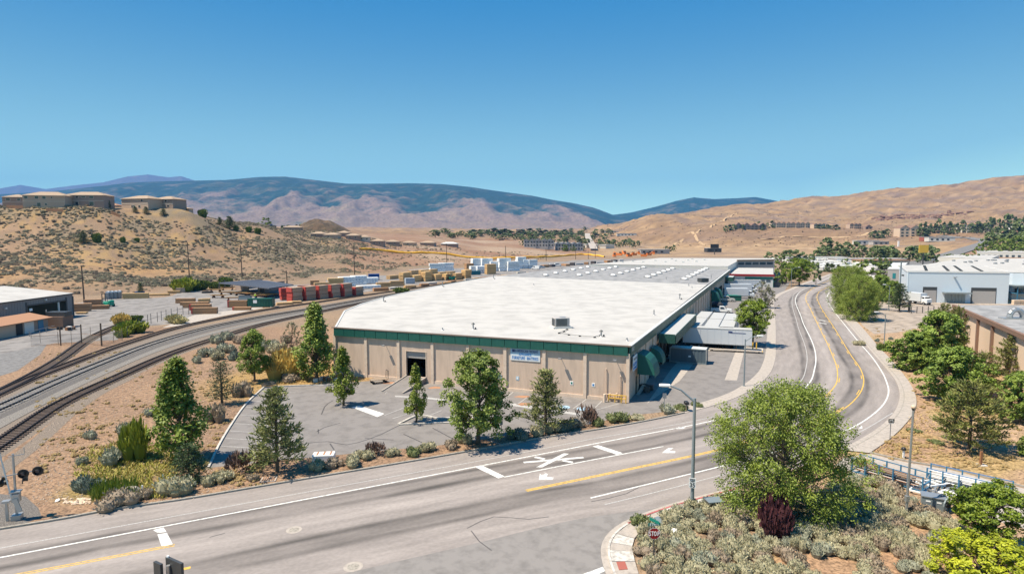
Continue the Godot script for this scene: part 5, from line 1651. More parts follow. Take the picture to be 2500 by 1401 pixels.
	pile("tan bundle past the white front row", "white bundles", Vector3(-53.82, 0, -242.25), Vector3(-46.15, 0, -260.4), 2, 2, 0.40, 6.0, 1.1, 2.2, tan, "", "tan bundles past the white ones")
	# the middle yard: gold and tan stacks
	pile("golden lumber bundle in the front middle yard row", "white bundles", Vector3(-50.39, 0, -274.07), Vector3(-20.07, 0, -300.34), 7, 3, 1.02, 5.2, 1.5, 2.6, gold, "", "golden middle yard rows")
	pile("tan lumber bundle in the rear middle yard row", "white bundles", Vector3(-60.07, 0, -294.7), Vector3(-31.06, 0, -332.14), 7, 2, 0.95, 5.6, 1.8, 2.6, tan, "", "golden middle yard rows")
	bundle("blue and white covered pack between the golden stacks", Vector3(-45.03, 0, -269.36), 0.4, 4.0, 2.4, 2.4, Color(0.42, 0.48, 0.56), "", "golden middle yard rows")
	bundle("blue tarped pack at the slope side of the middle yard", Vector3(-65.35, 0, -289.26), 0.3, 5.0, 3.0, 2.4, Color(0.03, 0.09, 0.30), "", "golden middle yard rows")
	bundle("teal low pack at the end of the golden rows", Vector3(-21.95, 0, -328.66), 0.2, 10.0, 2.2, 2.6, Color(0.02, 0.15, 0.21), "", "golden middle yard rows")
	bundle("upright brown pack in front of the blue white wall of bundles", Vector3(-11.88, 0, -335.7), 0.5, 5.5, 5.5, 3.2, tan, "", "golden middle yard rows")
	bundle("dark brown pack at the foot of the blue white wall of bundles", Vector3(-24.86, 0, -354.65), 0.5, 4.5, 5.0, 3.2, brown, "", "golden middle yard rows")
	# the wall of blue-white wrapped bundles
	pile("blue white pack in the small slope wall", "slope", Vector3(-46.17, 0, -354.65), Vector3(-37.19, 0, -371.43), 2, 3, 0.3, 9.0, 1.6, 2.6, white, "", "blue white small wall", true)
	pile("blue white pack in the great wrapped wall", "slope", Vector3(-23.01, 0, -362.85), Vector3(2.94, 0, -367.09), 5, 4, 0.55, 8.0, 1.9, 2.8, white, "", "blue white great wall", true)
	pile("blue white pack in the farther wrapped wall", "slope", Vector3(3.9, 0, -389.85), Vector3(14.75, 0, -394.75), 3, 4, 0.6, 7.0, 1.9, 2.8, white, "", "blue white back wall", true)
	pile("blue white pack low before the great wall", "slope", Vector3(-22.91, 0, -343.03), Vector3(-16.03, 0, -343.03), 2, 2, 0.5, 5.0, 2.0, 2.8, white, "", "blue white front row", true)
	# scraps along the track
	for i in 16:
		var t := i / 15.0
		var p := Vector3(-55.3, 0, -223.21).lerp(Vector3(9.16, 0, -343.03), t) + Vector3(rng.randf_range(-2, 2), 0, rng.randf_range(-2.5, 2.5))
		bundle("low scrap plank pile along the track edge, %s from the red ended row" % ORD[i], p, rng.randf_range(0.5, 1.0), rng.randf_range(3, 6), rng.randf_range(0.5, 1.3), 1.8, [tan, brown, Color(0.55, 0.52, 0.48)][i % 3], "", "scrap piles along the track")
	# trestles and cutting carts in front of the shelter
	var carts := [[522, 712, "cart of long planks in the shade side of the shelter"], [548, 719, "plank cart next to a black hose coil"], [528, 727, "cart of bowed planks well out in the open yard"], [566, 733, "plank cart with stacked short boards behind the green container"], [585, 721, "cart with a tall heap of offcuts by the shelter post"], [612, 722, "plank cart straight under the shelter's front corner"], [634, 727, "plank cart beside the worker in yellow"], [552, 708, "cart of yellow boards behind the hose coil"], [655, 724, "last plank cart before the red capped block"]]
	for a in carts:
		var k := thing("plank_cart", a[2], "cart", ground_at(a[0], a[1]), rng.randf_range(-0.1, 0.3), "plank carts at the shelter")
		var b := MB.new()
		for i in 7:
			b.col = gold * rng.randf_range(0.8, 1.15)
			b.box(Vector3(rng.randf_range(-0.4, 0.4), 1.0 + 0.09 * (i / 3), -0.7 + 0.24 * i), Vector3(rng.randf_range(5, 6.5), 0.09, 0.2), Basis(Vector3.UP, rng.randf_range(-0.08, 0.08)))
		obj("plank", b, M.lumber, k)
		b = MB.new()
		b.box(Vector3(0, 0.85, 0), Vector3(4.5, 0.12, 1.5))
		for x in [-1.6, 1.6]:
			b.box(Vector3(x, 0.5, 0), Vector3(0.1, 0.7, 1.3))
		obj("frame", b, M.rust, k)
		for x in [-1.6, 1.6]:
			for z in [-0.65, 0.65]:
				b = MB.new()
				b.cyl(Vector3(x, 0.25, z - 0.08), Vector3(x, 0.25, z + 0.08), 0.25, 0.25, 8)
				obj("wheel", b, M.tyre, k)
	var b := MB.new()
	for i in 14:
		var a0 := TAU * i / 14
		var a1 := TAU * (i + 1) / 14
		for j in 2: b.cyl(Vector3(cos(a0) * 1.8, 0.2 + 0.3 * j, sin(a0) * 1.8), Vector3(cos(a1) * 1.8, 0.2 + 0.3 * j, sin(a1) * 1.8), 0.16, 0.16, 5, false)
	var hose := thing("hose_coil", "black hose coil on the yard paving by the plank carts", "hose", Vector3(-112.14, 0, -224.82))
	obj("coil", b, M.black, hose)
	hose = thing("grey_bin", "small grey blue waste bin between plank carts and green container", "bin", Vector3(-86.96, 0, -199.01))
	b = MB.new()
	b.prism([Vector3(-1.8, 0, -0.9), Vector3(1.8, 0, -0.9), Vector3(1.8, 0, 0.9), Vector3(-1.8, 0, 0.9)], 0.1, 1.4)
	obj("body", b, M.pole_paint, hose)
	b = MB.new()
	b.box(Vector3(0, 1.42, 0), Vector3(3.7, 0.06, 1.9))
	obj("rim", b, M.dark_steel, hose)
	# worker
	var man := thing("person", "person in a yellow safety vest bending beside a plank cart", "person", Vector3(-85.94, 0, -204.22))
	b = MB.new()
	b.cyl(Vector3(-0.1, 0, 0), Vector3(-0.09, 0.85, 0), 0.07, 0.11, 6)
	b.cyl(Vector3(0.12, 0, 0.05), Vector3(0.09, 0.85, 0), 0.07, 0.11, 6)
	obj("trousers", b, M.navy, man)
	b = MB.new()
	b.cyl(Vector3(0, 0.83, 0), Vector3(0.1, 1.42, 0.08), 0.17, 0.22, 8)
	b.cyl(Vector3(-0.12, 1.36, 0.08), Vector3(-0.2, 1.0, 0.3), 0.07, 0.05, 6)
	b.cyl(Vector3(0.3, 1.36, 0.08), Vector3(0.34, 1.0, 0.3), 0.07, 0.05, 6)
	obj("vest", b, mat("vest", Color(0.55, 0.75, 0.04), 0.7), man)
	b = MB.new()
	b.ball(Vector3(0.13, 1.6, 0.14), Vector3(0.1, 0.13, 0.11))
	obj("head", b, M.house_tan, man)
	b = MB.new()
	b.ball(Vector3(0.13, 1.66, 0.14), Vector3(0.13, 0.1, 0.14))
	obj("helmet", b, M.bright_white, man)
	# portable toilets
	for i in 4:
		var k := thing("portable_toilet", ["grey portable toilet beside the forklift", "second grey portable toilet from the forklift", "third grey portable toilet from the forklift", "grey portable toilet beside the slope stacks"][i], "portable toilet", ground_at(257 + i * 9.5, 730 - i * 0.7), 0.2, "portable toilets")
		b = MB.new()
		b.cbox(Vector3(0, 1.1, 0), Vector3(1.1, 2.2, 1.1), 0.06)
		obj("cabin", b, M.pole_paint, k)
		b = MB.new()
		b.box(Vector3(0, 1.05, 0.56), Vector3(0.8, 1.9, 0.05))
		obj("door", b, M.grey_steel, k)
		b = MB.new()
		b.cyl(Vector3(0, 2.2, -0.55), Vector3(0, 2.2, 0.55), 0.5, 0.5, 10)
		obj("roof", b, M.white_metal, k)
	forklift("bright green forklift with lowered forks beside the grey shop's lumber", Vector3(-120.84, 0, -181.6), -0.3)
	forklift("green forklift among the golden lumber stacks", Vector3(-29.39, 0, -289.26), 0.4)
	# roll-off container
	var c := thing("roll_off_container", "dark green roll off waste container with white label at the yard edge", "waste container", Vector3(-74.24, 0, -180.54), 0.05)
	b = MB.new()
	b.box(Vector3(0, 1.35, 0.0), Vector3(7.0, 2.3, 2.4))
	b.box(Vector3(3.55, 1.45, 0), Vector3(0.15, 2.5, 2.5))
	obj("body", b, M.bin_green, c)
	b = MB.new()
	for i in 9: b.box(Vector3(-3.2 + 0.8 * i, 1.3, 1.24), Vector3(0.12, 2.1, 0.1))
	b.box(Vector3(0, 2.5, 1.22), Vector3(7.1, 0.16, 0.14))
	obj("rib", b, M.bin_green, c)
	piece(c, "label_plate", "bright_white", Vector3(-1.3, 1.7, 1.31), Vector3(1.1, 0.9, 0.03))
	for x in [-2.8, 3.2]:
		b = MB.new()
		b.cyl(Vector3(x, 0.15, 1.0), Vector3(x, 0.15, 1.25), 0.15, 0.15, 8)
		obj("roller", b, M.white_metal, c)
	# orange silt fence
	b = MB.new()
	var s := smooth([Vector3(-114.22, 10.94, -461.33), Vector3(-102.69, 9.01, -482.04), Vector3(-82.2, 7.02, -493.73), Vector3(-54.55, 4.8, -511.79), Vector3(-44.68, 3.21, -515.89), Vector3(-17.54, 0.76, -526.29), Vector3(3.59, 0.96, -539.05), Vector3(34.87, 0.63, -581.52), Vector3(77.97, 0.37, -650.3), Vector3(90.05, 0.01, -598)], 3.0)
	var k := thing("erosion_sock", "long orange yellow erosion sock winding across the graded slope", "barrier")
	for i in s.size() - 1:
		var g0 := on(s[i]) + Vector3(0, 0.7 + 0.25 * sin(i * 0.7), 0)
		var g1 := on(s[i + 1]) + Vector3(0, 0.7 + 0.25 * sin((i + 1) * 0.7), 0)
		b.cyl(g0, g1, 0.85, 0.85, 8, false)
	obj("tube", b, M.silt, k)
	# yard clutter at the far end
	for a in [[1308, 657, "white utility van at the far end of the yard"], [1322, 654, "white pickup by the great wrapped wall"], [1349, 650, "silver car parked in the far yard"], [1362, 648, "white truck among the far yard scraps"]]:
		car("yard_vehicle", a[2], "van" if a[0] < 1320 else "car", ground_at(a[0], a[1]), rng.randf_range(0, 3), "van" if a[0] < 1320 else "suv", Color(0.6, 0.62, 0.64), "vehicles at the far yard end")
	for i in 9:
		var m := thing("site_machine", "orange construction machine on the bare lot beyond the warehouses, %s from the track" % ORD[i], "machine", ground_at(1500 + i * 12, 627 - (i % 3) * 3), rng.randf() * 3, "orange machines")
		piece(m, "body", "orange", Vector3(0, 1.6, 0), Vector3(6, 2.2, 2.6))
		piece(m, "cab", "glass_dark", Vector3(-1.2, 3.3, 0), Vector3(2.0, 1.6, 2.0))
		piece(m, "arm", "orange", Vector3(3.5, 3.0, 0), Vector3(5.5, 0.6, 0.6), Basis(Vector3(0, 0, 1), 0.5))
	# far scraps
	for i in 12: bundle("dark scrap heap on the far paving, %s from the wrapped wall" % ORD[i], ground_at(1330 + i * 17, 652 - i * 1.2), rng.randf() * 2, rng.randf_range(3, 9), rng.randf_range(0.8, 2.2), 3.0, [brown, Color(0.12, 0.1, 0.1), Color(0.5, 0.5, 0.52)][i % 3], "", "far yard scraps")
	# utility poles
	for a in [[Vector3(-138.03, 0, -196.5), 650, "bare dark utility pole by the grey shop's lumber"], [Vector3(-141.53, 1.82, -268.06), 592, "tall leaning utility pole above the green bushes"], [Vector3(-125.23, 0.75, -283.46), 598, "utility pole behind the saw shelter"], [Vector3(-99.24, 0, -269.36), 660, "short pole at the shelter's far side"], [Vector3(-84.73, 0, -328.66), 599, "utility pole at the sandy cut"], [Vector3(-43.23, 0, -404.92), 594, "utility pole by the golden stacks"], [Vector3(-4.75, 0, -445.01), 600, "utility pole behind the great wrapped wall"], [Vector3(28.21, 0, -509.86), 606, "thin utility pole at the far yard"], [Vector3(56.32, 0, -545.15), 608, "leaning utility pole before the apartment rows"], [Vector3(67.58, 0, -545.15), 612, "utility pole just before the white warehouse roof"], [Vector3(77.78, 0, -574.98), 600, "thin last pole before the valley street"]]:
		var p := on(a[0])
		var h: float = 21.0 - (a[1] - 575.0) / 1500.0 * -p.z - p.y
		var u := thing("utility_pole", a[2], "utility pole", p, 0, "utility poles along the yard")
		b = MB.new()
		b.cyl(Vector3(0.25, -0.5, 0), Vector3(0, h, 0), 0.26, 0.18, 7)
		obj("post", b, M.wood_pole, u)

func ground_at(x: float, y: float) -> Vector3:
	var d := 21.0 / ((y - 575.0) / 1500.0) * 0.996
	return Vector3((x - 1250.0) / 1500.0 * d, 0, -d)

func forklift(label: String, at: Vector3, turn: float) -> void:
	var k := thing("forklift", label, "forklift", at, turn, "green forklifts")
	var b := MB.new()
	b.cbox(Vector3(0.9, 0.95, 0), Vector3(2.6, 1.2, 1.6), 0.15)
	b.cbox(Vector3(2.0, 1.2, 0), Vector3(0.9, 1.5, 1.6), 0.2)
	obj("body", b, M.forklift_green, k)
	b = MB.new()
	for x in [-0.3, 1.4]:
		for z in [-0.7, 0.7]: b.bar(Vector3(x, 1.4, z), Vector3(x + 0.1, 2.7, z), 0.08, 0.08)
	b.box(Vector3(0.6, 2.72, 0), Vector3(2.0, 0.08, 1.6))
	obj("cage", b, M.black, k)
	b = MB.new()
	for z in [-0.5, 0.5]:
		b.box(Vector3(-0.9, 2.0, z), Vector3(0.18, 3.8, 0.16))
		b.box(Vector3(-1.6, 0.35, z), Vector3(1.5, 0.1, 0.2))
	for y in [0.7, 2.2, 3.8]: b.box(Vector3(-0.9, y, 0), Vector3(0.14, 0.16, 1.1))
	obj("mast", b, M.black, k)
	for x in [0.0, 1.9]:
		for z in [-0.8, 0.8]:
			b = MB.new()
			b.cyl(Vector3(x, 0.45, z - 0.15), Vector3(x, 0.45, z + 0.15), 0.45, 0.45, 10)
			obj("wheel", b, M.tyre, k)

# ---------------------------------------------------------------- vehicles
# length runs along x, the front at +x; shapes: sedan, suv, van, pickup
func car(called: String, label: String, category: String, at: Vector3, turn: float, shape: String, col: Color, group := "") -> Node3D:
	var k := thing(called, label, category, at, turn, group)
	var l := 4.7
	var top := 1.45
	var prof := [[-2.35, 0.45], [-2.35, 0.95], [-1.9, 1.02], [-1.3, 1.45], [0.3, 1.45], [1.05, 0.98], [2.2, 0.82], [2.35, 0.6], [2.35, 0.4]]
	if shape == "suv": prof = [[-2.3, 0.45], [-2.3, 1.1], [-2.1, 1.75], [0.4, 1.75], [1.05, 1.12], [2.2, 0.98], [2.35, 0.75], [2.35, 0.42]]
	elif shape == "van": prof = [[-2.7, 0.5], [-2.7, 2.3], [1.2, 2.35], [1.9, 1.3], [2.6, 1.05], [2.7, 0.8], [2.7, 0.45]]
	elif shape == "pickup": prof = [[-2.7, 0.5], [-2.7, 1.1], [-0.6, 1.1], [-0.5, 1.75], [0.7, 1.75], [1.3, 1.15], [2.6, 1.02], [2.7, 0.8], [2.7, 0.45]]
	var b := MB.new()
	b.col = col
	var w := 0.9
	for i in prof.size() - 1:
		var p: Array = prof[i]
		var q: Array = prof[i + 1]
		var wp: float = w - maxf(p[1] - 1.05, 0) * 0.2
		var wq: float = w - maxf(q[1] - 1.05, 0) * 0.2
		b.q(Vector3(p[0], p[1], -wp), Vector3(q[0], q[1], -wq), Vector3(q[0], q[1], wq), Vector3(p[0], p[1], wp), Vector3((p[0] + q[0]) * 0.4, 1.0, 0))
		for s in [-1, 1]:
			b.q(Vector3(p[0], p[1], wp * s), Vector3(q[0], q[1], wq * s), Vector3(q[0], 0.4, w * s), Vector3(p[0], 0.4, w * s), Vector3(0, 0, s))
	b.box(Vector3(0, 0.36, 0), Vector3(prof[-1][0] - prof[0][0] - 0.1, 0.12, 1.7))
	obj("body", b, M.paint, k)
	b = MB.new()
	var x0: float = {"sedan": -1.45, "suv": -2.0, "van": 0.3, "pickup": -0.4}[shape]
	var x1: float = {"sedan": 0.7, "suv": 0.6, "van": 1.3, "pickup": 0.85}[shape]
	var y0: float = {"sedan": 1.0, "suv": 1.2, "van": 1.4, "pickup": 1.2}[shape]
	var y1: float = {"sedan": 1.36, "suv": 1.62, "van": 2.1, "pickup": 1.62}[shape]
	for s in [-1, 1]:
		b.q(Vector3(x0, y0, (w + 0.012) * s), Vector3(x1, y0, (w + 0.012) * s), Vector3(x1 - 0.35, y1, (w - (y1 - 1.05) * 0.2 + 0.02) * s), Vector3(x0 + 0.2, y1, (w - (y1 - 1.05) * 0.2 + 0.02) * s), Vector3(0, 0, s))
	obj("window", b, M.glass_dark, k)
	b = MB.new()
	for i in prof.size() - 1:
		var p: Array = prof[i]
		var q: Array = prof[i + 1]
		if q[0] - p[0] > 0.3 and p[1] - q[1] > 0.3 and p[1] > 1.3:
			b.q(Vector3(p[0] + 0.1, p[1] - 0.06, -0.7), Vector3(q[0], q[1] + 0.05, -0.75), Vector3(q[0], q[1] + 0.05, 0.75), Vector3(p[0] + 0.1, p[1] - 0.06, 0.7), Vector3(1, 1, 0))
	if b.v.size():
		for i in b.v.size(): b.v[i] += Vector3(0.02, 0.03, 0)
		obj("windscreen", b, M.glass_dark, k)
	for x in [prof[0][0] + 0.85, prof[-1][0] - 0.85]:
		for z in [-0.82, 0.82]:
			b = MB.new()
			b.cyl(Vector3(x, 0.33, z - 0.11), Vector3(x, 0.33, z + 0.11), 0.33, 0.33, 10)
			var o := obj("wheel", b, M.tyre, k)
			b = MB.new()
			b.cyl(Vector3(x, 0.33, z - 0.12), Vector3(x, 0.33, z + 0.12), 0.2, 0.2, 8)
			obj("rim", b, M.hub, o)
	for z in [-0.65, 0.65]:
		piece(k, "headlight", "bright_white", Vector3(prof[-1][0] + 0.005, 0.72, z), Vector3(0.06, 0.14, 0.32))
	return k

func trailer(label: String, at: Vector3, turn: float, l: float, group := "", m := "trailer_white") -> Node3D:
	var k := thing("semi_trailer", label, "trailer", at, turn, group)
	var b := MB.new()
	b.box(Vector3(0, 2.62, 0), Vector3(l, 2.75, 2.55))
	obj("body", b, M[m], k)
	piece(k, "roof", "trailer_roof", Vector3(0, 4.03, 0), Vector3(l - 0.06, 0.07, 2.48))
	b = MB.new()
	b.box(Vector3(0, 1.2, 0), Vector3(l, 0.12, 2.6))
	b.box(Vector3(0, 3.98, 1.26), Vector3(l, 0.12, 0.08))
	b.box(Vector3(0, 3.98, -1.26), Vector3(l, 0.12, 0.08))
	obj("rail", b, M.galvanised, k)
	b = MB.new()
	for i in int(l / 1.22):
		for z in [-1.285, 1.285]: b.box(Vector3(-l / 2 + 0.6 + i * 1.22, 2.6, z), Vector3(0.06, 2.6, 0.03))
	obj("side_post", b, M[m], k)
	for x in [-l / 2 + 1.6, -l / 2 + 2.9]:
		for z in [-1.0, 1.0]:
			b = MB.new()
			b.cyl(Vector3(x, 0.5, z - 0.28), Vector3(x, 0.5, z + 0.28), 0.5, 0.5, 12)
			var o := obj("wheel", b, M.tyre, k)
			b = MB.new()
			b.cyl(Vector3(x, 0.5, z - 0.29), Vector3(x, 0.5, z + 0.29), 0.26, 0.26, 8)
			obj("rim", b, M.hub, o)
	b = MB.new()
	b.box(Vector3(-l / 2 + 2.2, 0.95, 0), Vector3(3.2, 0.3, 1.2))
	for z in [-0.9, 0.9]: b.box(Vector3(l / 2 - 2.6, 0.6, z), Vector3(0.14, 1.2, 0.14))
	obj("landing_gear", b, M.dark_steel, k)
	return k

func box_truck(label: String, at: Vector3, turn: float, l: float, cab: Color) -> Node3D:
	var k := thing("box_truck", label, "truck", at, turn, "trucks at the loading docks")
	piece(k, "cargo_box", "trailer_white", Vector3(-0.9, 2.2, 0), Vector3(l - 2.2, 2.5, 2.4))
	piece(k, "chassis", "dark_steel", Vector3(0, 0.8, 0), Vector3(l, 0.25, 1.1))
	var b := MB.new()
	b.col = cab
	b.cbox(Vector3(l / 2 - 1.0, 1.3, 0), Vector3(2.0, 1.3, 2.1), 0.2)
	b.cbox(Vector3(l / 2 - 1.35, 2.15, 0), Vector3(1.2, 0.9, 1.95), 0.15)
	obj("cab", b, M.paint, k)
	piece(k, "windscreen", "glass_dark", Vector3(l / 2 - 0.74, 2.15, 0), Vector3(0.06, 0.6, 1.7))
	for s in [-1, 1]: piece(k, "window", "glass_dark", Vector3(l / 2 - 1.3, 2.15, 0.98 * s), Vector3(0.8, 0.5, 0.05))
	for x in [-l / 2 + 1.6, l / 2 - 1.0]:
		for z in [-0.95, 0.95]:
			b = MB.new()
			b.cyl(Vector3(x, 0.48, z - 0.2), Vector3(x, 0.48, z + 0.2), 0.48, 0.48, 12)
			var o := obj("wheel", b, M.tyre, k)
			b = MB.new()
			b.cyl(Vector3(x, 0.48, z - 0.21), Vector3(x, 0.48, z + 0.21), 0.25, 0.25, 8)
			obj("rim", b, M.hub, o)
	return k

func build_vehicles() -> void:
	# the long trailer backed against the dock
	var p0 := Vector3(32.27, 0, -114.44)
	var p1 := Vector3(43.72, 0, -110.73)
	var t := trailer("long white semi trailer backed up under the green dock canopy", (p0 + p1) / 2, atan2(-(p1 - p0).z, (p1 - p0).x), (p1 - p0).length())
	var l := (p1 - p0).length()
	piece(t, "emblem", "navy", Vector3(l * 0.19, 3.5, 1.29), Vector3(0.7, 0.32, 0.03))
	piece(t, "lettering", "navy", Vector3(l * 0.3, 3.36, 1.29), Vector3(2.6, 0.1, 0.03))
	var deck := thing("loading_deck", "low concrete loading deck edge beneath the long white trailer", "loading dock", (p0 + p1) / 2 + Vector3(2.0, 0, 2.6), atan2(-(p1 - p0).z, (p1 - p0).x))
	piece(deck, "slab", "concrete", Vector3(0.5, 0.35, 0), Vector3(9.0, 0.1, 1.0))
	piece(deck, "edge", "yellow", Vector3(5.05, 0.33, 0), Vector3(0.1, 0.14, 1.0))
	for x in [-3.5, 0.5, 4.5]: piece(deck, "leg", "dark_steel", Vector3(x, 0.15, 0), Vector3(0.3, 0.3, 0.5))
	for a in [[1846, 853, "yellow steel bollard at the trailer's street end"], [1855, 853, "yellow steel bollard beside the red hydrant end"]]:
		var k := thing("bollard", a[2], "bollard", ground_at(a[0], a[1]), 0, "yellow bollards")
		var b := MB.new()
		b.cyl(Vector3.ZERO, Vector3(0, 1.15, 0), 0.12, 0.12, 10)
		b.ball(Vector3(0, 1.15, 0), Vector3(0.12, 0.08, 0.12))
		obj("post", b, M.yellow, k)
	# parked trailers in three lanes behind it
	var rows := [
		[Vector3(34.8, 4.05, -116.03), Vector3(43.86, 4.05, -136.98), ["white trailer in the lane beside the dock, end with open doors", "white trailer in the lane beside the dock, farther one"]],
		[Vector3(37.31, 4.05, -113.91), Vector3(46.89, 4.05, -136.98), ["grey roofed trailer in the middle lane, near half", "grey roofed trailer in the middle lane, far half"]],
		[Vector3(39.61, 4.05, -112.37), Vector3(49.21, 4.05, -135.5), ["white trailer in the lane under the bright green tree, near half", "white trailer in the lane under the bright green tree, far half"]],
	]
	for r in rows:
		var d: Vector3 = (r[1] - r[0]) * Vector3(1, 0, 1)
		var n := d.normalized()
		for i in 2:
			trailer(r[2][i], r[0] * Vector3(1, 0, 1) + n * (5.6 + 11.4 * i), atan2(-n.z, n.x), 10.8, "trailers parked along the dock", "off_white" if i == 1 else "trailer_white")
	# shipping container by the shop doors
	p0 = Vector3(26.32, 0, -100.9)
	p1 = Vector3(31.61, 0, -98.62)
	l = (p1 - p0).length()
	var c := thing("shipping_container", "dark blue grey corrugated shipping container half in the building's shadow", "container", (p0 + p1) / 2 + Vector3(0.5, 0, -1.2), atan2(-(p1 - p0).z, (p1 - p0).x))
	var b := MB.new()
	for i in int(l / 0.28): b.box(Vector3(-l / 2 + 0.14 + 0.28 * i, 1.25, 0), Vector3(0.28, 2.3, 2.3 + 0.09 * (i % 2)))
	obj("corrugated_wall", b, mat("container_paint", Color(0.085, 0.12, 0.15), 0.5), c)
	b = MB.new()
	for y in [0.1, 2.42]:
		for z in [-1.2, 1.2]: b.box(Vector3(0, y, z), Vector3(l + 0.1, 0.16, 0.12))
	for x in [-l / 2, l / 2]:
		for z in [-1.2, 1.2]: b.box(Vector3(x, 1.26, z), Vector3(0.16, 2.5, 0.14))
	obj("frame", b, M.pole_paint, c)
	piece(c, "roof", "off_white", Vector3(0, 2.44, 0), Vector3(l - 0.1, 0.08, 2.3))
	piece(c, "notice", "bright_white", Vector3(l * 0.05, 1.2, 1.21), Vector3(0.4, 0.25, 0.02))
	car("suv", "silver off-road car parked nose out by the far pair of round awnings", "car", Vector3(68.85, 0, -195.26), -0.25, "suv", Color(0.42, 0.42, 0.41), "")
	car("pickup_truck", "white pickup parked between trailers and the warehouse wall", "pickup truck", Vector3(57.39, 0, -166.97), -0.35, "pickup", Color(0.7, 0.71, 0.72), "")
	car("parked_car", "dark blue car in the building's shade before the white pickup", "car", Vector3(61.15, 0, -181.6), 0.9, "sedan", Color(0.03, 0.05, 0.09), "")
	var dm := thing("waste_skip", "open green waste skip behind the silver off-road car", "skip", Vector3(71.84, 0, -197.74), -0.15)
	piece(dm, "body", "bin_green", Vector3(0, 0.85, 0), Vector3(4.4, 1.5, 2.0))
	piece(dm, "rim", "bin_green", Vector3(0, 1.65, 0), Vector3(4.6, 0.14, 2.2))
	piece(dm, "lid", "forklift_green", Vector3(-0.4, 1.75, -0.6), Vector3(3.4, 0.06, 1.0))
	box_truck("white box truck with its cab towards the street, at the far dock", Vector3(75.92, 0, -204.89), -0.08, 10.0, Color(0.7, 0.71, 0.72))
	box_truck("taller white box truck one dock behind the other", Vector3(83.1, 0, -223.21), -0.08, 12.0, Color(0.7, 0.71, 0.72))
	trailer("white trailer at the last dock below the small green canopy", Vector3(88.38, 0, -234.96), -0.08, 14.0)
	car("parked_car", "black car on the lot past the red banded wing", "car", Vector3(116.35, 0, -264.8), 0.2, "sedan", Color(0.012, 0.012, 0.014), "")
	car("parked_car", "dark car behind the round green tree at the lot's end", "car", Vector3(127.6, 0, -289.26), 0.4, "suv", Color(0.04, 0.05, 0.09), "")
	dm = thing("waste_bin", "dark blue waste bin at the corner of the red banded wing", "bin", Vector3(108.91, 0, -252.01))
	piece(dm, "body", "dark_steel", Vector3(0, 0.9, 0), Vector3(2.6, 1.8, 1.8))
	piece(dm, "lid", "black", Vector3(0, 1.85, 0), Vector3(2.7, 0.1, 1.9))
	# at the blue hall
	box_truck("white truck with blunt bonnet parked in front of the blue hall", Vector3(125.43, 0, -188.19), -1.35, 7.5, Color(0.75, 0.76, 0.77))
	car("parked_car", "silver grey car under the trees before the blue hall", "car", Vector3(121.67, 0, -197.74), 0.1, "sedan", Color(0.30, 0.32, 0.34), "")
	car("parked_car", "white car half hidden by the low spruce at the blue hall", "car", Vector3(128.84, 0, -199.01), 0.3, "sedan", Color(0.7, 0.71, 0.72), "")
	car("parked_van", "white van near the grey annex below the trees", "van", Vector3(170.52, 0, -289.26), 2.5, "van", Color(0.72, 0.73, 0.74), "")
	dm = thing("arched_shed", "grey tunnel shaped storage shed beside the white van", "shed", Vector3(178.92, 0, -297.49))
	b = MB.new()
	for i in 8:
		var a0 := PI * i / 8
		var a1 := PI * (i + 1) / 8
		b.q(Vector3(cos(a0) * 6, sin(a0) * 6, 2), Vector3(cos(a1) * 6, sin(a1) * 6, 2), Vector3(cos(a1) * 6, sin(a1) * 6, -16), Vector3(cos(a0) * 6, sin(a0) * 6, -16), Vector3(cos(a0), sin(a0), 0))
		b.tri_up(Vector3(0, 0, 1.9), Vector3(cos(a0) * 6, sin(a0) * 6, 1.9), Vector3(cos(a1) * 6, sin(a1) * 6, 1.9), Vector3(0, 0, 1))
	obj("shell", b, M.door_grey, dm)
	# things standing behind the blue hall
	dm = thing("machine_rack", "black and orange machine parts in an open blue rack past the blue hall", "rack", Vector3(162.66, 0, -196.5))
	for x in [0.0, 8.0]:
		for z in [0.0, -6.0]: piece(dm, "post", "blue_frame", Vector3(x, 2.4, z), Vector3(0.25, 4.8, 0.25))
	piece(dm, "roof", "pole_paint", Vector3(4, 4.9, -3), Vector3(9.5, 0.3, 7.5))
	piece(dm, "shelf", "blue_frame", Vector3(4, 2.4, -3), Vector3(8.2, 0.25, 6))
	for i in 6: piece(dm, "machine", ["black", "orange", "off_white"][i % 3], Vector3(1.2 + i * 1.2, 3.2, -1.5 - (i % 2) * 2), Vector3(1.0, 1.4, 1.2))
	dm = thing("stone_planter", "low tan block enclosure at the blue hall's outer corner", "planter", Vector3(153.62, 0, -185.94))
	for i in 4:
		for j in 2: piece(dm, "block", "beige_wall", Vector3(i * 2.1, 0.4 + j * 0.75, 0.05 * j), Vector3(2.0, 0.7, 1.0))
	caravans()

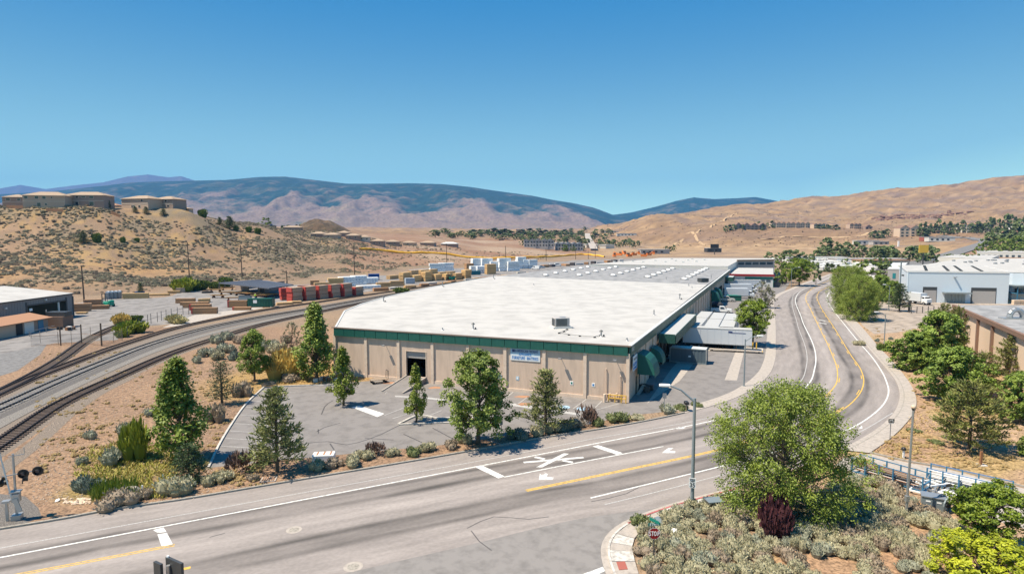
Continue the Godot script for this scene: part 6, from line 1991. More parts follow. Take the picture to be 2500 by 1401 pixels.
func caravans() -> void:
	# a caravan and a motorhome, each built once, then set out in rows
	var protos := []
	for kind in 2:
		var k := thing(["caravan", "motorhome"][kind], "white caravan", ["caravan", "motorhome"][kind], Vector3.ZERO, 0, "caravan park")
		var b := MB.new()
		b.col = Color(0.68, 0.68, 0.66)
		if kind == 0:
			b.cbox(Vector3(0, 1.85, 0), Vector3(7.5, 2.5, 2.5), 0.25)
		else:
			b.cbox(Vector3(-0.5, 2.0, 0), Vector3(7.5, 2.8, 2.5), 0.25)
			b.cbox(Vector3(3.7, 1.2, 0), Vector3(1.4, 1.1, 2.1), 0.2)
			b.cbox(Vector3(3.4, 2.7, 0), Vector3(1.2, 1.0, 2.4), 0.2)
		obj("body", b, M.paint, k)
		b = MB.new()
		for s in [-1, 1]:
			for x in [-2.2, 0.2, 2.2]: b.box(Vector3(x, 2.2, 1.26 * s), Vector3(1.1, 0.7, 0.06))
		obj("window", b, M.glass_dark, k)
		b = MB.new()
		for s in [-1, 1]: b.box(Vector3(-0.3, 1.4, 1.26 * s), Vector3(6.8, 0.25, 0.05))
		obj("stripe", b, M.door_grey if kind == 0 else M.brown_trim, k)
		b = MB.new()
		for s in [-1, 1]:
			for x in ([-0.5, 0.5] if kind == 0 else [-2.2, 3.2]): b.cyl(Vector3(x, 0.38, s * 1.1 - 0.12), Vector3(x, 0.38, s * 1.1 + 0.12), 0.38, 0.38, 8)
		obj("wheel", b, M.tyre, k)
		protos.append(k)
	var first := [true, true]
	var lines := [[1868, 640, 1935, 636, 8, "row at the park's dark hedge"], [1958, 641, 2112, 640, 18, "row straight under the trees"], [1968, 648, 2080, 646, 12, "second row from the trees"], [1996, 655, 2085, 652, 10, "middle row"], [2002, 661, 2100, 657, 11, "row by the street bend"], [2088, 651, 2135, 655, 6, "row by the teal workshop"]]
	for e in lines:
		for i in e[4]:
			var f: float = (i + 0.5) / e[4]
			var p := ground_at(lerpf(e[0], e[2], f), lerpf(e[1], e[3], f))
			var kind := 1 if (i * 7 + e[4]) % 4 == 0 else 0
			var label := "white %s in the %s, %s from the warehouse side" % [["caravan", "motorhome"][kind], e[5], ORD[i]]
			var turn := 1.3 + rng.randf_range(-0.15, 0.15)
			if first[kind]:
				first[kind] = false
				protos[kind].position = on(p)
				protos[kind].rotation.y = turn
				protos[kind].set_meta("label", label)
			else:
				dup(protos[kind], on(p), turn, label, Vector3.ONE * rng.randf_range(0.85, 1.1))

# ---------------------------------------------------------------- on the warehouse roof
func build_roof_things() -> void:
	var k := thing("rooftop_unit", "weathered square air conditioning unit standing on the white roof", "air conditioner", Vector3(7.32, 7.2, -91.49), 0.25)
	var b := MB.new()
	b.box(Vector3(0, 0.12, 0), Vector3(2.9, 0.24, 2.0))
	obj("base_frame", b, M.off_white, k)
	b = MB.new()
	b.cbox(Vector3(0, 0.9, 0), Vector3(2.3, 1.35, 1.6), 0.05)
	obj("cabinet", b, M.door_grey, k)
	b = MB.new()
	for i in 9: b.box(Vector3(-0.1, 0.42 + i * 0.12, 0.82), Vector3(1.7, 0.07, 0.05))
	for i in 9: b.box(Vector3(-1.16, 0.42 + i * 0.12, 0), Vector3(0.05, 0.07, 1.3))
	obj("louvre", b, M.dark_steel, k)
	b = MB.new()
	b.cyl(Vector3(0.3, 1.56, 0), Vector3(0.3, 1.62, 0), 0.5, 0.5, 14)
	obj("fan_guard", b, M.grey_steel, k)
	k = thing("roof_pipe", "dark gas pipe on small blocks running over the white roof from the air conditioner", "pipe")
	var line := [Vector3(8.11, 7.35, -89.29), Vector3(7.47, 7.35, -87.35), Vector3(6.65, 7.35, -85.86), Vector3(7.9, 7.35, -84.41), Vector3(9.32, 7.35, -83.36), Vector3(11.2, 7.35, -82.33), Vector3(12.18, 7.35, -83.71)]
	b = MB.new()
	for i in line.size() - 1: b.cyl(line[i], line[i + 1], 0.035, 0.035, 5)
	obj("tube", b, M.dark_steel, k)
	for p in line:
		b = MB.new()
		b.box(p - Vector3(0, 0.07, 0), Vector3(0.3, 0.16, 0.25))
		obj("block", b, M.black, k)
	# vents: post with a cap, or a bare pipe
	for a in [
		[Vector3(-5.74, 7.2, -89.87), 0.75, true, "small capped roof vent above the front wall's fourth bay"], [Vector3(-26.84, 7.2, -127.52), 1.0, true, "capped roof vent near the railway edge of the white roof"],
		[Vector3(36.4, 7.2, -132.47), 1.0, true, "double capped vent at the street side of the white roof"], [Vector3(24.77, 7.2, -106.29), 0.9, false, "plain pipe vent half way along the street edge of the white roof"],
		[Vector3(48.25, 7.2, -166.95), 0.8, false, "dark pipe vent at the seam of white and grey roofs"], [Vector3(47.6, 7.2, -161.7), 0.5, false, "short pale pipe by the seam of white and grey roofs"],
		[Vector3(12.22, 7.2, -83.24), 0.7, true, "bent pipe vent at the end of the roof gas pipe"], [Vector3(15.14, 7.2, -79.95), 0.4, false, "tiny stub vent in the near roof corner"],
		[Vector3(-10.19, 7.2, -89.08), 0.35, false, "thin stub vent on the front edge near the capped vent"], [Vector3(64.23, 7.2, -197.37), 1.2, false, "dark pipe vent on the street side of the grey roof"],
		[Vector3(-5.88, 7.2, -195.5), 1.2, true, "vent at the rear railway corner of the white roof"], [Vector3(-18.83, 7.2, -165.6), 1.2, true, "vent at the rail edge of the roof, beside the far stacks"], [Vector3(20.11, 7.2, -247), 1.0, false, "vent on the grey roof's rail edge"],
		[Vector3(6.02, 7.2, -169.71), 0.5, false, "pale stub vent alone in the rear white roof"], [Vector3(48.79, 7.2, -193.66), 0.8, false, "black stub vent on the grey roof near the skylights"]]:
		k = thing("roof_vent", a[3], "roof vent", a[0], 0, "vents on the warehouse roof")
		b = MB.new()
		b.cyl(Vector3.ZERO, Vector3(0, a[1], 0), 0.11, 0.1, 8)
		b.cyl(Vector3.ZERO, Vector3(0, 0.12, 0), 0.28, 0.16, 8)
		obj("pipe", b, M.grey_steel, k)
		if a[2]:
			b = MB.new()
			b.cyl(Vector3(0, a[1], 0), Vector3(0, a[1] + 0.22, 0), 0.28, 0.12, 8)
			b.cyl(Vector3(0.35, 0.02, 0.1), Vector3(0.35, 0.3, 0.1), 0.12, 0.12, 6)
			obj("cap", b, M.dark_steel, k)
	# domed skylights in diagonal rows on the grey roof
	var rows := [[Vector3(11.65, 7.12, -212.77), Vector3(33.04, 7.12, -267.63), 6, "row beside the railway"], [Vector3(23.31, 7.12, -212.77), Vector3(45.18, 7.12, -267.63), 6, "second row from the railway"], [Vector3(34.89, 7.12, -211.47), Vector3(56.6, 7.12, -264.23), 6, "third row from the railway"], [Vector3(45.06, 7.12, -203.38), Vector3(66.59, 7.12, -254.52), 6, "fourth row from the railway"], [Vector3(54.56, 7.12, -193.69), Vector3(80.51, 7.12, -254.52), 7, "row along the street"]]
	var proto: Node3D = null
	for e in rows:
		for i in e[2]:
			var p: Vector3 = e[0].lerp(e[1], float(i) / (e[2] - 1))
			var label := "white domed skylight, %s, %s from the white roof" % [e[3], ORD[i]]
			if proto == null:
				proto = thing("skylight", label, "skylight", p, 0.37, "skylights on the grey roof")
				b = MB.new()
				b.box(Vector3(0, 0.15, 0), Vector3(1.5, 0.3, 2.6))
				obj("upstand", b, M.grey_steel, proto)
				b = MB.new()
				b.ball(Vector3(0, 0.3, 0), Vector3(0.7, 0.42, 1.25), 10, 6)
				obj("dome", b, M.bright_white, proto)
			else: dup(proto, p, 0.37, label)
	k = thing("roof_hatch", "dark square ventilation hood on the grey roof near the street edge", "roof vent", Vector3(57.06, 7.12, -182.75), 0.37)
	piece(k, "hood", "dark_steel", Vector3(0, 0.7, 0), Vector3(2.6, 1.0, 2.0))
	piece(k, "upstand", "grey_steel", Vector3(0, 0.15, 0), Vector3(2.2, 0.3, 1.7))

# ---------------------------------------------------------------- lamps, signs and poles
func street_lamp(label: String, at: Vector3, h: float, arm: Vector3, r := 0.11) -> void:
	var k := thing("street_lamp", label, "street lamp", at, 0, "street lamps")
	var b := MB.new()
	b.cyl(Vector3.ZERO, Vector3(0, h, 0), r, r * 0.7, 10)
	b.cyl(Vector3.ZERO, Vector3(0, 0.12, 0), r * 1.9, r * 1.8, 10)
	obj("post", b, M.pole_paint, k)
	b = MB.new()
	b.cyl(Vector3(0, h - 0.3, 0), arm * 0.55 + Vector3(0, h + arm.y * 0.1, 0), r * 0.55, r * 0.45, 8)
	b.cyl(arm * 0.55 + Vector3(0, h + arm.y * 0.1, 0), arm + Vector3(0, h, 0), r * 0.45, r * 0.4, 8)
	obj("arm", b, M.pole_paint, k)
	b = MB.new()
	var d := (arm * Vector3(1, 0, 1)).normalized()
	b.cbox(Vector3(0, 0, 0), Vector3(0.85, 0.16, 0.32), 0.05)
	var o := obj("lamp_head", b, M.white_metal, k)
	o.position = arm + d * 0.35 + Vector3(0, h + 0.02, 0)
	o.rotation.y = atan2(-d.z, d.x)
	b = MB.new()
	b.box(Vector3(0.05, -0.1, 0), Vector3(0.5, 0.06, 0.24))
	obj("lens", b, M.off_white, o)

func post_sign(called: String, label: String, category: String, at: Vector3, h: float, m: String) -> Node3D:
	var k := thing(called, label, category, at)
	var b := MB.new()
	b.box(Vector3(0, h / 2, 0), Vector3(0.06, h, 0.06))
	obj("post", b, M[m], k)
	return k

func build_street_things() -> void:
	var b := MB.new()
	street_lamp("tall grey street lamp on the corner carrying the speed limit sign", Vector3(13.88, 0, -45.73), 8.71, Vector3(-1.85, 0.9, -0.3), 0.15)
	street_lamp("slim street lamp on the lot between drain strip and street, arm over the long trailer", Vector3(32.47, 0, -84.44), 6.66, Vector3(1.6, 0.5, 0.2))
	street_lamp("far slim street lamp before the red banded wing, arm over the street", Vector3(114.15, 0, -249.99), 7.53, Vector3(2.6, 0.6, 0))
	street_lamp("thin brown street lamp on the dry verge before the green thicket", Vector3(72.92, 0, -118.85), 5.65, Vector3(-1.4, 0.5, 0))
	street_lamp("slim street lamp beside the low spruce at the blue hall", Vector3(106.06, 0, -171.58), 6.93, Vector3(-1.2, 0.4, 0))
	# speed limit sign on the corner lamp
	var k := thing("speed_limit_sign", "white speed limit sign fixed to the tall corner street lamp", "road sign", Vector3(13.88, 0, -45.73) + Vector3(-0.08, 1.78, 0.2), -0.28)
	b = MB.new()
	b.box(Vector3(0, 0.39, 0), Vector3(0.5, 0.78, 0.02))
	obj("board", b, M.bright_white, k)
	words(k, "lettering", "SPEED", Vector3(0, 0.66, 0.012), 0, 0.12, 0.38, M.black)
	words(k, "lettering", "LIMIT", Vector3(0, 0.52, 0.012), 0, 0.12, 0.34, M.black)
	words(k, "lettering", "35", Vector3(0, 0.22, 0.012), 0, 0.34, 0.38, M.black)
	# stop sign with street names
	k = post_sign("stop_sign", "red stop sign on a dark post under two green street name blades", "stop sign", Vector3(9.07, 0, -37.7), 2.55, "dark_steel")
	b = MB.new()
	var ring := []
	for i in 8: ring.append(Vector3(cos(TAU * (i + 0.5) / 8), sin(TAU * (i + 0.5) / 8), 0) * 0.4)
	for i in 8: b.tri_up(Vector3(0, 2.1, 0.05), ring[i] + Vector3(0, 2.1, 0.05), ring[(i + 1) % 8] + Vector3(0, 2.1, 0.05), Vector3(0, 0, 1))
	for i in 8: b.tri_up(Vector3(0, 2.1, 0.035), ring[i] + Vector3(0, 2.1, 0.035), ring[(i + 1) % 8] + Vector3(0, 2.1, 0.035), Vector3(0, 0, -1))
	obj("border", b, M.bright_white, k)
	b = MB.new()
	for i in 8: b.tri_up(Vector3(0, 2.1, 0.058), ring[i] * 0.94 + Vector3(0, 2.1, 0.058), ring[(i + 1) % 8] * 0.94 + Vector3(0, 2.1, 0.058), Vector3(0, 0, 1))
	obj("face", b, M.sign_red, k)
	words(k, "lettering", "STOP", Vector3(0, 2.1, 0.06), 0, 0.3, 0.66, M.bright_white)
	b = MB.new()
	b.box(Vector3(0, 2.68, 0), Vector3(0.82, 0.2, 0.02), Basis(Vector3(0, 1, 0), 0.12))
	obj("street_name", b, M.sign_green, k)
	words(k, "lettering", "E Park", Vector3(0, 2.68, 0.025), 0.12, 0.16, 0.6, M.bright_white)
	b = MB.new()
	b.box(Vector3(0, 2.92, 0), Vector3(0.8, 0.2, 0.02), Basis(Vector3(0, 1, 0), -0.95))
	obj("street_name", b, M.sign_green, k)
	b = MB.new()
	b.box(Vector3(0.012, 2.92, 0.018), Vector3(0.6, 0.08, 0.012), Basis(Vector3(0, 1, 0), -0.95))
	obj("lettering", b, M.bright_white, k)
	# bicycle lane sign
	k = post_sign("bicycle_lane_sign", "small black and white bicycle lane sign on the outer edge of the curve's pavement", "road sign", Vector3(39.02, 0, -61.81), 1.9, "grey_steel")
	var h: float = 1.99
	b = MB.new()
	b.box(Vector3(0.03, h + 0.05, 0.05), Vector3(0.62, 0.36, 0.02))
	obj("board", b, M.black, k)
	piece(k, "lower_board", "off_white", Vector3(0.03, h - 0.2, 0.05), Vector3(0.5, 0.12, 0.02))
	b = MB.new()
	for x in [-0.13, 0.19]:
		for i in 10: b.bar(Vector3(x + cos(TAU * i / 10) * 0.085, h + 0.02 + sin(TAU * i / 10) * 0.085, 0.066), Vector3(x + cos(TAU * (i + 1) / 10) * 0.085, h + 0.02 + sin(TAU * (i + 1) / 10) * 0.085, 0.066), 0.02, 0.02)
	for e in [[-0.13, 0.02, -0.06, 0.14], [-0.06, 0.14, 0.12, 0.14], [0.12, 0.14, 0.19, 0.02], [0.12, 0.14, 0.03, 0.02], [0.03, 0.02, -0.06, 0.14], [0.12, 0.14, 0.13, 0.19]]: b.bar(Vector3(e[0], h + e[1], 0.066), Vector3(e[2], h + e[3], 0.066), 0.02, 0.02)
	obj("bicycle_symbol", b, M.bright_white, k)
	# signs and boxes on the warehouse strip
	k = post_sign("sign_post", "grey back of a small sign on a post among bushes by the warehouse corner", "road sign", Vector3(17.94, 0, -70.83), 2.46, "grey_steel")
	piece(k, "board", "grey_steel", Vector3(0, 2.26, 0.05), Vector3(0.45, 0.6, 0.02))
	k = post_sign("sign_post", "thin dark post beside the big lot tree's trunk", "post", Vector3(-1.09, 0, -61.43), 2.02, "dark_steel")
	piece(k, "board", "grey_steel", Vector3(0, 1.93, 0.05), Vector3(0.3, 0.4, 0.02))
	k = thing("mailbox", "black mailbox on a wooden post beside the warehouse driveway", "mailbox", Vector3(20.93, 0, -72.18))
	piece(k, "post", "weathered_wood", Vector3(0, 0.45, 0), Vector3(0.12, 0.9, 0.12))
	b = MB.new()
	b.cbox(Vector3(0, 1.05, 0), Vector3(0.5, 0.35, 0.75), 0.08)
	obj("box", b, M.black, k)
	k = thing("service_pedestal", "white post with a black cap on the dry verge near the globe pole", "pedestal", Vector3(37.07, 0, -56.55))
	piece(k, "post", "bright_white", Vector3(0, 0.4, 0), Vector3(0.14, 0.8, 0.14))
	b = MB.new()
	b.cbox(Vector3(0, 0.93, 0), Vector3(0.38, 0.28, 0.38), 0.08)
	obj("cap", b, M.black, k)
	k = thing("wooden_marker", "rust red wooden marker post with a pale base under the bushy pine", "post", Vector3(43.05, 0, -54.79))
	piece(k, "post", "rust", Vector3(0, 0.65, 0), Vector3(0.18, 1.3, 0.18))
	piece(k, "base", "pale_concrete", Vector3(0, 0.03, 0), Vector3(0.9, 0.06, 0.7))
	# pole with a round globe
	k = thing("globe_lamp", "slender pale lamp pole topped with a round globe in the sagebrush", "lamp post", Vector3(29.74, 0, -44.69))
	h = 8.12
	b = MB.new()
	b.cyl(Vector3.ZERO, Vector3(0.1, h, 0), 0.1, 0.075, 10)
	obj("post", b, M.galvanised, k)
	b = MB.new()
	b.box(Vector3(0, 1.3, 0), Vector3(0.26, 0.45, 0.26))
	obj("junction_box", b, M.galvanised, k)
	b = MB.new()
	b.ball(Vector3(0.1, h + 0.2, 0), Vector3(0.17, 0.17, 0.17), 12, 8)
	obj("globe", b, M.beige_wall, k)
	b = MB.new()
	b.cyl(Vector3(0.1, h - 0.05, 0), Vector3(0.1, h + 0.06, 0), 0.08, 0.13, 8)
	obj("collar", b, M.dark_steel, k)
	# far mast, signs
	k = thing("mast", "tall thin white mast by the pale shed at the foot of the tan hill", "mast", Vector3(497.33, 0, -791.26))
	piece(k, "pole", "bright_white", Vector3(0, 7, 0), Vector3(1.6, 14, 1.6))
	k = thing("billboard", "yellow square shop sign on a post above the caravan park trees", "sign", Vector3(264.47, 0, -394.75))
	piece(k, "post", "dark_steel", Vector3(0, 5, 0), Vector3(0.5, 10, 0.5))
	piece(k, "board", "yellow", Vector3(0, 12.5, 0), Vector3(6, 5, 0.5))
	k = thing("billboard", "black billboard on a pole at the foot of the tan hill", "billboard", Vector3(221.94, 0, -673.15))
	piece(k, "post", "dark_steel", Vector3(0, 4, 0), Vector3(0.7, 8, 0.7))
	piece(k, "board", "black", Vector3(0, 9.5, 0), Vector3(9, 4.5, 0.6))
	k = thing("flag_pole", "tall grey pole standing at the end wall of the pale blue hall", "pole", Vector3(124.73, 0, -196.5))
	piece(k, "pole", "pole_paint", Vector3(0, 6.3, 0), Vector3(0.3, 12.6, 0.3))
	# wire fence with gate near the blue hall
	k = thing("wire_fence", "low wire fence panel with white mesh before the blue hall's forecourt", "fence")
	var p := Vector3(108.25, 0, -165.19)
	var q := Vector3(115.57, 0, -166.97)
	for i in 5: piece(k, "post", "dark_steel", p.lerp(q, i / 4.0) + Vector3(0, 0.9, 0), Vector3(0.14, 1.8, 0.14))
	for y in [0.15, 1.0, 1.75]:
		b = MB.new()
		b.bar(p + Vector3(0, y, 0), q + Vector3(0, y, 0), 0.05, 0.06)
		obj("rail", b, M.grey_steel, k)
	piece(k, "gate_post", "dark_steel", Vector3(109.42, 0, -167.87) + Vector3(0, 1.4, 0), Vector3(0.5, 2.8, 0.4))
	railway_signal()
	yard_fence()
	corner_boxes()

func railway_signal() -> void:
	var base := Vector3(-36.79, 0, -44.02)
	var k := thing("railway_signal", "grey level crossing signal with black round lamp discs and a raised gate arm", "railway signal", base, 0.35)
	var b := MB.new()
	b.cyl(Vector3.ZERO, Vector3(0, 5.0, 0), 0.09, 0.075, 10)
	b.box(Vector3(0, 0.2, 0), Vector3(0.6, 0.4, 0.6))
	obj("mast", b, M.galvanised, k)
	b = MB.new()
	b.cbox(Vector3(0.05, 1.75, 0.1), Vector3(0.55, 0.65, 0.45), 0.06)
	b.box(Vector3(0.05, 2.18, 0.1), Vector3(0.7, 0.08, 0.55))
	obj("gate_mechanism", b, M.galvanised, k)
	b = MB.new()
	b.box(Vector3(-0.55, 0.7, 0.1), Vector3(0.16, 1.4, 0.16))
	b.box(Vector3(-0.55, 1.5, 0.1), Vector3(0.5, 0.14, 0.4))
	obj("relay_box", b, M.galvanised, k)
	b = MB.new()
	b.bar(Vector3(-0.7, 3.4, 0.12), Vector3(1.6, 3.6, 0.12), 0.07, 0.07)
	b.bar(Vector3(-0.3, 4.8, 0), Vector3(0.7, 4.9, 0), 0.05, 0.05)
	b.bar(Vector3(0.7, 4.9, 0), Vector3(0.7, 5.4, 0), 0.04, 0.04)
	obj("crossarm", b, M.galvanised, k)
	for a in [[0.65, 3.5, 0.25, 0.0], [1.55, 3.6, 0.25, 0.0], [-0.75, 3.0, 0.1, 1.4], [0.4, 2.95, -0.2, 1.9]]:
		b = MB.new()
		var d := Vector3(sin(a[3]), -0.12, cos(a[3]))
		var o := Vector3(a[0], a[1], a[2])
		b.cyl(o, o + d * 0.06, 0.36, 0.36, 16)
		var disc := obj("lamp_disc", b, M.black, k)
		b = MB.new()
		b.cyl(o + d * 0.05, o + d * 0.34, 0.17, 0.19, 12, false)
		obj("visor", b, M.black, disc)
		b = MB.new()
		b.cyl(o + d * 0.06, o + d * 0.1, 0.15, 0.15, 12)
		obj("lens", b, mat("signal_glass", Color(0.22, 0.16, 0.16), 0.2), disc)
	# the raised arm
	b = MB.new()
	b.bar(Vector3(-0.15, 1.9, 0.35), Vector3(-1.3, 9.3, 0.3), 0.05, 0.09)
	obj("gate_arm", b, M.off_white, k)
	b = MB.new()
	b.bar(Vector3(0.05, 1.7, 0.35), Vector3(0.35, 0.7, 0.4), 0.1, 0.3)
	obj("counterweight", b, M.galvanised, k)
	# the back of a nearer signal: two dark boards on a mast
	k = thing("railway_signal", "tops of two dark upright signal boards on a mast in front of the street", "railway signal", Vector3(-14.62, 3.76, -25) * Vector3(1, 0, 1))
	b = MB.new()
	b.cyl(Vector3.ZERO, Vector3(0, 7.05, 0), 0.09, 0.08, 8)
	obj("mast", b, M.galvanised, k)
	for a in [[-0.42, 7.12, 0.5, 1.05], [0.28, 7.24, 1.1, 1.05]]:
		b = MB.new()
		b.box(Vector3(a[0], a[1] - 0.5, 0), Vector3(0.12, 1.1, a[2]), Basis(Vector3.UP, a[3]))
		obj("board", b, M.dark_steel, k)
	piece(k, "cap", "bright_white", Vector3(-0.12, 7.32, -0.22), Vector3(0.09, 0.08, 0.09))

func yard_fence() -> void:
	# posts of the chain-link fence and gate between tracks and yard
	var k := thing("chain_link_fence", "rusty chain link fence with gate posts where the spur enters the yard", "fence")
	var b := MB.new()
	for a in [[128, 843, 2.6, 0.07], [134, 845, 3.6, 0.16], [161, 845, 3.0, 0.06], [186, 840, 3.8, 0.16], [209, 838, 3.2, 0.06], [235, 846, 4.4, 0.2], [265, 838, 2.6, 0.06], [287, 830, 2.4, 0.06], [84, 838, 2.0, 0.06]]:
		piece(k, "post", "weathered_wood" if a[3] < 0.1 else "wood_pole", ground_at(a[0], a[1]) + Vector3(0, a[2] / 2, 0), Vector3(a[3], a[2], a[3]))
	var line := [ground_at(60, 848), ground_at(128, 843), ground_at(186, 840), ground_at(235, 846), ground_at(287, 830)]
	b = MB.new()
	for i in line.size() - 1:
		for y in [0.2, 2.0]: b.bar(line[i] + Vector3(0, y, 0), line[i + 1] + Vector3(0, y, 0), 0.04, 0.04)
	obj("rail", b, M.rust, k)
	var m := mat("chain_link", Color(0.4, 0.36, 0.32, 0.22), 0.9)
	m.transparency = BaseMaterial3D.TRANSPARENCY_ALPHA
	b = MB.new()
	for i in line.size() - 1: b.q(line[i], line[i + 1], line[i + 1] + Vector3(0, 2, 0), line[i] + Vector3(0, 2, 0), Vector3(0, 0, 1))
	obj("mesh", b, m, k)
	# the fence that runs on past the yellow bushes
	k = thing("chain_link_fence", "run of thin fence posts among pale weeds between yellow bushes and brown bundles", "fence")
	for a in [[300, 826], [330, 803], [352, 793], [360, 790], [376, 786], [386, 783], [398, 779], [411, 776], [426, 772], [440, 768], [454, 768]]:
		piece(k, "post", "dark_steel", ground_at(a[0], a[1]) + Vector3(0, 1.2, 0), Vector3(0.09, 2.4, 0.09))
	b = MB.new()
	b.bar(ground_at(300, 826) + Vector3(0, 2.3, 0), ground_at(454, 768) + Vector3(0, 2.3, 0), 0.04, 0.04)
	obj("rail", b, M.dark_steel, k)
	# a grey handrail beside the railway by the low shed
	k = thing("pipe_rail", "thin grey pipe rail on the access road before the low shed", "railing")
	for a in [[62, 826], [84, 822], [58, 822], [100, 812]]: piece(k, "post", "grey_steel", ground_at(a[0], a[1]) + Vector3(0, 0.6, 0), Vector3(0.08, 1.2, 0.08))
	b = MB.new()
	b.bar(ground_at(58, 824) + Vector3(0, 1.15, 0), ground_at(122, 808) + Vector3(0, 1.15, 0), 0.06, 0.06)
	obj("rail", b, M.grey_steel, k)
	# junk by the shed
	k = thing("junk_heap", "white and dark scrap things in front of the brown storage box", "scrap", ground_at(150, 806))
	for i in 6: piece(k, "scrap", ["off_white", "black", "rust"][i % 3], Vector3(rng.randf_range(-2, 2), 0.35, rng.randf_range(-1, 1)), Vector3(1.0, 0.7, 0.6), Basis(Vector3.UP, rng.randf() * 3))
	k = thing("chair", "white garden chair outside the low shed's doors", "chair", ground_at(76, 806))
	piece(k, "seat", "bright_white", Vector3(0, 0.45, 0), Vector3(0.6, 0.08, 0.6))
	piece(k, "backrest", "bright_white", Vector3(-0.3, 0.85, 0), Vector3(0.08, 0.8, 0.6))
	for x in [-0.25, 0.25]:
		for z in [-0.25, 0.25]: piece(k, "leg", "bright_white", Vector3(x, 0.22, z), Vector3(0.06, 0.44, 0.06))

func corner_boxes() -> void:
	# trolley by the loading door
	var k := thing("flat_trolley", "wooden flat trolley with a black hoop handle by the open warehouse door", "trolley", Vector3(-19.08, 0, -86.36), 0.5)
	var b := MB.new()
	for i in 6: b.box(Vector3(0, 0.55, -0.55 + 0.22 * i), Vector3(2.4, 0.07, 0.19))
	obj("deck", b, M.weathered_wood, k)
	b = MB.new()
	for z in [-0.6, 0.0, 0.6]: b.bar(Vector3(1.2, 0.55, z), Vector3(1.3, 1.7, z), 0.05, 0.05)
	b.bar(Vector3(1.3, 1.7, -0.6), Vector3(1.3, 1.7, 0.6), 0.05, 0.05)
	obj("handle", b, M.black, k)
	for x in [-0.9, 0.9]:
		for z in [-0.5, 0.5]:
			b = MB.new()
			b.cyl(Vector3(x, 0.2, z - 0.06), Vector3(x, 0.2, z + 0.06), 0.2, 0.2, 8)
			obj("wheel", b, M.tyre, k)
	k = thing("tyre_heap", "dark coil of old fence wire lying on the lot's kerb corner", "scrap", Vector3(-33.87, 0, -84.21))
	b = MB.new()
	for j in 3:
		for i in 14:
			var a0 := TAU * i / 14
			var a1 := TAU * (i + 1) / 14
			b.cyl(Vector3(cos(a0) * (1.1 - j * 0.2), 0.2 + 0.16 * j, sin(a0) * 0.7), Vector3(cos(a1) * (1.1 - j * 0.2), 0.2 + 0.16 * j, sin(a1) * 0.7), 0.05, 0.05, 5, false)
	obj("coil", b, M.dark_steel, k)
	k = thing("trash_pile", "heap of white and pale rubbish under the tall tree beside the warehouse", "rubbish", Vector3(-26.83, 0, -87.6))
	for i in 8: piece(k, "sack", ["off_white", "door_grey", "rust", "bright_white"][i % 4], Vector3(rng.randf_range(-1.6, 1.6), 0.25, rng.randf_range(-0.7, 0.7)), Vector3(0.6, 0.5, 0.45), Basis(Vector3.UP, rng.randf() * 3))
	# wall-side gas meter with yellow guard
	k = thing("guard_rail", "yellow guard rails round the gas meter at the warehouse corner", "guard rail", Vector3(13.01, 0, -76.57))
	for x in [-0.75, 0.0, 0.75, 1.3]: piece(k, "post", "yellow", Vector3(x, 0.5, x * 0.35 + 0.5), Vector3(0.12, 1.0, 0.12))
	for y in [0.55, 0.95]:
		b = MB.new()
		b.bar(Vector3(-0.75, y, 0.24), Vector3(1.3, y, 0.95), 0.09, 0.09)
		obj("rail", b, M.yellow, k)
	k = thing("bollard", "thick cream bollard standing before the front wall's last bay", "bollard", Vector3(11.7, 0, -76.18))
	b = MB.new()
	b.cyl(Vector3.ZERO, Vector3(0, 1.0, 0), 0.16, 0.16, 10)
	b.ball(Vector3(0, 1.0, 0), Vector3(0.16, 0.1, 0.16))
	obj("post", b, M.stucco_light, k)
	k = thing("covered_heap", "pale sheet and dark rubbish heap in the shade by the awnings", "scrap", Vector3(17.72, 0, -81.06))
	b = MB.new()
	b.q(Vector3(-1.3, 0.05, 1.4), Vector3(0.0, 0.9, -0.9), Vector3(0.5, 0.7, -0.9), Vector3(-0.9, 0.05, 1.6), Vector3(1, 1, 0))
	obj("sheet", b, M.concrete, k)
	for i in 5: piece(k, "heap", "dark_steel", Vector3(0.4 + rng.randf_range(-0.6, 0.8), 0.35, -1.0 + rng.randf_range(-0.8, 0.8)), Vector3(0.8, 0.7, 0.7), Basis(Vector3.UP, rng.randf() * 3))
	# low white block with brown bands on the kerb strip
	k = thing("marker_slab", "low white slab with brown bands on the strip before the lot", "slab", Vector3(-17.72, 0, -56.23), 0.12)
	b = MB.new()
	b.cbox(Vector3(0, 0.3, 0), Vector3(2.0, 0.6, 1.1), 0.05)
	obj("slab", b, M.bright_white, k)
	for x in [-0.55, 0.05, 0.65]:
		b = MB.new()
		b.box(Vector3(x, 0.61, 0), Vector3(0.16, 0.03, 0.9))
		obj("band", b, M.brown_roof, k)
	k = thing("drain_grate", "rusty square drain cover in the dirt behind the kerb", "drain", Vector3(-21.04, 0, -51.47), 0.2)
	piece(k, "frame", "concrete", Vector3(0, 0.03, 0), Vector3(1.3, 0.06, 1.1))
	for i in 6: piece(k, "bar", "rust", Vector3(-0.45 + i * 0.18, 0.065, 0), Vector3(0.1, 0.03, 0.9))
	k = thing("marker_post", "white plastic marker post in the green swale grass", "post", Vector3(-30.06, 0, -48.35), 0.0)
	piece(k, "post", "bright_white", Vector3(0, 0.4, 0), Vector3(0.12, 0.8, 0.06))
	k = thing("boulder", "pale boulder in the green swale beside the marker post", "boulder", Vector3(-31.01, 0, -48.43))
	b = MB.new()
	b.ball(Vector3(0, 0.2, 0), Vector3(0.8, 0.5, 0.55), 8, 5)
	obj("stone", b, M.concrete, k)
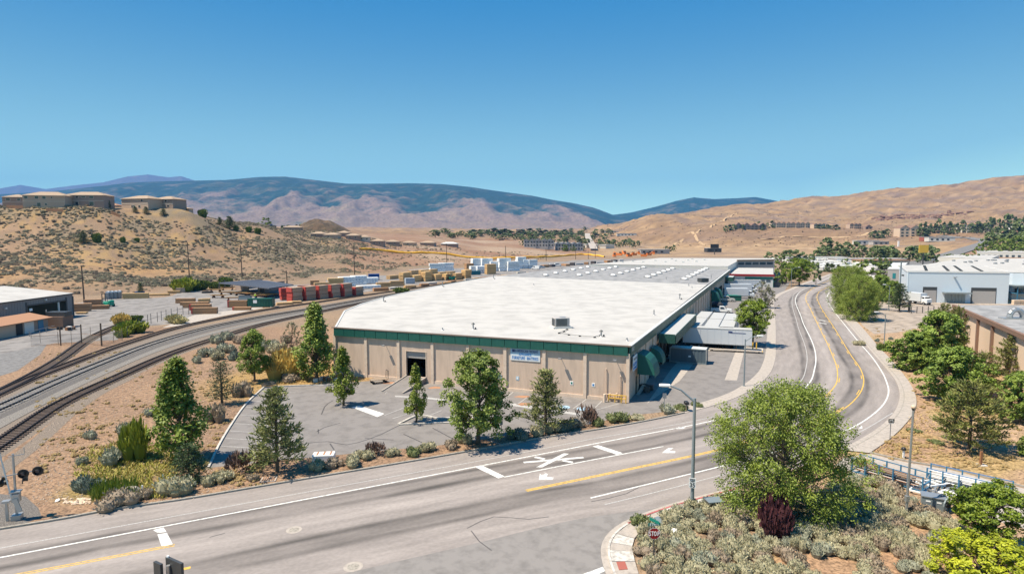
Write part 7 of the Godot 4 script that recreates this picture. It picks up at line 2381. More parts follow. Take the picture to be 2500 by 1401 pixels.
	for a in [[148, 1194, "white plastic bag on the dirt beside the swale"], [100, 1240, "white paper scrap near the crossing signal"], [150, 1246, "crumpled white wrapper by the kerb stones"]]:
		k = thing("litter", a[2], "litter", ground_at(a[0], a[1]), rng.randf() * 3)
		b = MB.new()
		b.tri_up(Vector3(-0.25, 0.03, -0.1), Vector3(0.25, 0.05, -0.12), Vector3(0.1, 0.16, 0.15), Vector3.UP)
		b.tri_up(Vector3(-0.25, 0.03, -0.1), Vector3(0.1, 0.16, 0.15), Vector3(-0.2, 0.1, 0.2), Vector3.UP)
		obj("paper", b, M.bright_white, k)
	var stones := MB.new()
	for i in 60:
		var c := ground_at(rng.randf_range(110, 185), rng.randf_range(1234, 1250))
		stones.ball(c, Vector3(rng.randf_range(0.08, 0.22), 0.12, rng.randf_range(0.08, 0.2)), 5, 3)
	var st := obj("kerb_pebbles", stones, M.beige_wall)
	tag(st, "scatter of tan stones behind the kerb by the swale", "stones")
	stuff(st)

# ---------------------------------------------------------------- the street corner and the pipe racks
func build_corner() -> void:
	# pavement round the corner, slab by slab
	var inner := smooth(pts([18.5,-49.82, 14.31,-47.65, 11.68,-46.16, 9.43,-44.62, 8.09,-43.49, 6.85,-41.94, 6.22,-40.59, 5.95,-39.49, 5.83,-37.94, 5.87,-36.32, 6.02,-34.5]), 1.0)
	var outer := pts([18.73,-48.59, 15.08,-46.52, 12.41,-44.96, 10.54,-43.56, 9.41,-42.48, 8.64,-41.28, 8.23,-40.26, 8.02,-39.17, 7.93,-38.04, 7.87,-36.23, 8.02,-34.29])
	var edge := across(inner, smooth(outer, 0.5))
	var walk := Node3D.new()
	walk.name = numbered("pavement")
	add_child(walk)
	walk.set_meta("kind", "structure")
	var b := MB.new()
	var lip := []
	var back := []
	for i in inner.size():
		var d: Vector3 = (edge[i] - inner[i]).normalized()
		lip.append(inner[i] + d * 0.45)
		back.append(inner[i] + d * 0.6)
	b.sheet(inner, lip, 0.02)
	obj("gutter", b, M.concrete, walk)
	b = MB.new()
	b.kerb(lip, back, -0.05, 0.14)
	obj("kerb", b, M.pale_concrete, walk)
	b = MB.new()
	var n := 0
	for i in lip.size():
		if lip[i].x > 7.6: n = i
	b.sheet(offset(lip.slice(0, n), 0.0), back.slice(0, n), 0.146)
	obj("red_kerb_paint", b, M.red_paint, walk)
	var i := 0
	while i < back.size() - 1:
		var j := mini(i + 2, back.size() - 1)
		b = MB.new()
		b.kerb([back[i].lerp(back[j], 0.02), back[i].lerp(back[j], 0.98)], [edge[i].lerp(edge[j], 0.02), edge[i].lerp(edge[j], 0.98)], -0.05, 0.1 + 0.006 * (i % 3))
		obj("slab", b, M.concrete if i % 4 else M.pale_concrete, walk)
		i = j
	b = MB.new()
	b.prism(pts([6.71,-37.84, 7.27,-37.89, 7.28,-36.97, 6.72,-36.88]), 0.1, 0.135)
	obj("tactile_pad", b, M.brick_red, walk)
	for e in [[11.38,-45.31, 11.97,-45.66, 12.23,-45.1, 11.67,-44.82], [12.03,-45.66, 12.4,-45.87, 12.68,-45.38, 12.3,-45.1]]:
		b = MB.new()
		b.prism(pts(e), 0.1, 0.13)
		obj("utility_lid", b, M.pale_concrete, walk)
	# flat blue grey vault slab and the green cabinet
	var k := thing("vault_lid", "flat blue grey utility vault lid in the dirt behind the stop sign", "utility cover")
	b = MB.new()
	b.prism(pts([9.28,-43.17, 10.92,-44.28, 11.4,-43.3, 9.72,-42.18]), 0, 0.14)
	obj("slab", b, M.pole_paint, k)
	k = thing("utility_cabinet", "low grey green utility cabinet among the sagebrush by the corner lamp", "utility box", Vector3(15.48, 0, -45.52), 0.15)
	b = MB.new()
	b.cbox(Vector3(0, 0.4, 0), Vector3(1.15, 0.8, 0.9), 0.06)
	obj("body", b, M.dark_steel, k)
	piece(k, "lid", "pole_paint", Vector3(0, 0.83, 0), Vector3(1.25, 0.08, 1.0))
	piece(k, "door", "grey_steel", Vector3(0.1, 0.38, 0.46), Vector3(0.6, 0.62, 0.04))
	# driveway under the racks
	b = MB.new()
	b.prism(pts([31.44,-56.66, 34.56,-57.76, 36.83,-55.4, 39.49,-53.7, 42.69,-49.65, 44.62,-47.27, 38.24,-40.26, 36.84,-42.61, 35.28,-44.42, 34.24,-47.81, 32.55,-49.82, 30.62,-52.47, 29.68,-54.79]), 0.004, 0.004, 1)
	struct("driveway", b, M.concrete)
	b = MB.new()
	var cu := pts([34.62,-57.87, 36.9,-55.5, 39.56,-53.8, 42.83,-49.82, 44.76,-47.42])
	b.kerb(cu, offset(cu, -0.2), -0.1, 0.14)
	struct("kerb", b, M.kerb)
	pipe_rack("blue steel rack loaded with rusty pipes along the driveway, nearer the street", Vector3(30.68, 0, -53.22), Vector3(33.96, 0, -48.75), "rust")
	pipe_rack("blue and white rack with pale pipes on the driveway's far side", Vector3(35.58, 0, -50.85), Vector3(39.49, 0, -46.97), "off_white")
	k = thing("machine_box", "grey slatted machine box beside the white frames below the racks", "machine", Vector3(32.43, 0, -45.73), -0.5)
	piece(k, "body", "pole_paint", Vector3(0, 0.55, 0), Vector3(1.5, 1.0, 1.0))
	piece(k, "rim", "galvanised", Vector3(0, 1.08, 0), Vector3(1.6, 0.08, 1.1))
	for x in [-0.35, 0.35]: piece(k, "slot", "bright_white", Vector3(x, 0.75, 0.51), Vector3(0.3, 0.1, 0.03))
	k = thing("cable_drum", "grey spoked cable drum standing next to the slatted machine box", "cable drum", Vector3(33.03, 0, -45.24), 0.4)
	b = MB.new()
	for z in [-0.3, 0.3]:
		for e in 16: b.bar(Vector3(cos(TAU * e / 16) * 0.62, 0.65 + sin(TAU * e / 16) * 0.62, z), Vector3(cos(TAU * (e + 1) / 16) * 0.62, 0.65 + sin(TAU * (e + 1) / 16) * 0.62, z), 0.1, 0.1)
	obj("rim", b, M.pole_paint, k)
	b = MB.new()
	for z in [-0.3, 0.3]:
		for e in 4: b.bar(Vector3(cos(PI * e / 4) * 0.62, 0.65 + sin(PI * e / 4) * 0.62, z), Vector3(-cos(PI * e / 4) * 0.62, 0.65 - sin(PI * e / 4) * 0.62, z), 0.06, 0.06)
	b.cyl(Vector3(0, 0.65, -0.3), Vector3(0, 0.65, 0.3), 0.25, 0.25, 10)
	obj("spoke", b, M.dark_steel, k)
	# white steel frames thrown in a heap
	for e in 7:
		k = thing("steel_frame", "white steel frame lying in the heap beyond the globe pole, %s from the rusty rack" % ORD[e], "frame", ground_at(2280 + e * 22, 1212 + e * 6 - (e % 3) * 9) + Vector3(0, 0.15 + 0.12 * (e % 3), 0), 0.55 + rng.randf_range(-0.35, 0.35), "white steel frames")
		b = MB.new()
		for z in [-0.5, 0.5]: b.box(Vector3(0, 0.1, z), Vector3(2.6, 0.12, 0.12))
		for x in [-1.25, -0.4, 0.45, 1.25]: b.box(Vector3(x, 0.1, 0), Vector3(0.12, 0.12, 0.95))
		obj("frame", b, M.bright_white if e % 2 == 0 else M.galvanised, k)
	k = thing("board_stack", "tan plywood boards on the ground beside the grey machine box", "boards", Vector3(31.85, 0, -45.94), -0.5)
	for e in 3:
		b = MB.new()
		b.col = Color(0.48, 0.28, 0.12)
		b.box(Vector3(0.1 * e, 0.08 + 0.07 * e, 0), Vector3(1.5, 0.05, 0.9))
		obj("board", b, M.lumber, k)
	for a in [[1995, 1282, "rusty sheet and white rags in the shade under the big tree", "rust"], [2112, 1208, "crumpled teal and tan tarpaulin at the sagebrush edge", "teal"], [2180, 1356, "white torn cardboard on bare ground in the sagebrush", "bright_white"], [2196, 1204, "white scrap panel at the foot of the rusty rack", "bright_white"], [1660, 1335, "white bottle scrap in the sagebrush near the stop sign", "bright_white"]]:
		k = thing("litter", a[2], "litter", ground_at(a[0], a[1]), rng.randf() * 3)
		b = MB.new()
		for e in 4:
			var c := Vector3(rng.randf_range(-0.4, 0.4), rng.randf_range(0.1, 0.35), rng.randf_range(-0.3, 0.3))
			b.q(c + Vector3(-0.3, 0, -0.2), c + Vector3(0.3, 0.1, -0.2), c + Vector3(0.25, 0.15, 0.2), c + Vector3(-0.2, -0.05, 0.25), Vector3.UP)
		obj("sheet", b, M[a[3]], k)

func pipe_rack(label: String, p: Vector3, q: Vector3, cargo: String) -> void:
	var d := q - p
	var l := d.length()
	var k := thing("pipe_rack", label, "rack", p, atan2(-d.z, d.x), "pipe racks on the driveway")
	var n := 6
	for i in n:
		var x := l * i / (n - 1)
		for z in [-0.75, 0.75]: piece(k, "post", "blue_frame", Vector3(x, 0.75, z), Vector3(0.1, 1.5, 0.1))
		for y in [0.35, 0.8]: piece(k, "cross_beam", "blue_frame", Vector3(x, y, 0), Vector3(0.1, 0.1, 1.5))
	for z in [-0.75, 0.75]:
		for y in [0.3, 1.45]: piece(k, "side_rail", "blue_frame" if cargo == "rust" else "wrap_blue", Vector3(l / 2, y, z), Vector3(l, 0.07, 0.07))
	var mats := ["rust", "weathered_wood", "brown_trim", "galvanised"] if cargo == "rust" else ["off_white", "galvanised", "grey_steel", "bright_white"]
	for i in 18:
		var b := MB.new()
		var z := -0.6 + (i % 9) * 0.15
		var y := 0.46 + (i / 9) * 0.46 + rng.randf_range(0, 0.12)
		var x := rng.randf_range(-0.3, 0.6)
		b.cyl(Vector3(x, y, z), Vector3(l * rng.randf_range(0.75, 1.0), y + rng.randf_range(-0.04, 0.06), z + rng.randf_range(-0.08, 0.08)), 0.045, 0.045, 6)
		obj("pipe", b, M[mats[i % 4]], k)
	for x in [l * 0.3, l * 0.7]:
		for z in [-0.85, 0.85]:
			var b := MB.new()
			b.cyl(Vector3(x, 0.3, z - 0.1), Vector3(x, 0.3, z + 0.1), 0.3, 0.3, 10)
			obj("wheel", b, M.tyre, k)

# ---------------------------------------------------------------- plants
# one tree of each kind is grown about 8 m high; the others are copies of it, turned and sized
# shape: radius of the crown (as a share of its height) at a height 0..1 within it
func crown_radius(kind: String, t: float) -> float:
	match kind:
		"pear": return 0.36 * pow(1.0 - t, 0.75) * minf(1.0, (t + 0.22) / 0.42)
		"oval": return 0.42 * pow(maxf(0.0, 1.0 - pow(absf(t - 0.36) / 0.64, 2.2)), 0.6)
		"maple": return 0.46 * pow(maxf(0.0, 1.0 - pow(absf(t - 0.42) / 0.6, 2.4)), 0.55)
		"elm": return 0.58 * pow(maxf(0.0, 1.0 - pow(absf(t - 0.45) / 0.58, 2.6)), 0.5)
		"locust": return 0.52 * pow(maxf(0.0, 1.0 - pow(absf(t - 0.5) / 0.52, 2.4)), 0.55)
		"bush": return 0.62 * pow(maxf(0.0, 1.0 - pow(absf(t - 0.3) / 0.72, 2.0)), 0.6)
	return 0.4 * (1.0 - t)

func grow(kind: String, clumps: int, leaves: int, size: float, dark: Color, light: Color, seed_: int, bare := 0.14, droop := 0.0) -> Array:
	var r := RandomNumberGenerator.new()
	r.seed = seed_
	size *= 1.22
	leaves = int(leaves * 1.45)
	var h := 8.0
	var wood := MB.new()
	var b := MB.new()
	var bole := h * (bare + 0.12)
	var lean := Vector3(r.randf_range(-0.15, 0.15), 0, r.randf_range(-0.15, 0.15))
	var top := Vector3(0, h * 0.62, 0) + lean * 2.0
	wood.cyl(Vector3(0, -0.2, 0), Vector3(0, bole, 0) + lean, 0.19, 0.14, 7)
	wood.cyl(Vector3(0, bole, 0) + lean, top, 0.14, 0.05, 6)
	for i in clumps:
		var t := pow(r.randf(), 0.85)
		var y := h * (bare + (1.0 - bare) * t)
		var rad := crown_radius(kind, t) * h * (1.0 - bare)
		var ang := r.randf() * TAU
		var f := sqrt(r.randf()) * 0.98
		if i % 4 != 0: f = maxf(f, 0.62)
		rad *= f * (0.84 + 0.2 * sin(ang * 2.0 + seed_ + t * 3.0) + 0.16 * sin(ang * 3.0 + t * 9.0 + seed_ * 2.0) + r.randf_range(-0.16, 0.2))
		var c := Vector3(cos(ang) * rad, y + r.randf_range(-0.15, 0.15), sin(ang) * rad)
		var from := Vector3(0, maxf(bole, y - rad * (0.5 if kind == "maple" or kind == "elm" else 1.0) - 0.4), 0) + lean
		if i % (4 if droop > 0 else 2) == 0: wood.cyl(from, c, 0.055, 0.015, 4, false)
		var tone := r.randf()
		var out := Vector3(c.x, (t - 0.45) * 2.4, c.z).normalized()
		var q := h * 0.058 * r.randf_range(0.6, 1.5)
		for k in leaves:
			var d := Vector3(r.randfn(), r.randfn(), r.randfn()).normalized() * pow(r.randf(), 0.45)
			var p := c + Vector3(d.x, d.y * (1.25 if kind == "pear" else 0.85), d.z) * q
			if droop > 0: p += Vector3(0, -droop * absf(r.randfn()) * 0.5, 0) + out * absf(r.randfn()) * 0.2
			b.col = dark.lerp(light, clampf(tone * 0.72 + r.randf() * 0.4 - 0.06, 0, 1))
			if droop > 0: b.blade(p, (out * 0.5 + Vector3(r.randf_range(-0.9, 0.9), r.randf_range(-1.1, 0.25), r.randf_range(-0.9, 0.9))).normalized() * size * 2.2, size * 0.5, r)
			else: b.leaf(p, size * r.randf_range(0.7, 1.3), size * 0.62, out * 0.7 + Vector3(0, 0.5, 0), r)
	return [wood.mesh(M.bark if kind != "elm" else M.pale_bark), b.mesh(M.leaf)]

# whorled boughs with tufts of needles; full: how closely the tufts stand
func grow_pine(levels: int, reach: float, tufts: int, dark: Color, light: Color, seed_: int, slim := 1.0) -> Array:
	var r := RandomNumberGenerator.new()
	r.seed = seed_
	var h := 8.0
	var wood := MB.new()
	var b := MB.new()
	wood.cyl(Vector3(0, -0.2, 0), Vector3(0, h * 0.5, 0), 0.17, 0.1, 7)
	wood.cyl(Vector3(0, h * 0.5, 0), Vector3(0, h * 0.97, 0), 0.1, 0.02, 6)
	for j in levels:
		var t := (j + 0.3) / levels
		var y := h * (0.1 + 0.86 * t)
		var n := 6 if t < 0.75 else 4
		var a0 := r.randf() * TAU
		for i in n:
			var l := reach * h * pow(1.0 - t, slim) * r.randf_range(0.62, 1.1) + 0.25
			var a := a0 + TAU * i / n + r.randf_range(-0.3, 0.3)
			var d := Vector3(cos(a), 0.18 + 0.5 * t + r.randf_range(-0.12, 0.12), sin(a))
			var tip := Vector3(0, y, 0) + d * l
			wood.cyl(Vector3(0, y, 0), tip, 0.05, 0.015, 4, false)
			var m := maxi(2, int(l / 0.42))
			for k in m:
				var f := (k + 0.9) / m
				if f < 0.3 and l > 1.0: continue
				var c := Vector3(0, y, 0) + d * l * f + Vector3(r.randf_range(-0.16, 0.16), 0.1, r.randf_range(-0.16, 0.16))
				var tone := r.randf()
				for e in tufts:
					var u := Vector3(r.randfn(), r.randfn() + 0.9, r.randfn()).normalized() + d * 0.5
					b.col = dark.lerp(light, clampf(tone * 0.6 + r.randf() * 0.4, 0, 1))
					b.blade(c + Vector3(r.randfn(), r.randfn() * 0.6, r.randfn()) * 0.17, u * r.randf_range(0.26, 0.42), 0.06, r)
	return [wood.mesh(M.bark), b.mesh(M.needle)]

var kinds := {}

func mound(seed_: int, n: int, dark: Color, light: Color, long: float) -> Array:
	return [null, sage(seed_, n, dark, light, dark * 0.7, long), 0.0]

func tree(kind: String, label: String, at: Vector3, h: float, w: float, turn := -1.0, group := "", called := "tree", category := "tree") -> void:
	var e: Array = kinds[kind]
	var k := thing(called, label, category, at, turn if turn >= 0 else rng.randf() * TAU, group)
	if e[0] == null:
		put("foliage", e[1], k)
		k.scale = Vector3(w / 2.15, h / 0.98, w / 2.15)
		return
	put("trunk", e[0], k)
	put("crown", e[1], k)
	var s: float = w / (e[2] * 8.0)
	k.scale = Vector3(s, h / 8.0, s)

func build_trees() -> void:
	var deep := Color(0.045, 0.085, 0.022)
	var leafy := Color(0.115, 0.175, 0.035)
	kinds.pear = grow("pear", 140, 50, 0.105, Color(0.07, 0.125, 0.018), Color(0.28, 0.35, 0.05), 3, 0.1) + [0.62]
	kinds.young = grow("pear", 90, 46, 0.12, Color(0.09, 0.14, 0.015), Color(0.29, 0.335, 0.04), 5, 0.1) + [0.6]
	kinds.oval = grow("oval", 170, 50, 0.105, Color(0.07, 0.13, 0.015), Color(0.25, 0.325, 0.04), 8, 0.14) + [0.72]
	kinds.maple = grow("maple", 185, 50, 0.105, Color(0.075, 0.125, 0.02), Color(0.25, 0.315, 0.055), 13, 0.12) + [0.82]
	kinds.elm = grow("elm", 680, 58, 0.06, Color(0.10, 0.155, 0.02), Color(0.31, 0.38, 0.06), 21, 0.04, 0.32) + [1.12]
	kinds.locust = grow("locust", 190, 44, 0.11, Color(0.09, 0.15, 0.012), Color(0.27, 0.34, 0.03), 34, 0.2) + [0.9]
	kinds.thicket = grow("maple", 230, 46, 0.13, Color(0.085, 0.15, 0.022), Color(0.28, 0.37, 0.06), 55, 0.05) + [0.84]
	kinds.pine = grow_pine(12, 0.31, 20, Color(0.085, 0.1, 0.032), Color(0.29, 0.31, 0.105), 6) + [0.6]
	kinds.bushy_pine = grow_pine(11, 0.42, 26, Color(0.065, 0.08, 0.022), Color(0.25, 0.26, 0.065), 9, 0.62) + [0.86]
	kinds.thin_conifer = grow_pine(10, 0.2, 10, Color(0.05, 0.065, 0.03), Color(0.14, 0.16, 0.07), 14, 0.7) + [0.4]
	kinds.spruce = grow_pine(13, 0.24, 15, Color(0.03, 0.055, 0.03), Color(0.10, 0.15, 0.045), 19, 0.9) + [0.46]
	kinds.bush = mound(71, 900, Color(0.06, 0.10, 0.02), Color(0.2, 0.25, 0.04), 1.2)
	kinds.lime_bush = grow("bush", 200, 48, 0.12, Color(0.18, 0.22, 0.01), Color(0.50, 0.53, 0.03), 73, 0.0) + [1.1]
	kinds.purple_bush = mound(77, 1100, Color(0.035, 0.008, 0.012), Color(0.14, 0.04, 0.05), 1.1)
	kinds.yellow_bush = mound(79, 1300, Color(0.45, 0.31, 0.08), Color(0.72, 0.54, 0.16), 1.2)
	kinds.willow_bush = mound(83, 1300, Color(0.15, 0.18, 0.015), Color(0.38, 0.41, 0.05), 1.5)
	kinds.weeds = mound(87, 900, Color(0.28, 0.25, 0.10), Color(0.58, 0.52, 0.30), 1.5)
	kinds.grey_bush = grow("bush", 70, 40, 0.11, Color(0.17, 0.17, 0.1), Color(0.3, 0.29, 0.18), 85, 0.0) + [1.1]
	kinds.far_round = grow("maple", 34, 24, 0.4, Color(0.115, 0.165, 0.075), Color(0.27, 0.33, 0.13), 91, 0.06) + [0.84]
	kinds.far_green = grow("locust", 34, 24, 0.4, Color(0.10, 0.16, 0.03), Color(0.28, 0.35, 0.07), 92, 0.06) + [0.9]
	kinds.far_tall = grow("pear", 30, 24, 0.4, Color(0.085, 0.12, 0.06), Color(0.2, 0.245, 0.115), 93, 0.02) + [0.6]
	# on and round the car park
	tree("young", "slender upright bright green tree standing in the open paved lot by the white painted bar", Vector3(-20.92, 0, -74.68), 6.94, 4.18, 1.0)
	tree("young", "slender upright green tree on the kerbed island in the lot", Vector3(-10.81, 0, -67.81), 6.28, 3.25, 2.2)
	tree("oval", "egg shaped glossy green tree at the lot's kerb corner beside the yellow bush", Vector3(-37.13, 0, -87.1), 7.39, 4.99, 0.4)
	tree("pear", "tall dark green tree against the warehouse's rail side corner", Vector3(-28.54, 0, -88.1), 10.69, 8.11, 3.3)
	tree("maple", "large full green tree on the kerb strip before the front wall, trunk near the kerb", Vector3(-3.47, 0, -60.44), 9.25, 7.58, 4.0)
	tree("pine", "grey green open pine at the lot's lower kerb corner", Vector3(-20.96, 0, -53.22), 7.69, 5.32, 0.9)
	tree("pine", "grey green pine on the kerb strip in front of the bay with the shop sign", Vector3(3.62, 0, -64.74), 6.73, 5.09, 2.6)
	tree("pear", "leafy light green tree on the dirt bank between railway and lot", Vector3(-31.11, 0, -55.92), 9.29, 6.34, 1.7)
	tree("spruce", "short dark conifer shrub next to the foot of the bank tree", Vector3(-27.68, 0, -51.11), 3.35, 2.66, 0.2)
	tree("thin_conifer", "thin grey olive conifer on the dirt bank behind the lot kerb", Vector3(-36.18, 0, -75.05), 5.59, 3.3, 1.4)
	tree("willow_bush", "lime green feathery shrub at the top of the green swale", Vector3(-35.14, 0, -56.23), 3.94, 3.15, 0.5, "", "shrub", "shrub")
	tree("yellow_bush", "large straw yellow bush between the egg shaped tree and the tall dark tree", Vector3(-34.01, 0, -89.66), 4.67, 6.69, 0.5, "", "shrub", "shrub")
	tree("grey_bush", "pale grey olive bush behind the tall dark tree on the bank", Vector3(-40.27, 0, -111.13), 5.14, 3.85, 0.7, "", "shrub", "shrub")
	# the corner
	tree("elm", "very large drooping pale green elm on the street corner", Vector3(20.52, 0, -44.69), 9.67, 9.98, 2.0)
	tree("purple_bush", "dark purple leaved shrub under the big corner elm", Vector3(18.28, 0, -41.64), 3.15, 2.89, 0.0, "", "shrub", "shrub")
	tree("locust", "feathery green young tree leaning over the white steel frames", Vector3(32.02, 0, -39.44), 4.52, 5.26, 1.1)
	tree("purple_bush", "small dark purple shrub by the cable drum", Vector3(33.8, 0, -44.42), 2.22, 1.54, 0.8, "", "shrub", "shrub")
	tree("lime_bush", "bright lime green bush at the sagebrush edge beyond the white frames", Vector3(27.82, 0, -34.5), 3.45, 6.67, 0.0, "", "shrub", "shrub")
	# thicket before the beige hall
	tree("thicket", "broad green tree at the tip of the thicket, hard by the pavement", Vector3(62.71, 0, -94.37), 6.13, 7.05, 0.3, "thicket before the beige hall")
	tree("thicket", "green tree in the thicket's middle reaching highest before the blue hall", Vector3(67.43, 0, -95.84), 9.01, 8.63, 1.3, "thicket before the beige hall")
	tree("bushy_pine", "dark pine rising behind the thicket at the corner of the beige hall", Vector3(73.76, 0, -100.57), 9.1, 4.16, 2.3, "thicket before the beige hall")
	tree("bushy_pine", "small dark pine top before the wire fence panel", Vector3(80.85, 0, -113.59), 8.17, 4.54, 2.9, "thicket before the beige hall")
	tree("thicket", "broad bright green tree low in the thicket beside the bushy pine", Vector3(55.51, 0, -75.61), 7.02, 7.56, 3.3, "thicket before the beige hall")
	tree("bushy_pine", "olive pine pressed against the beige hall's wall", Vector3(61.71, 0, -79.58), 5.64, 6.37, 0.8, "thicket before the beige hall")
	tree("bushy_pine", "wide bushy olive pine standing free on the orange dirt", Vector3(45.05, 0, -58.89), 6.68, 7.66, 1.8)
	tree("bushy_pine", "tall pine between the beige hall's last two posts", Vector3(72.12, 0, -86.36), 6.68, 6.62, 2.8)
	tree("thicket", "fresh green tree beyond the free pine, at the end of the orange dirt", Vector3(57.27, 0, -67.65), 5.71, 4.74, 4.2)
	tree("thicket", "green leafy shrub at the far verge corner below the fresh green tree", Vector3(49.29, 0, -57.31), 1.77, 1.83, 4.8)
	# along the street
	tree("locust", "round bright green street tree beside the parked trailers", Vector3(45.89, 0, -115.73), 8.63, 8.02, 0.6, "street trees")
	tree("grey_bush", "half bare olive street tree behind the bright round one", Vector3(72.63, 0, -177.45), 7.64, 6.86, 0.6, "street trees")
	tree("grey_bush", "smaller half bare tree at the lot's edge by the box trucks", Vector3(74.53, 0, -177.45), 5.97, 5.44, 1.6, "street trees")
	tree("locust", "wide green tree on the verge where the street straightens", Vector3(120.27, 0, -256.13), 10.96, 13.32, 2.6, "street trees")
	tree("far_green", "green tree tight behind the wide verge tree, nearer the wing", Vector3(122.96, 0, -274.07), 9.16, 8.4, 2.6, "street trees")
	tree("far_round", "dark small tree at the outer end of the verge trees", Vector3(131.58, 0, -264.8), 8.68, 5.65, 2.6, "street trees")
	tree("far_green", "small round green tree at the red banded wing's corner", Vector3(112.28, 0, -258.25), 7.26, 5.16, 0.6, "street trees")
	tree("elm", "huge pale green elm on the inside of the curve, farther half", Vector3(90.95, 0, -165.19), 12.54, 10.57, 0.6, "elms on the inside of the curve")
	tree("elm", "huge pale green elm on the inside of the curve, nearer half with the trunk", Vector3(86.33, 0, -151.48), 10.92, 10.5, 3.0, "elms on the inside of the curve")
	tree("elm", "smaller elm leaning out towards the grey car", Vector3(102.44, 0, -174.47), 7.63, 6.05, 4.4, "elms on the inside of the curve")
	tree("thicket", "dark green trees' front tree in front of the grey annex", Vector3(118.54, 0, -196.5), 8.31, 7.07, 1.2, "trees before the blue hall")
	tree("thicket", "green tree filling the gap at the blue hall's end wall", Vector3(117.35, 0, -188.19), 7.09, 5.52, 2.2, "trees before the blue hall")
	tree("spruce", "low dark spruce before the blue hall's corner", Vector3(107.87, 0, -169.71), 7.77, 5.2, 3.2, "trees before the blue hall")
	tree("far_green", "olive green tree behind the elms by the white van", Vector3(155.8, 0, -269.36), 9.73, 11.85, 0.2, "trees before the blue hall")
	tree("far_round", "dark tree between olive tree and blue hall", Vector3(166.75, 0, -274.07), 8.07, 9.5, 0.9, "trees before the blue hall")
	tree("far_round", "dark tree just over the grey annex roof", Vector3(172.62, 0, -274.07), 6.97, 6.94, 1.9, "trees before the blue hall")
	tree("bush", "low dark green yucca like bush at the foot of the thin brown lamp", Vector3(68.23, 0, -110.73), 1.59, 2.51, 0.2, "", "shrub", "shrub")
	tree("far_round", "tree seen over the grey warehouse roof near its street corner", Vector3(115.09, 0, -346.82), 5.33, 7.86, 0.2)
	tree("bush", "small green tuft growing beside the rails behind the white roof", Vector3(-39.61, 0, -223.21), 2.4, 7.44, 0.2, "", "shrub", "shrub")
	# the yard and the slope
	tree("willow_bush", "wide lime green willow clump at the slope foot, paler part", Vector3(-122.29, 0, -229.78), 5.55, 11.34, 0.2, "willow clumps at the slope foot", "shrub", "shrub")
	tree("bush", "dark green willow clump next to the paler one", Vector3(-120.1, 0, -236.74), 4.76, 10.1, 1.2, "willow clumps at the slope foot", "shrub", "shrub")
	tree("bush", "small far willow clump behind the shelter roof", Vector3(-117.17, 0, -252.01), 4.73, 7.39, 2.2, "willow clumps at the slope foot", "shrub", "shrub")
	tree("bush", "low green shrub between willow clump and shelter", Vector3(-119.25, 0, -244.14), 3.28, 5.86, 3.2, "willow clumps at the slope foot", "shrub", "shrub")
	tree("spruce", "tiny bright spruce at the slope foot over the blue bundle", Vector3(-130.17, 0, -214.03), 4.6, 2.28, 0.2)
	tree("yellow_bush", "golden yellow bush on the yard edge inside the wire fence", Vector3(-93.8, 0, -145.78), 2.76, 4.86, 0.8, "", "shrub", "shrub")
	tree("bush", "flat green topped bush stretching from the golden bush", Vector3(-92.26, 0, -150.02), 1.83, 4.4, 1.8, "", "shrub", "shrub")
	tree("willow_bush", "yellow green weed bush at the fence by the siding track", Vector3(-81.8, 0, -132.08), 2.69, 7.04, 1.2, "", "shrub", "shrub")
	tree("willow_bush", "smaller yellow green weed bush at the gate end", Vector3(-80.88, 0, -126.67), 1.72, 3.55, 2.2, "", "shrub", "shrub")
	tree("weeds", "pale weed heap with flowers before the brown bundle fan", Vector3(-81.62, 0, -147.17), 1.99, 6.87, 0.3, "", "shrub", "shrub")
	for e in [[335, 501, 486, 13, "spruce", "first of three dark conifers before the tan broad walled house"], [361, 502, 484, 15, "spruce", "middle one of three dark conifers before the tan broad walled house"], [403, 503, 487, 17, "spruce", "broad dark conifer before the shadowed hilltop house"], [272, 499, 480, 10, "spruce", "conifer between the two hilltop houses with the low roof"], [439, 507, 494, 9, "spruce", "small conifer by the pale house at the row's end"], [458, 508, 497, 8, "spruce", "smallest conifer past the row's end"],
		[204, 594, 564, 24, "spruce", "tall dark juniper on the hillside track, one of a close pair"], [233, 592, 568, 26, "bush", "dark round juniper beside the tall one on the hillside track"], [183, 592, 572, 24, "grey_bush", "olive juniper at the dim end of the hillside pair"], [300, 592, 575, 17, "bush", "lone juniper midway along the hillside track"], [333, 591, 580, 14, "bush", "little juniper past the lone midway one"], [494, 580, 558, 27, "bush", "green juniper below the hilltop's slope end"],
		[539, 577, 557, 14, "spruce", "dark cedar just before the tall cedar", ], [563, 577, 545, 26, "spruce", "tall dark cedar of the group above the utility pole"], [580, 576, 560, 16, "bush", "low cedar tucked against the tall cedar"], [606, 573, 556, 17, "bush", "separate cedar farther along the shoulder"], [634, 572, 555, 18, "bush", "dark bush at the shoulder's end by the dark roof"], [652, 572, 546, 32, "far_green", "large round green tree on the shoulder before the olive roofed bungalow"], [703, 560, 547, 26, "far_green", "green bush tree before the olive roofed bungalow"],
		[690, 545, 533, 10, "far_tall", "dark pine behind the dark roofed bungalow"], [707, 545, 532, 10, "far_tall", "second dark pine behind the bungalows"], [726, 545, 530, 14, "far_tall", "tallest dark pine beside the rocky knob"], [745, 560, 542, 40, "far_round", "dark tree mass at the knob's shaded foot"]]:
		var d: float = {true: 362.0, false: 300.0}[e[1] < 512]
		if e[0] > 480: d = 400.0
		if e[1] < 512: d = 373.0 if e[0] < 410 else 400.0
		if e[0] > 640: d = 560.0
		var p := Vector3((e[0] - 1250.0) / 1500.0 * d, 0, -d)
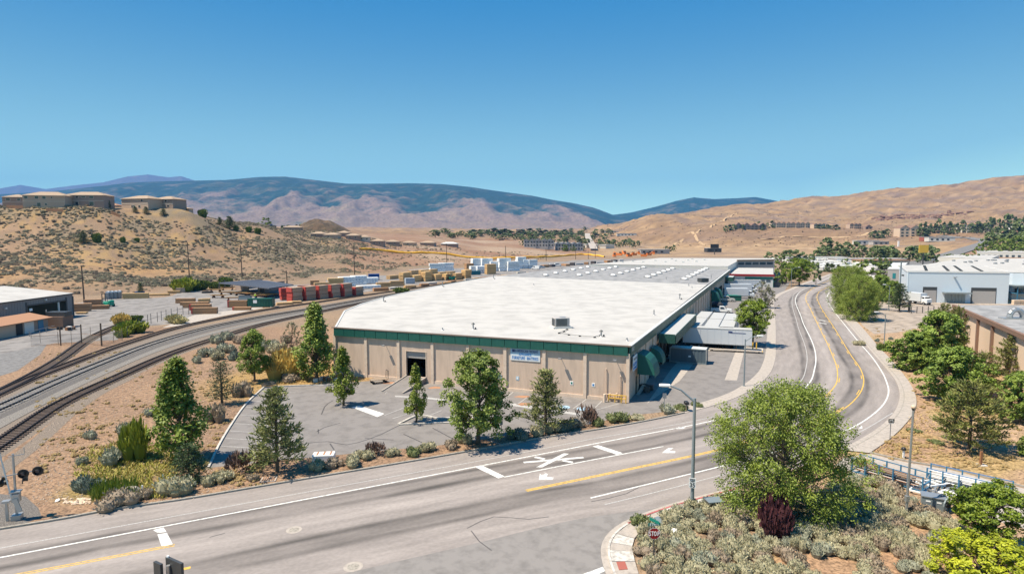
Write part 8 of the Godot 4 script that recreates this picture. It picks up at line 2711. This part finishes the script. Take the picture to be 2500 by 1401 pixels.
		# step along the view line until the slope is met
		for i in 200:
			var y: float = 21.0 - (e[1] - 575.0) / 1500.0 * d
			p = Vector3((e[0] - 1250.0) / 1500.0 * d, 0, -d)
			if land(p.x, p.z) >= y - 0.4 or d > 640 or e[1] < 512: break
			d += 2.0
		tree(e[4], e[5], on(p, 0.2), (e[1] - e[2]) / 1500.0 * d + 0.3, e[3] / 1500.0 * d, -1.0, "trees on the scrub slope")
	far_trees()

func far_trees() -> void:
	# rows of trees in the valley: x from, x to, base y, height and width in metres, how many, kind, label
	var rows := [
		[1870, 2000, 640, 12, 14, 9, "far_round", "dark green tree in the hedge row before the caravan park's dim end", 5],
		[1990, 2190, 632, 15, 18, 14, "far_round", "dark green tree in the row closing the caravan park", 6],
		[2010, 2100, 626, 22, 22, 4, "far_round", "tall dark tree standing over the caravan park row", 4],
		[2140, 2290, 640, 16, 18, 12, "far_round", "dark tree in the grove below the yellow shop sign", 8],
		[1905, 1990, 655, 12, 14, 5, "far_green", "green tree among the caravans beside the street", 5],
		[2012, 2052, 664, 7, 8, 3, "far_tall", "dark purple brown small tree at the street's bend", 3],
		[2060, 2180, 652, 8, 10, 6, "far_green", "green shrub tree behind the blue hall's annex", 6],
		[2390, 2520, 618, 18, 20, 9, "far_green", "bright green tree on the bank above the long white hall", 10],
		[2400, 2520, 606, 20, 20, 7, "far_round", "dark tree on the bank above the bright green ones", 8],
		[2300, 2390, 634, 7, 9, 7, "far_green", "low green tree along the rising road", 6],
		[1280, 1450, 590, 15, 20, 30, "far_round", "dark green tree among the valley houses", 22],
		[1310, 1500, 578, 15, 22, 26, "far_round", "dark tree in the upper valley neighbourhood", 22],
		[1455, 1560, 602, 14, 16, 14, "far_round", "dark green tree in the poplar row at the tan hill's edge", 8],
		[1060, 1290, 579, 12, 26, 26, "far_round", "blue green tree in the distant valley belt", 14],
		[1150, 1420, 573, 14, 40, 18, "far_tall", "tree in the outermost valley belt under the mountain", 4],
		[1370, 1425, 612, 10, 12, 6, "far_green", "green tree in front of the grey apartment rows", 3],
	]
	for e in rows:
		for i in e[5]:
			var x: float = lerpf(e[0], e[1], (i + 0.5) / e[5]) + rng.randf_range(-6, 6)
			var y: float = e[2] + rng.randf_range(-e[8], e[8]) * 0.5
			var d := 200.0
			for k in 400:
				var u := 21.0 - (y - 575.0) / 1500.0 * d
				if land((x - 1250.0) / 1500.0 * d, -d) >= u or d > 1900: break
				d *= 1.01
			var p := on(Vector3((x - 1250.0) / 1500.0 * d, 0, -d), 0.3)
			var s := rng.randf_range(0.7, 1.2)
			tree(e[6], e[7], p, e[3] * s * 0.72, e[4] * s * 0.68, -1.0, e[7])
	# hillside trees round the apartments
	for e in [[1795, 557, 1118, 10, 18, 5, "dark juniper by the short dark townhouse row"], [1872, 556, 1130, 11, 16, 4, "dark juniper between the townhouse rows"], [2018, 557, 1145, 9, 26, 6, "dark juniper past the pale townhouse pair"], [2150, 568, 960, 12, 22, 5, "dark tree at the lower end of the chalet block"], [2250, 567, 955, 14, 24, 5, "dark tree beside the chalet block"], [2280, 566, 985, 20, 18, 6, "tall dark tree before the cream stepped blocks"], [2330, 567, 975, 20, 20, 5, "tall dark tree before the cream towers' near end"], [2390, 568, 965, 16, 20, 5, "dark tree between the cream towers"], [2440, 567, 960, 24, 20, 5, "tall dark tree at the far cream tower"], [2485, 566, 960, 24, 20, 4, "tall dark tree by the lone white house"], [2455, 582, 790, 14, 20, 6, "dark tree by the pale house group"], [2495, 600, 700, 22, 22, 3, "large dark tree above the bank of bright green trees"], [1640, 612, 800, 8, 12, 3, "dark tree by the low grey shed beyond the orange machines"]]:
		for i in e[5]:
			var d: float = e[2] + rng.randf_range(-15, 15)
			var x: float = e[0] + (i - e[5] * 0.5) * rng.randf_range(8, 12)
			var s := rng.randf_range(0.75, 1.2)
			tree("far_tall" if i % 2 else "far_round", e[6], on(Vector3((x - 1250.0) / 1500.0 * d, 0, -d), 0.3), e[3] * s, e[4] * s * 0.62, -1.0, e[6])

# ---------------------------------------------------------------- sagebrush and grass
func sage(seed_: int, n: int, dark: Color, light: Color, stem: Color, long := 1.0) -> ArrayMesh:
	var r := RandomNumberGenerator.new()
	r.seed = seed_
	var b := MB.new()
	var lobes := []
	for i in 6: lobes.append([Vector3(r.randf_range(-0.6, 0.6), r.randf_range(0.2, 0.5), r.randf_range(-0.6, 0.6)), r.randf_range(0.38, 0.58), r.randf_range(-0.25, 0.25)])
	for e in (lobes if n != 420 else []):
		b.col = stem.lerp(dark, 0.75)
		b.ball(e[0] * Vector3(1, 0.8, 1), Vector3.ONE * e[1] * 0.86 * Vector3(1, 0.9, 1), 7, 4)
	for i in n:
		var e: Array = lobes[i % 6]
		var d := Vector3(r.randfn(), absf(r.randfn()) * 0.9 - 0.15, r.randfn()).normalized()
		var p: Vector3 = e[0] + d * e[1] * r.randf_range(0.55, 1.0)
		p.y = maxf(p.y * 0.85, 0.02)
		var k := r.randf()
		b.col = stem.lerp(dark, r.randf()) if k < 0.2 else dark.lerp(light, clampf(r.randf() * 0.8 + e[2] + 0.1, 0, 1))
		b.blade(p, (d + Vector3(0, 0.9, 0)).normalized() * r.randf_range(0.12, 0.22) * long, 0.05, r)
	return b.mesh(M.sage)

func shrub(m: ArrayMesh, called: String, label: String, at: Vector3, r: float, h: float, group := "") -> void:
	var o := put(called, m)
	o.position = at
	o.rotation.y = rng.randf() * TAU
	o.scale = Vector3(r, h, r)
	tag(o, label, "shrub", group)

func build_shrubs() -> void:
	var pale := []
	var brown := []
	var small := []
	for i in 4:
		pale.append(sage(200 + i, 520, Color(0.295, 0.29, 0.175), Color(0.60, 0.565, 0.385), Color(0.24, 0.175, 0.14)))
	for i in 2:
		brown.append(sage(300 + i, 480, Color(0.27, 0.22, 0.155), Color(0.48, 0.40, 0.29), Color(0.17, 0.12, 0.1)))
		small.append(sage(400 + i, 90, Color(0.205, 0.195, 0.125), Color(0.42, 0.39, 0.265), Color(0.15, 0.085, 0.07), 1.9))
	small.append(sage(409, 90, Color(0.165, 0.135, 0.095), Color(0.30, 0.245, 0.18), Color(0.12, 0.08, 0.065), 1.9))
	var blue := sage(500, 520, Color(0.11, 0.15, 0.12), Color(0.27, 0.31, 0.25), Color(0.1, 0.09, 0.08))
	var silver := sage(503, 520, Color(0.27, 0.29, 0.21), Color(0.52, 0.53, 0.41), Color(0.16, 0.13, 0.11))
	var green := sage(501, 520, Color(0.11, 0.15, 0.05), Color(0.27, 0.31, 0.12), Color(0.16, 0.12, 0.08))
	var twigs := sage(502, 420, Color(0.12, 0.075, 0.06), Color(0.23, 0.15, 0.12), Color(0.09, 0.05, 0.04), 1.6)
	# single shrubs along the near kerb and on the bank: base x, base y, width and height in pixels of the photograph turned to metres
	var G := "shrubs along the kerb and bank"
	for e in [
		[258, 1142, 76, 50, silver, "big silver green sagebrush in the middle of the dirt bank"], [288, 1068, 46, 36, silver, "silver green sagebrush above the big one, at the lime shrub"], [300, 1082, 24, 16, brown[0], "small brown shrub under the silver one by the lime shrub"],
		[195, 1079, 36, 24, silver, "small lone sagebrush high on the bare bank"], [168, 1146, 28, 24, silver, "small upright sagebrush on the bank beside the tracks"], [183, 1212, 74, 46, blue, "dark topped sagebrush next to the white bag"],
		[256, 1248, 96, 44, brown[0], "brown sagebrush mound hanging over the kerb at the reeds"], [325, 1232, 44, 28, brown[1], "small brown shrub between the two kerb mounds"], [393, 1230, 92, 52, pale[0], "pale double mound of sagebrush on the kerb past the marker post"], [430, 1200, 58, 28, green, "greenish low shrub behind the pale double mound"],
		[489, 1198, 42, 30, pale[1], "grey shrub on the kerb, first after the double mound"], [520, 1187, 56, 28, pale[2], "grey shrub on the kerb, second after the double mound"], [562, 1166, 80, 56, twigs, "bare red brown twiggy bush beside the lot's lower kerb corner"], [596, 1187, 34, 18, brown[1], "tiny brown shrub on the dirt before the drain cover"],
		[629, 1140, 48, 40, green, "dark green shrub at the grey pine's foot"], [757, 1158, 44, 28, pale[3], "pale shrub before the white marker slab"], [800, 1152, 44, 24, brown[0], "brown shrub at the near side of the marker slab"], [838, 1150, 56, 32, pale[0], "pale shrub beyond the marker slab"], [903, 1120, 56, 34, twigs, "spiky dark brown tuft on the kerb strip"],
		[880, 1130, 48, 24, pale[1], "pale shrub under the spiky dark tuft"], [950, 1124, 40, 22, pale[2], "pale low shrub, first after the spiky tuft"], [998, 1122, 44, 26, green, "green grey shrub midway along the kerb strip"], [1040, 1110, 52, 24, pale[3], "pale flat shrub midway along the kerb strip"], [1095, 1104, 40, 24, brown[1], "brownish shrub before the large kerb tree"], [1130, 1094, 44, 30, pale[0], "pale shrub touching the large kerb tree's trunk"],
		[1262, 1080, 56, 32, blue, "blue green dense shrub by the thin dark post"], [1312, 1072, 40, 28, pale[1], "pale shrub at the kerb under the sign bay pine"], [1348, 1064, 46, 30, pale[2], "pale shrub, second under the sign bay pine"], [1382, 1056, 50, 32, blue, "dark blue green shrub beyond the sign bay pine"], [1405, 1050, 44, 26, brown[0], "brown shrub squeezed between blue green and twiggy ones"],
		[1445, 1042, 58, 46, twigs, "tall brown twiggy bush on the kerb strip before the yellow guard rails"], [1466, 1046, 32, 26, green, "round green shrub at the twiggy bush's foot"], [1516, 1036, 62, 28, green, "wide olive shrub on the kerb strip past the twiggy bush"], [1560, 1030, 42, 14, pale[3], "dry straw tuft between olive shrub and the sign post"], [1636, 1014, 46, 26, silver, "silver green shrub around the grey sign post"], [1672, 1006, 36, 18, green, "low green weeds at the black mailbox"], [1710, 998, 30, 14, green, "last low weeds on the strip by the street lamp"],
		[575, 972, 44, 44, brown[0], "brown shrub behind the lot kerb by the thin conifer"], [512, 1035, 56, 48, brown[1], "brown shrub between bank tree and lot kerb"], [350, 1020, 36, 22, silver, "silver shrub beneath the bank tree's crown edge"], [545, 830, 36, 24, silver, "grey shrub on the upper bank beside the rails"], [520, 840, 40, 26, silver, "second grey shrub on the upper bank beside the rails"],
		[470, 888, 30, 20, silver, "grey shrub high on the bank over the bank tree"], [495, 872, 40, 26, silver, "grey green shrub in the upper bank group"], [520, 880, 34, 24, pale[1], "pale shrub in the upper bank group"], [540, 862, 44, 26, silver, "wide silver shrub in the upper bank group"], [560, 880, 36, 26, blue, "dark shrub in the upper bank group"], [648, 852, 46, 26, silver, "grey shrub behind the egg shaped tree"], [668, 862, 50, 28, pale[2], "wide grey shrub behind the egg shaped tree"], [690, 838, 30, 22, brown[1], "brown shrub on the bank over the yellow bush"], [575, 838, 36, 22, brown[0], "brown shrub below the rusty track"], [560, 860, 26, 18, blue, "small dark shrub below the rusty track"],
		[698, 935, 46, 22, brown[0], "olive brown low shrub under the straw yellow bush"], [1580, 1305, 60, 34, green, "yellow green weed clump on the corner by the vault lid"], [2310, 1092, 40, 12, green, "flat dry weeds beyond the service pedestal"], [2256, 1062, 34, 10, green, "sparse dry tuft on the orange verge"], [2110, 845, 30, 14, pale[0], "dry tuft by the walk under the brown lamp"], [2152, 835, 14, 10, blue, "dark lump of brush at the thin brown lamp"], [2185, 830, 12, 8, blue, "small dark weed on the dry verge"]]:
		var p := ground_at(e[0], e[1])
		var m := -p.z / 1500.0
		shrub(e[4], "roadside_shrub", e[5], p, e[2] * m * 0.52, e[3] * m * 1.05, G)
	# reeds and grass of the green swale
	var reed := MB.new()
	for i in 900:
		var p := ground_at(rng.randf_range(185, 305), rng.randf_range(1200, 1246))
		reed.col = Color(0.06, 0.12, 0.015).lerp(Color(0.22, 0.27, 0.03), rng.randf())
		reed.blade(p, Vector3(rng.randf_range(-0.25, 0.25), rng.randf_range(0.5, 1.2), rng.randf_range(-0.25, 0.25)), 0.04, rng)
	tag(stuff(obj("reed_bed", reed, M.leaf)), "green reeds crowding the swale behind the kerb", "reeds")
	var g := MB.new()
	for i in 7000:
		var x := rng.randf_range(150, 410)
		var y := rng.randf_range(1085, 1235)
		if noise.get_noise_2d(x * 0.5, y * 0.9) < -0.25: continue
		if (Vector2(x, y * 1.6) - Vector2(285, 1170 * 1.6)).length() > 135.0: continue
		g.col = Color(0.26, 0.27, 0.035).lerp(Color(0.47, 0.40, 0.12), clampf(rng.randf() + noise.get_noise_2d(x, y) * 0.8, 0, 1))
		g.blade(ground_at(x, y), Vector3(rng.randf_range(-0.35, 0.35), rng.randf_range(0.12, 0.45), rng.randf_range(-0.35, 0.35)), 0.045, rng)
	for i in 5000:
		var p := ground_at(rng.randf_range(640, 800), rng.randf_range(890, 942)) if i % 2 else ground_at(rng.randf_range(2130, 2500), rng.randf_range(1010, 1160))
		if noise.get_noise_2d(p.x * 1.5, p.z * 1.5) < 0.0: continue
		g.col = Color(0.42, 0.29, 0.1).lerp(Color(0.52, 0.39, 0.17), rng.randf())
		if p.x < 20.0 or not Geometry2D.is_point_in_polygon(Vector2(p.x, p.z), walk_poly()): g.blade(p, Vector3(rng.randf_range(-0.3, 0.3), rng.randf_range(0.1, 0.3), rng.randf_range(-0.3, 0.3)), 0.05, rng)
	tag(stuff(obj("dry_grass", g, M.sage)), "yellow green and straw grass on the swale and dry verges", "grass")
	# the sagebrush field on the corner
	var field := PackedVector2Array()
	for p in pts([8.85,-40.94, 11.96,-44.42, 16.12,-47.27, 19.25,-48.2, 20.6,-45.94, 23.58,-46.52, 28.21,-50.67, 31.06,-51.38, 31.73,-47.73, 31.9,-44.42, 31.83,-42, 29.64,-39.17, 25.44,-35.78, 22.08,-31.81, 7.92,-30.45, 8.2,-36.23, 8.43,-39.17]): field.append(Vector2(p.x, p.z))
	var where := [["in the corner field near the stop sign", "corner sagebrush near the stop sign"], ["in the corner field round the utility cabinet", "corner sagebrush round the utility cabinet"], ["in the corner field beside the big elm", "corner sagebrush under the elm"], ["in the corner field by the globe lamp pole", "corner sagebrush by the globe pole"], ["in the middle of the corner field", "corner sagebrush in the middle"]]
	var spots := [Vector3(10.6, 0, -39.17), Vector3(15.45, 0, -45.24), Vector3(21.53, 0, -43.88), Vector3(29.01, 0, -44.21), Vector3(18.56, 0, -38.14)]
	var placed := PackedVector2Array()
	var tries := 0
	while placed.size() < 250 and tries < 9000:
		tries += 1
		var q := Vector2(rng.randf_range(4, 42), rng.randf_range(-62, -31))
		if not Geometry2D.is_point_in_polygon(q, field): continue
		var r := rng.randf_range(0.5, 0.95)
		var ok := true
		for e in placed:
			if e.distance_to(q) < r * 1.12: ok = false
		if noise.get_noise_2d(q.x * 2.2, q.y * 2.2) < -0.34: ok = false
		if not ok: continue
		placed.append(q)
		var best := 0
		for i in 5:
			if Vector2(spots[i].x, spots[i].z).distance_to(q) < Vector2(spots[best].x, spots[best].z).distance_to(q): best = i
		var pick := rng.randf()
		var m: ArrayMesh = pale[rng.randi() % 4] if pick < 0.72 else (brown[rng.randi() % 2] if pick < 0.9 else silver)
		var tone: String = "pale" if pick < 0.72 else ("brown" if pick < 0.9 else "silver")
		var build: String = ["small", "middling", "broad"][clampi(int((r - 0.5) / 0.15), 0, 2)]
		shrub(m, "sagebrush", "%s %s sagebrush mound %s" % [build, tone, where[best][0]], Vector3(q.x, 0, q.y), r * 1.1, rng.randf_range(0.65, 1.1), "%s %s %s" % [build, tone, where[best][1]])
	# scrub on the hillside: the 290 that show largest singly, the rest as one
	var list := []
	tries = 0
	while list.size() < 12500 and tries < 220000:
		tries += 1
		var col := rng.randf_range(-120, 1450) if tries % 3 else rng.randf_range(-120, 900)
		var d := rng.randf_range(195, 640)
		if col > 1000 and rng.randf() < 0.7: continue
		var x := (col - 1250.0) / 1500.0 * d
		var y := land(x, -d)
		if y < 0.5: continue
		if y > 3.0 and col < 500 and d > 366: continue
		var c := noise.get_noise_2d(x * 0.45 + 30, -d * 0.45)
		var cut := clampf(1.0 - absf(y - 4.5) / 5.0, 0, 1)
		if rng.randf() > clampf(0.8 + c * 2.0 - cut * 0.55, 0.06, 1.0): continue
		list.append(Vector3(x, y - 0.15, -d))
	list.sort_custom(func(a, b): return a.z > b.z)
	var zone := [["the scrub slope above the grey metal shop", "slope sagebrush above the shop"], ["the scrub slope above the open yard", "slope sagebrush above the yard"], ["the sandy cut behind the saw shelter", "slope sagebrush behind the shelter"]]
	var rest := [[], [], []]
	for i in list.size():
		var p: Vector3 = list[i]
		var r := rng.randf_range(0.45, 1.05) * (1.0 if rng.randf() < 0.85 else 1.6)
		if i < 290:
			var col := 1250.0 + 1500.0 * p.x / -p.z
			var z: int = 0 if col < 200 else (1 if col < 480 else 2)
			var tone: String = ["grey green", "pale olive", "dark brown"][i % 3]
			var build: String = "small" if r < 0.65 else ("middling" if r < 0.95 else "large")
			var step: String = "low on" if p.y < 2.5 else "higher up"
			shrub(small[i % 3], "hillside_shrub", "%s %s shrub %s %s" % [build, tone, step, zone[z][0]], p, r, r * rng.randf_range(0.75, 1.05), "%s %s %s %s" % [build, tone, step, zone[z][1]])
		else:
			rest[i % 3].append(Transform3D(Basis(Vector3.UP, rng.randf() * TAU).scaled(Vector3(r, r * rng.randf_range(0.75, 1.05), r)), p))
	for i in 3:
		var next := [0]
		scatter("scrub_cover", ["sagebrush cover spread over the upper scrub slope and the graded earth", "dry brush cover spread between the sagebrush of the slope", "dark brown brush cover dotting the slope"][i], "scrub", small[i], rest[i].size(), func():
			next[0] += 1
			return rest[i][next[0] - 1])
	# brush on the tan hills, weeds and stones on the near dirt
	scatter("scrub_cover", "dark brush specks spread over the tan hills beyond the valley", "scrub", small[2], 5200, func():
		var d := rng.randf_range(900, 2500)
		var x := (rng.randf_range(1480, 2560) - 1250.0) / 1500.0 * d
		if noise.get_noise_2d(x * 0.08, d * 0.08) < rng.randf_range(-0.4, 0.2) or land(x, -d) < 4.0: return Transform3D()
		var r := rng.randf_range(0.8, 2.2)
		return Transform3D(Basis(Vector3.UP, rng.randf() * TAU).scaled(Vector3(r, r * 0.7, r)), on(Vector3(x, 0, -d), 0.2)))
	var straw := sage(601, 60, Color(0.36, 0.26, 0.11), Color(0.58, 0.45, 0.22), Color(0.25, 0.17, 0.1), 1.9)
	scatter("weed_cover", "dry straw weeds dotted over the railway bank and the orange verge", "weeds", straw, 3600, func():
		var p := ground_at(rng.randf_range(60, 620), rng.randf_range(860, 1200)) if rng.randf() < 0.55 else ground_at(rng.randf_range(2110, 2520), rng.randf_range(800, 1160))
		if noise.get_noise_2d(p.x * 1.7, p.z * 1.7) < rng.randf_range(-0.2, 0.35): return Transform3D()
		var q := Vector2(p.x, p.z)
		if Geometry2D.is_point_in_polygon(q, walk_poly()) or Geometry2D.is_point_in_polygon(q, bare): return Transform3D()
		var r := rng.randf_range(0.1, 0.34)
		return Transform3D(Basis(Vector3.UP, rng.randf() * TAU).scaled(Vector3(r, r * rng.randf_range(0.5, 1.1), r)), p))
	var stone := MB.new()
	stone.col = Color(0.4, 0.31, 0.24)
	stone.ball(Vector3.ZERO, Vector3(1, 0.6, 0.8), 5, 3)
	scatter("gravel", "loose tan stones scattered over the railway bank", "gravel", stone.mesh(M.plain), 5000, func():
		var p := ground_at(rng.randf_range(40, 620), rng.randf_range(880, 1250))
		if Geometry2D.is_point_in_polygon(Vector2(p.x, p.z), walk_poly()) or Geometry2D.is_point_in_polygon(Vector2(p.x, p.z), bare): return Transform3D()
		var r := rng.randf_range(0.03, 0.11)
		return Transform3D(Basis(Vector3(rng.randf(), 1, rng.randf()).normalized(), rng.randf() * TAU).scaled(Vector3(r, r, r)), p))
	# rocks on the tan hill
	var rocks := MB.new()
	for i in 200:
		var t := rng.randf()
		var x := lerpf(2150, 2350, t) + rng.randf_range(-25, 25)
		var d := rng.randf_range(1560, 1700) + t * 100
		var p := on(Vector3((x - 1250.0) / 1500.0 * d, 0, -d), 1.0)
		rocks.ball(p, Vector3(rng.randf_range(3, 12), rng.randf_range(2, 6), rng.randf_range(3, 8)), 6, 4)
	tag(stuff(obj("rock_outcrop", rocks, mat("outcrop", Color(0.19, 0.11, 0.08), 1.0))), "broken brown rock ledge across the tan hill", "rocks")

var bare := PackedVector2Array()

func scatter(called: String, label: String, category: String, m: Mesh, n: int, f: Callable) -> void:
	if bare.is_empty():
		# the paved car park and the tracks stay clear
		for p in pts([-34.5,-83.51, -24.52,-86.11, -15.05,-88.87, 14.96,-77.54, 17.35,-72.88, -10.03,-58.66, -27.64,-54.09, -29.46,-59.84, -31.27,-66.46, -33.41,-75.61]): bare.append(Vector2(p.x, p.z))
	var list := []
	for i in n:
		var t: Transform3D = f.call()
		if t.origin != Vector3.ZERO: list.append(t)
	var mm := MultiMesh.new()
	mm.transform_format = MultiMesh.TRANSFORM_3D
	mm.mesh = m
	mm.instance_count = list.size()
	for k in list.size(): mm.set_instance_transform(k, list[k])
	var o := MultiMeshInstance3D.new()
	o.multimesh = mm
	o.name = numbered(called)
	add_child(o)
	tag(stuff(o), label, category)

func walk_poly() -> PackedVector2Array:
	if cached.is_empty():
		for p in left_edge: cached.append(Vector2(p.x, p.z))
		for i in range(walk_edge.size() - 1, -1, -1): cached.append(Vector2(walk_edge[i].x, walk_edge[i].z))
	return cached
var cached := PackedVector2Array()
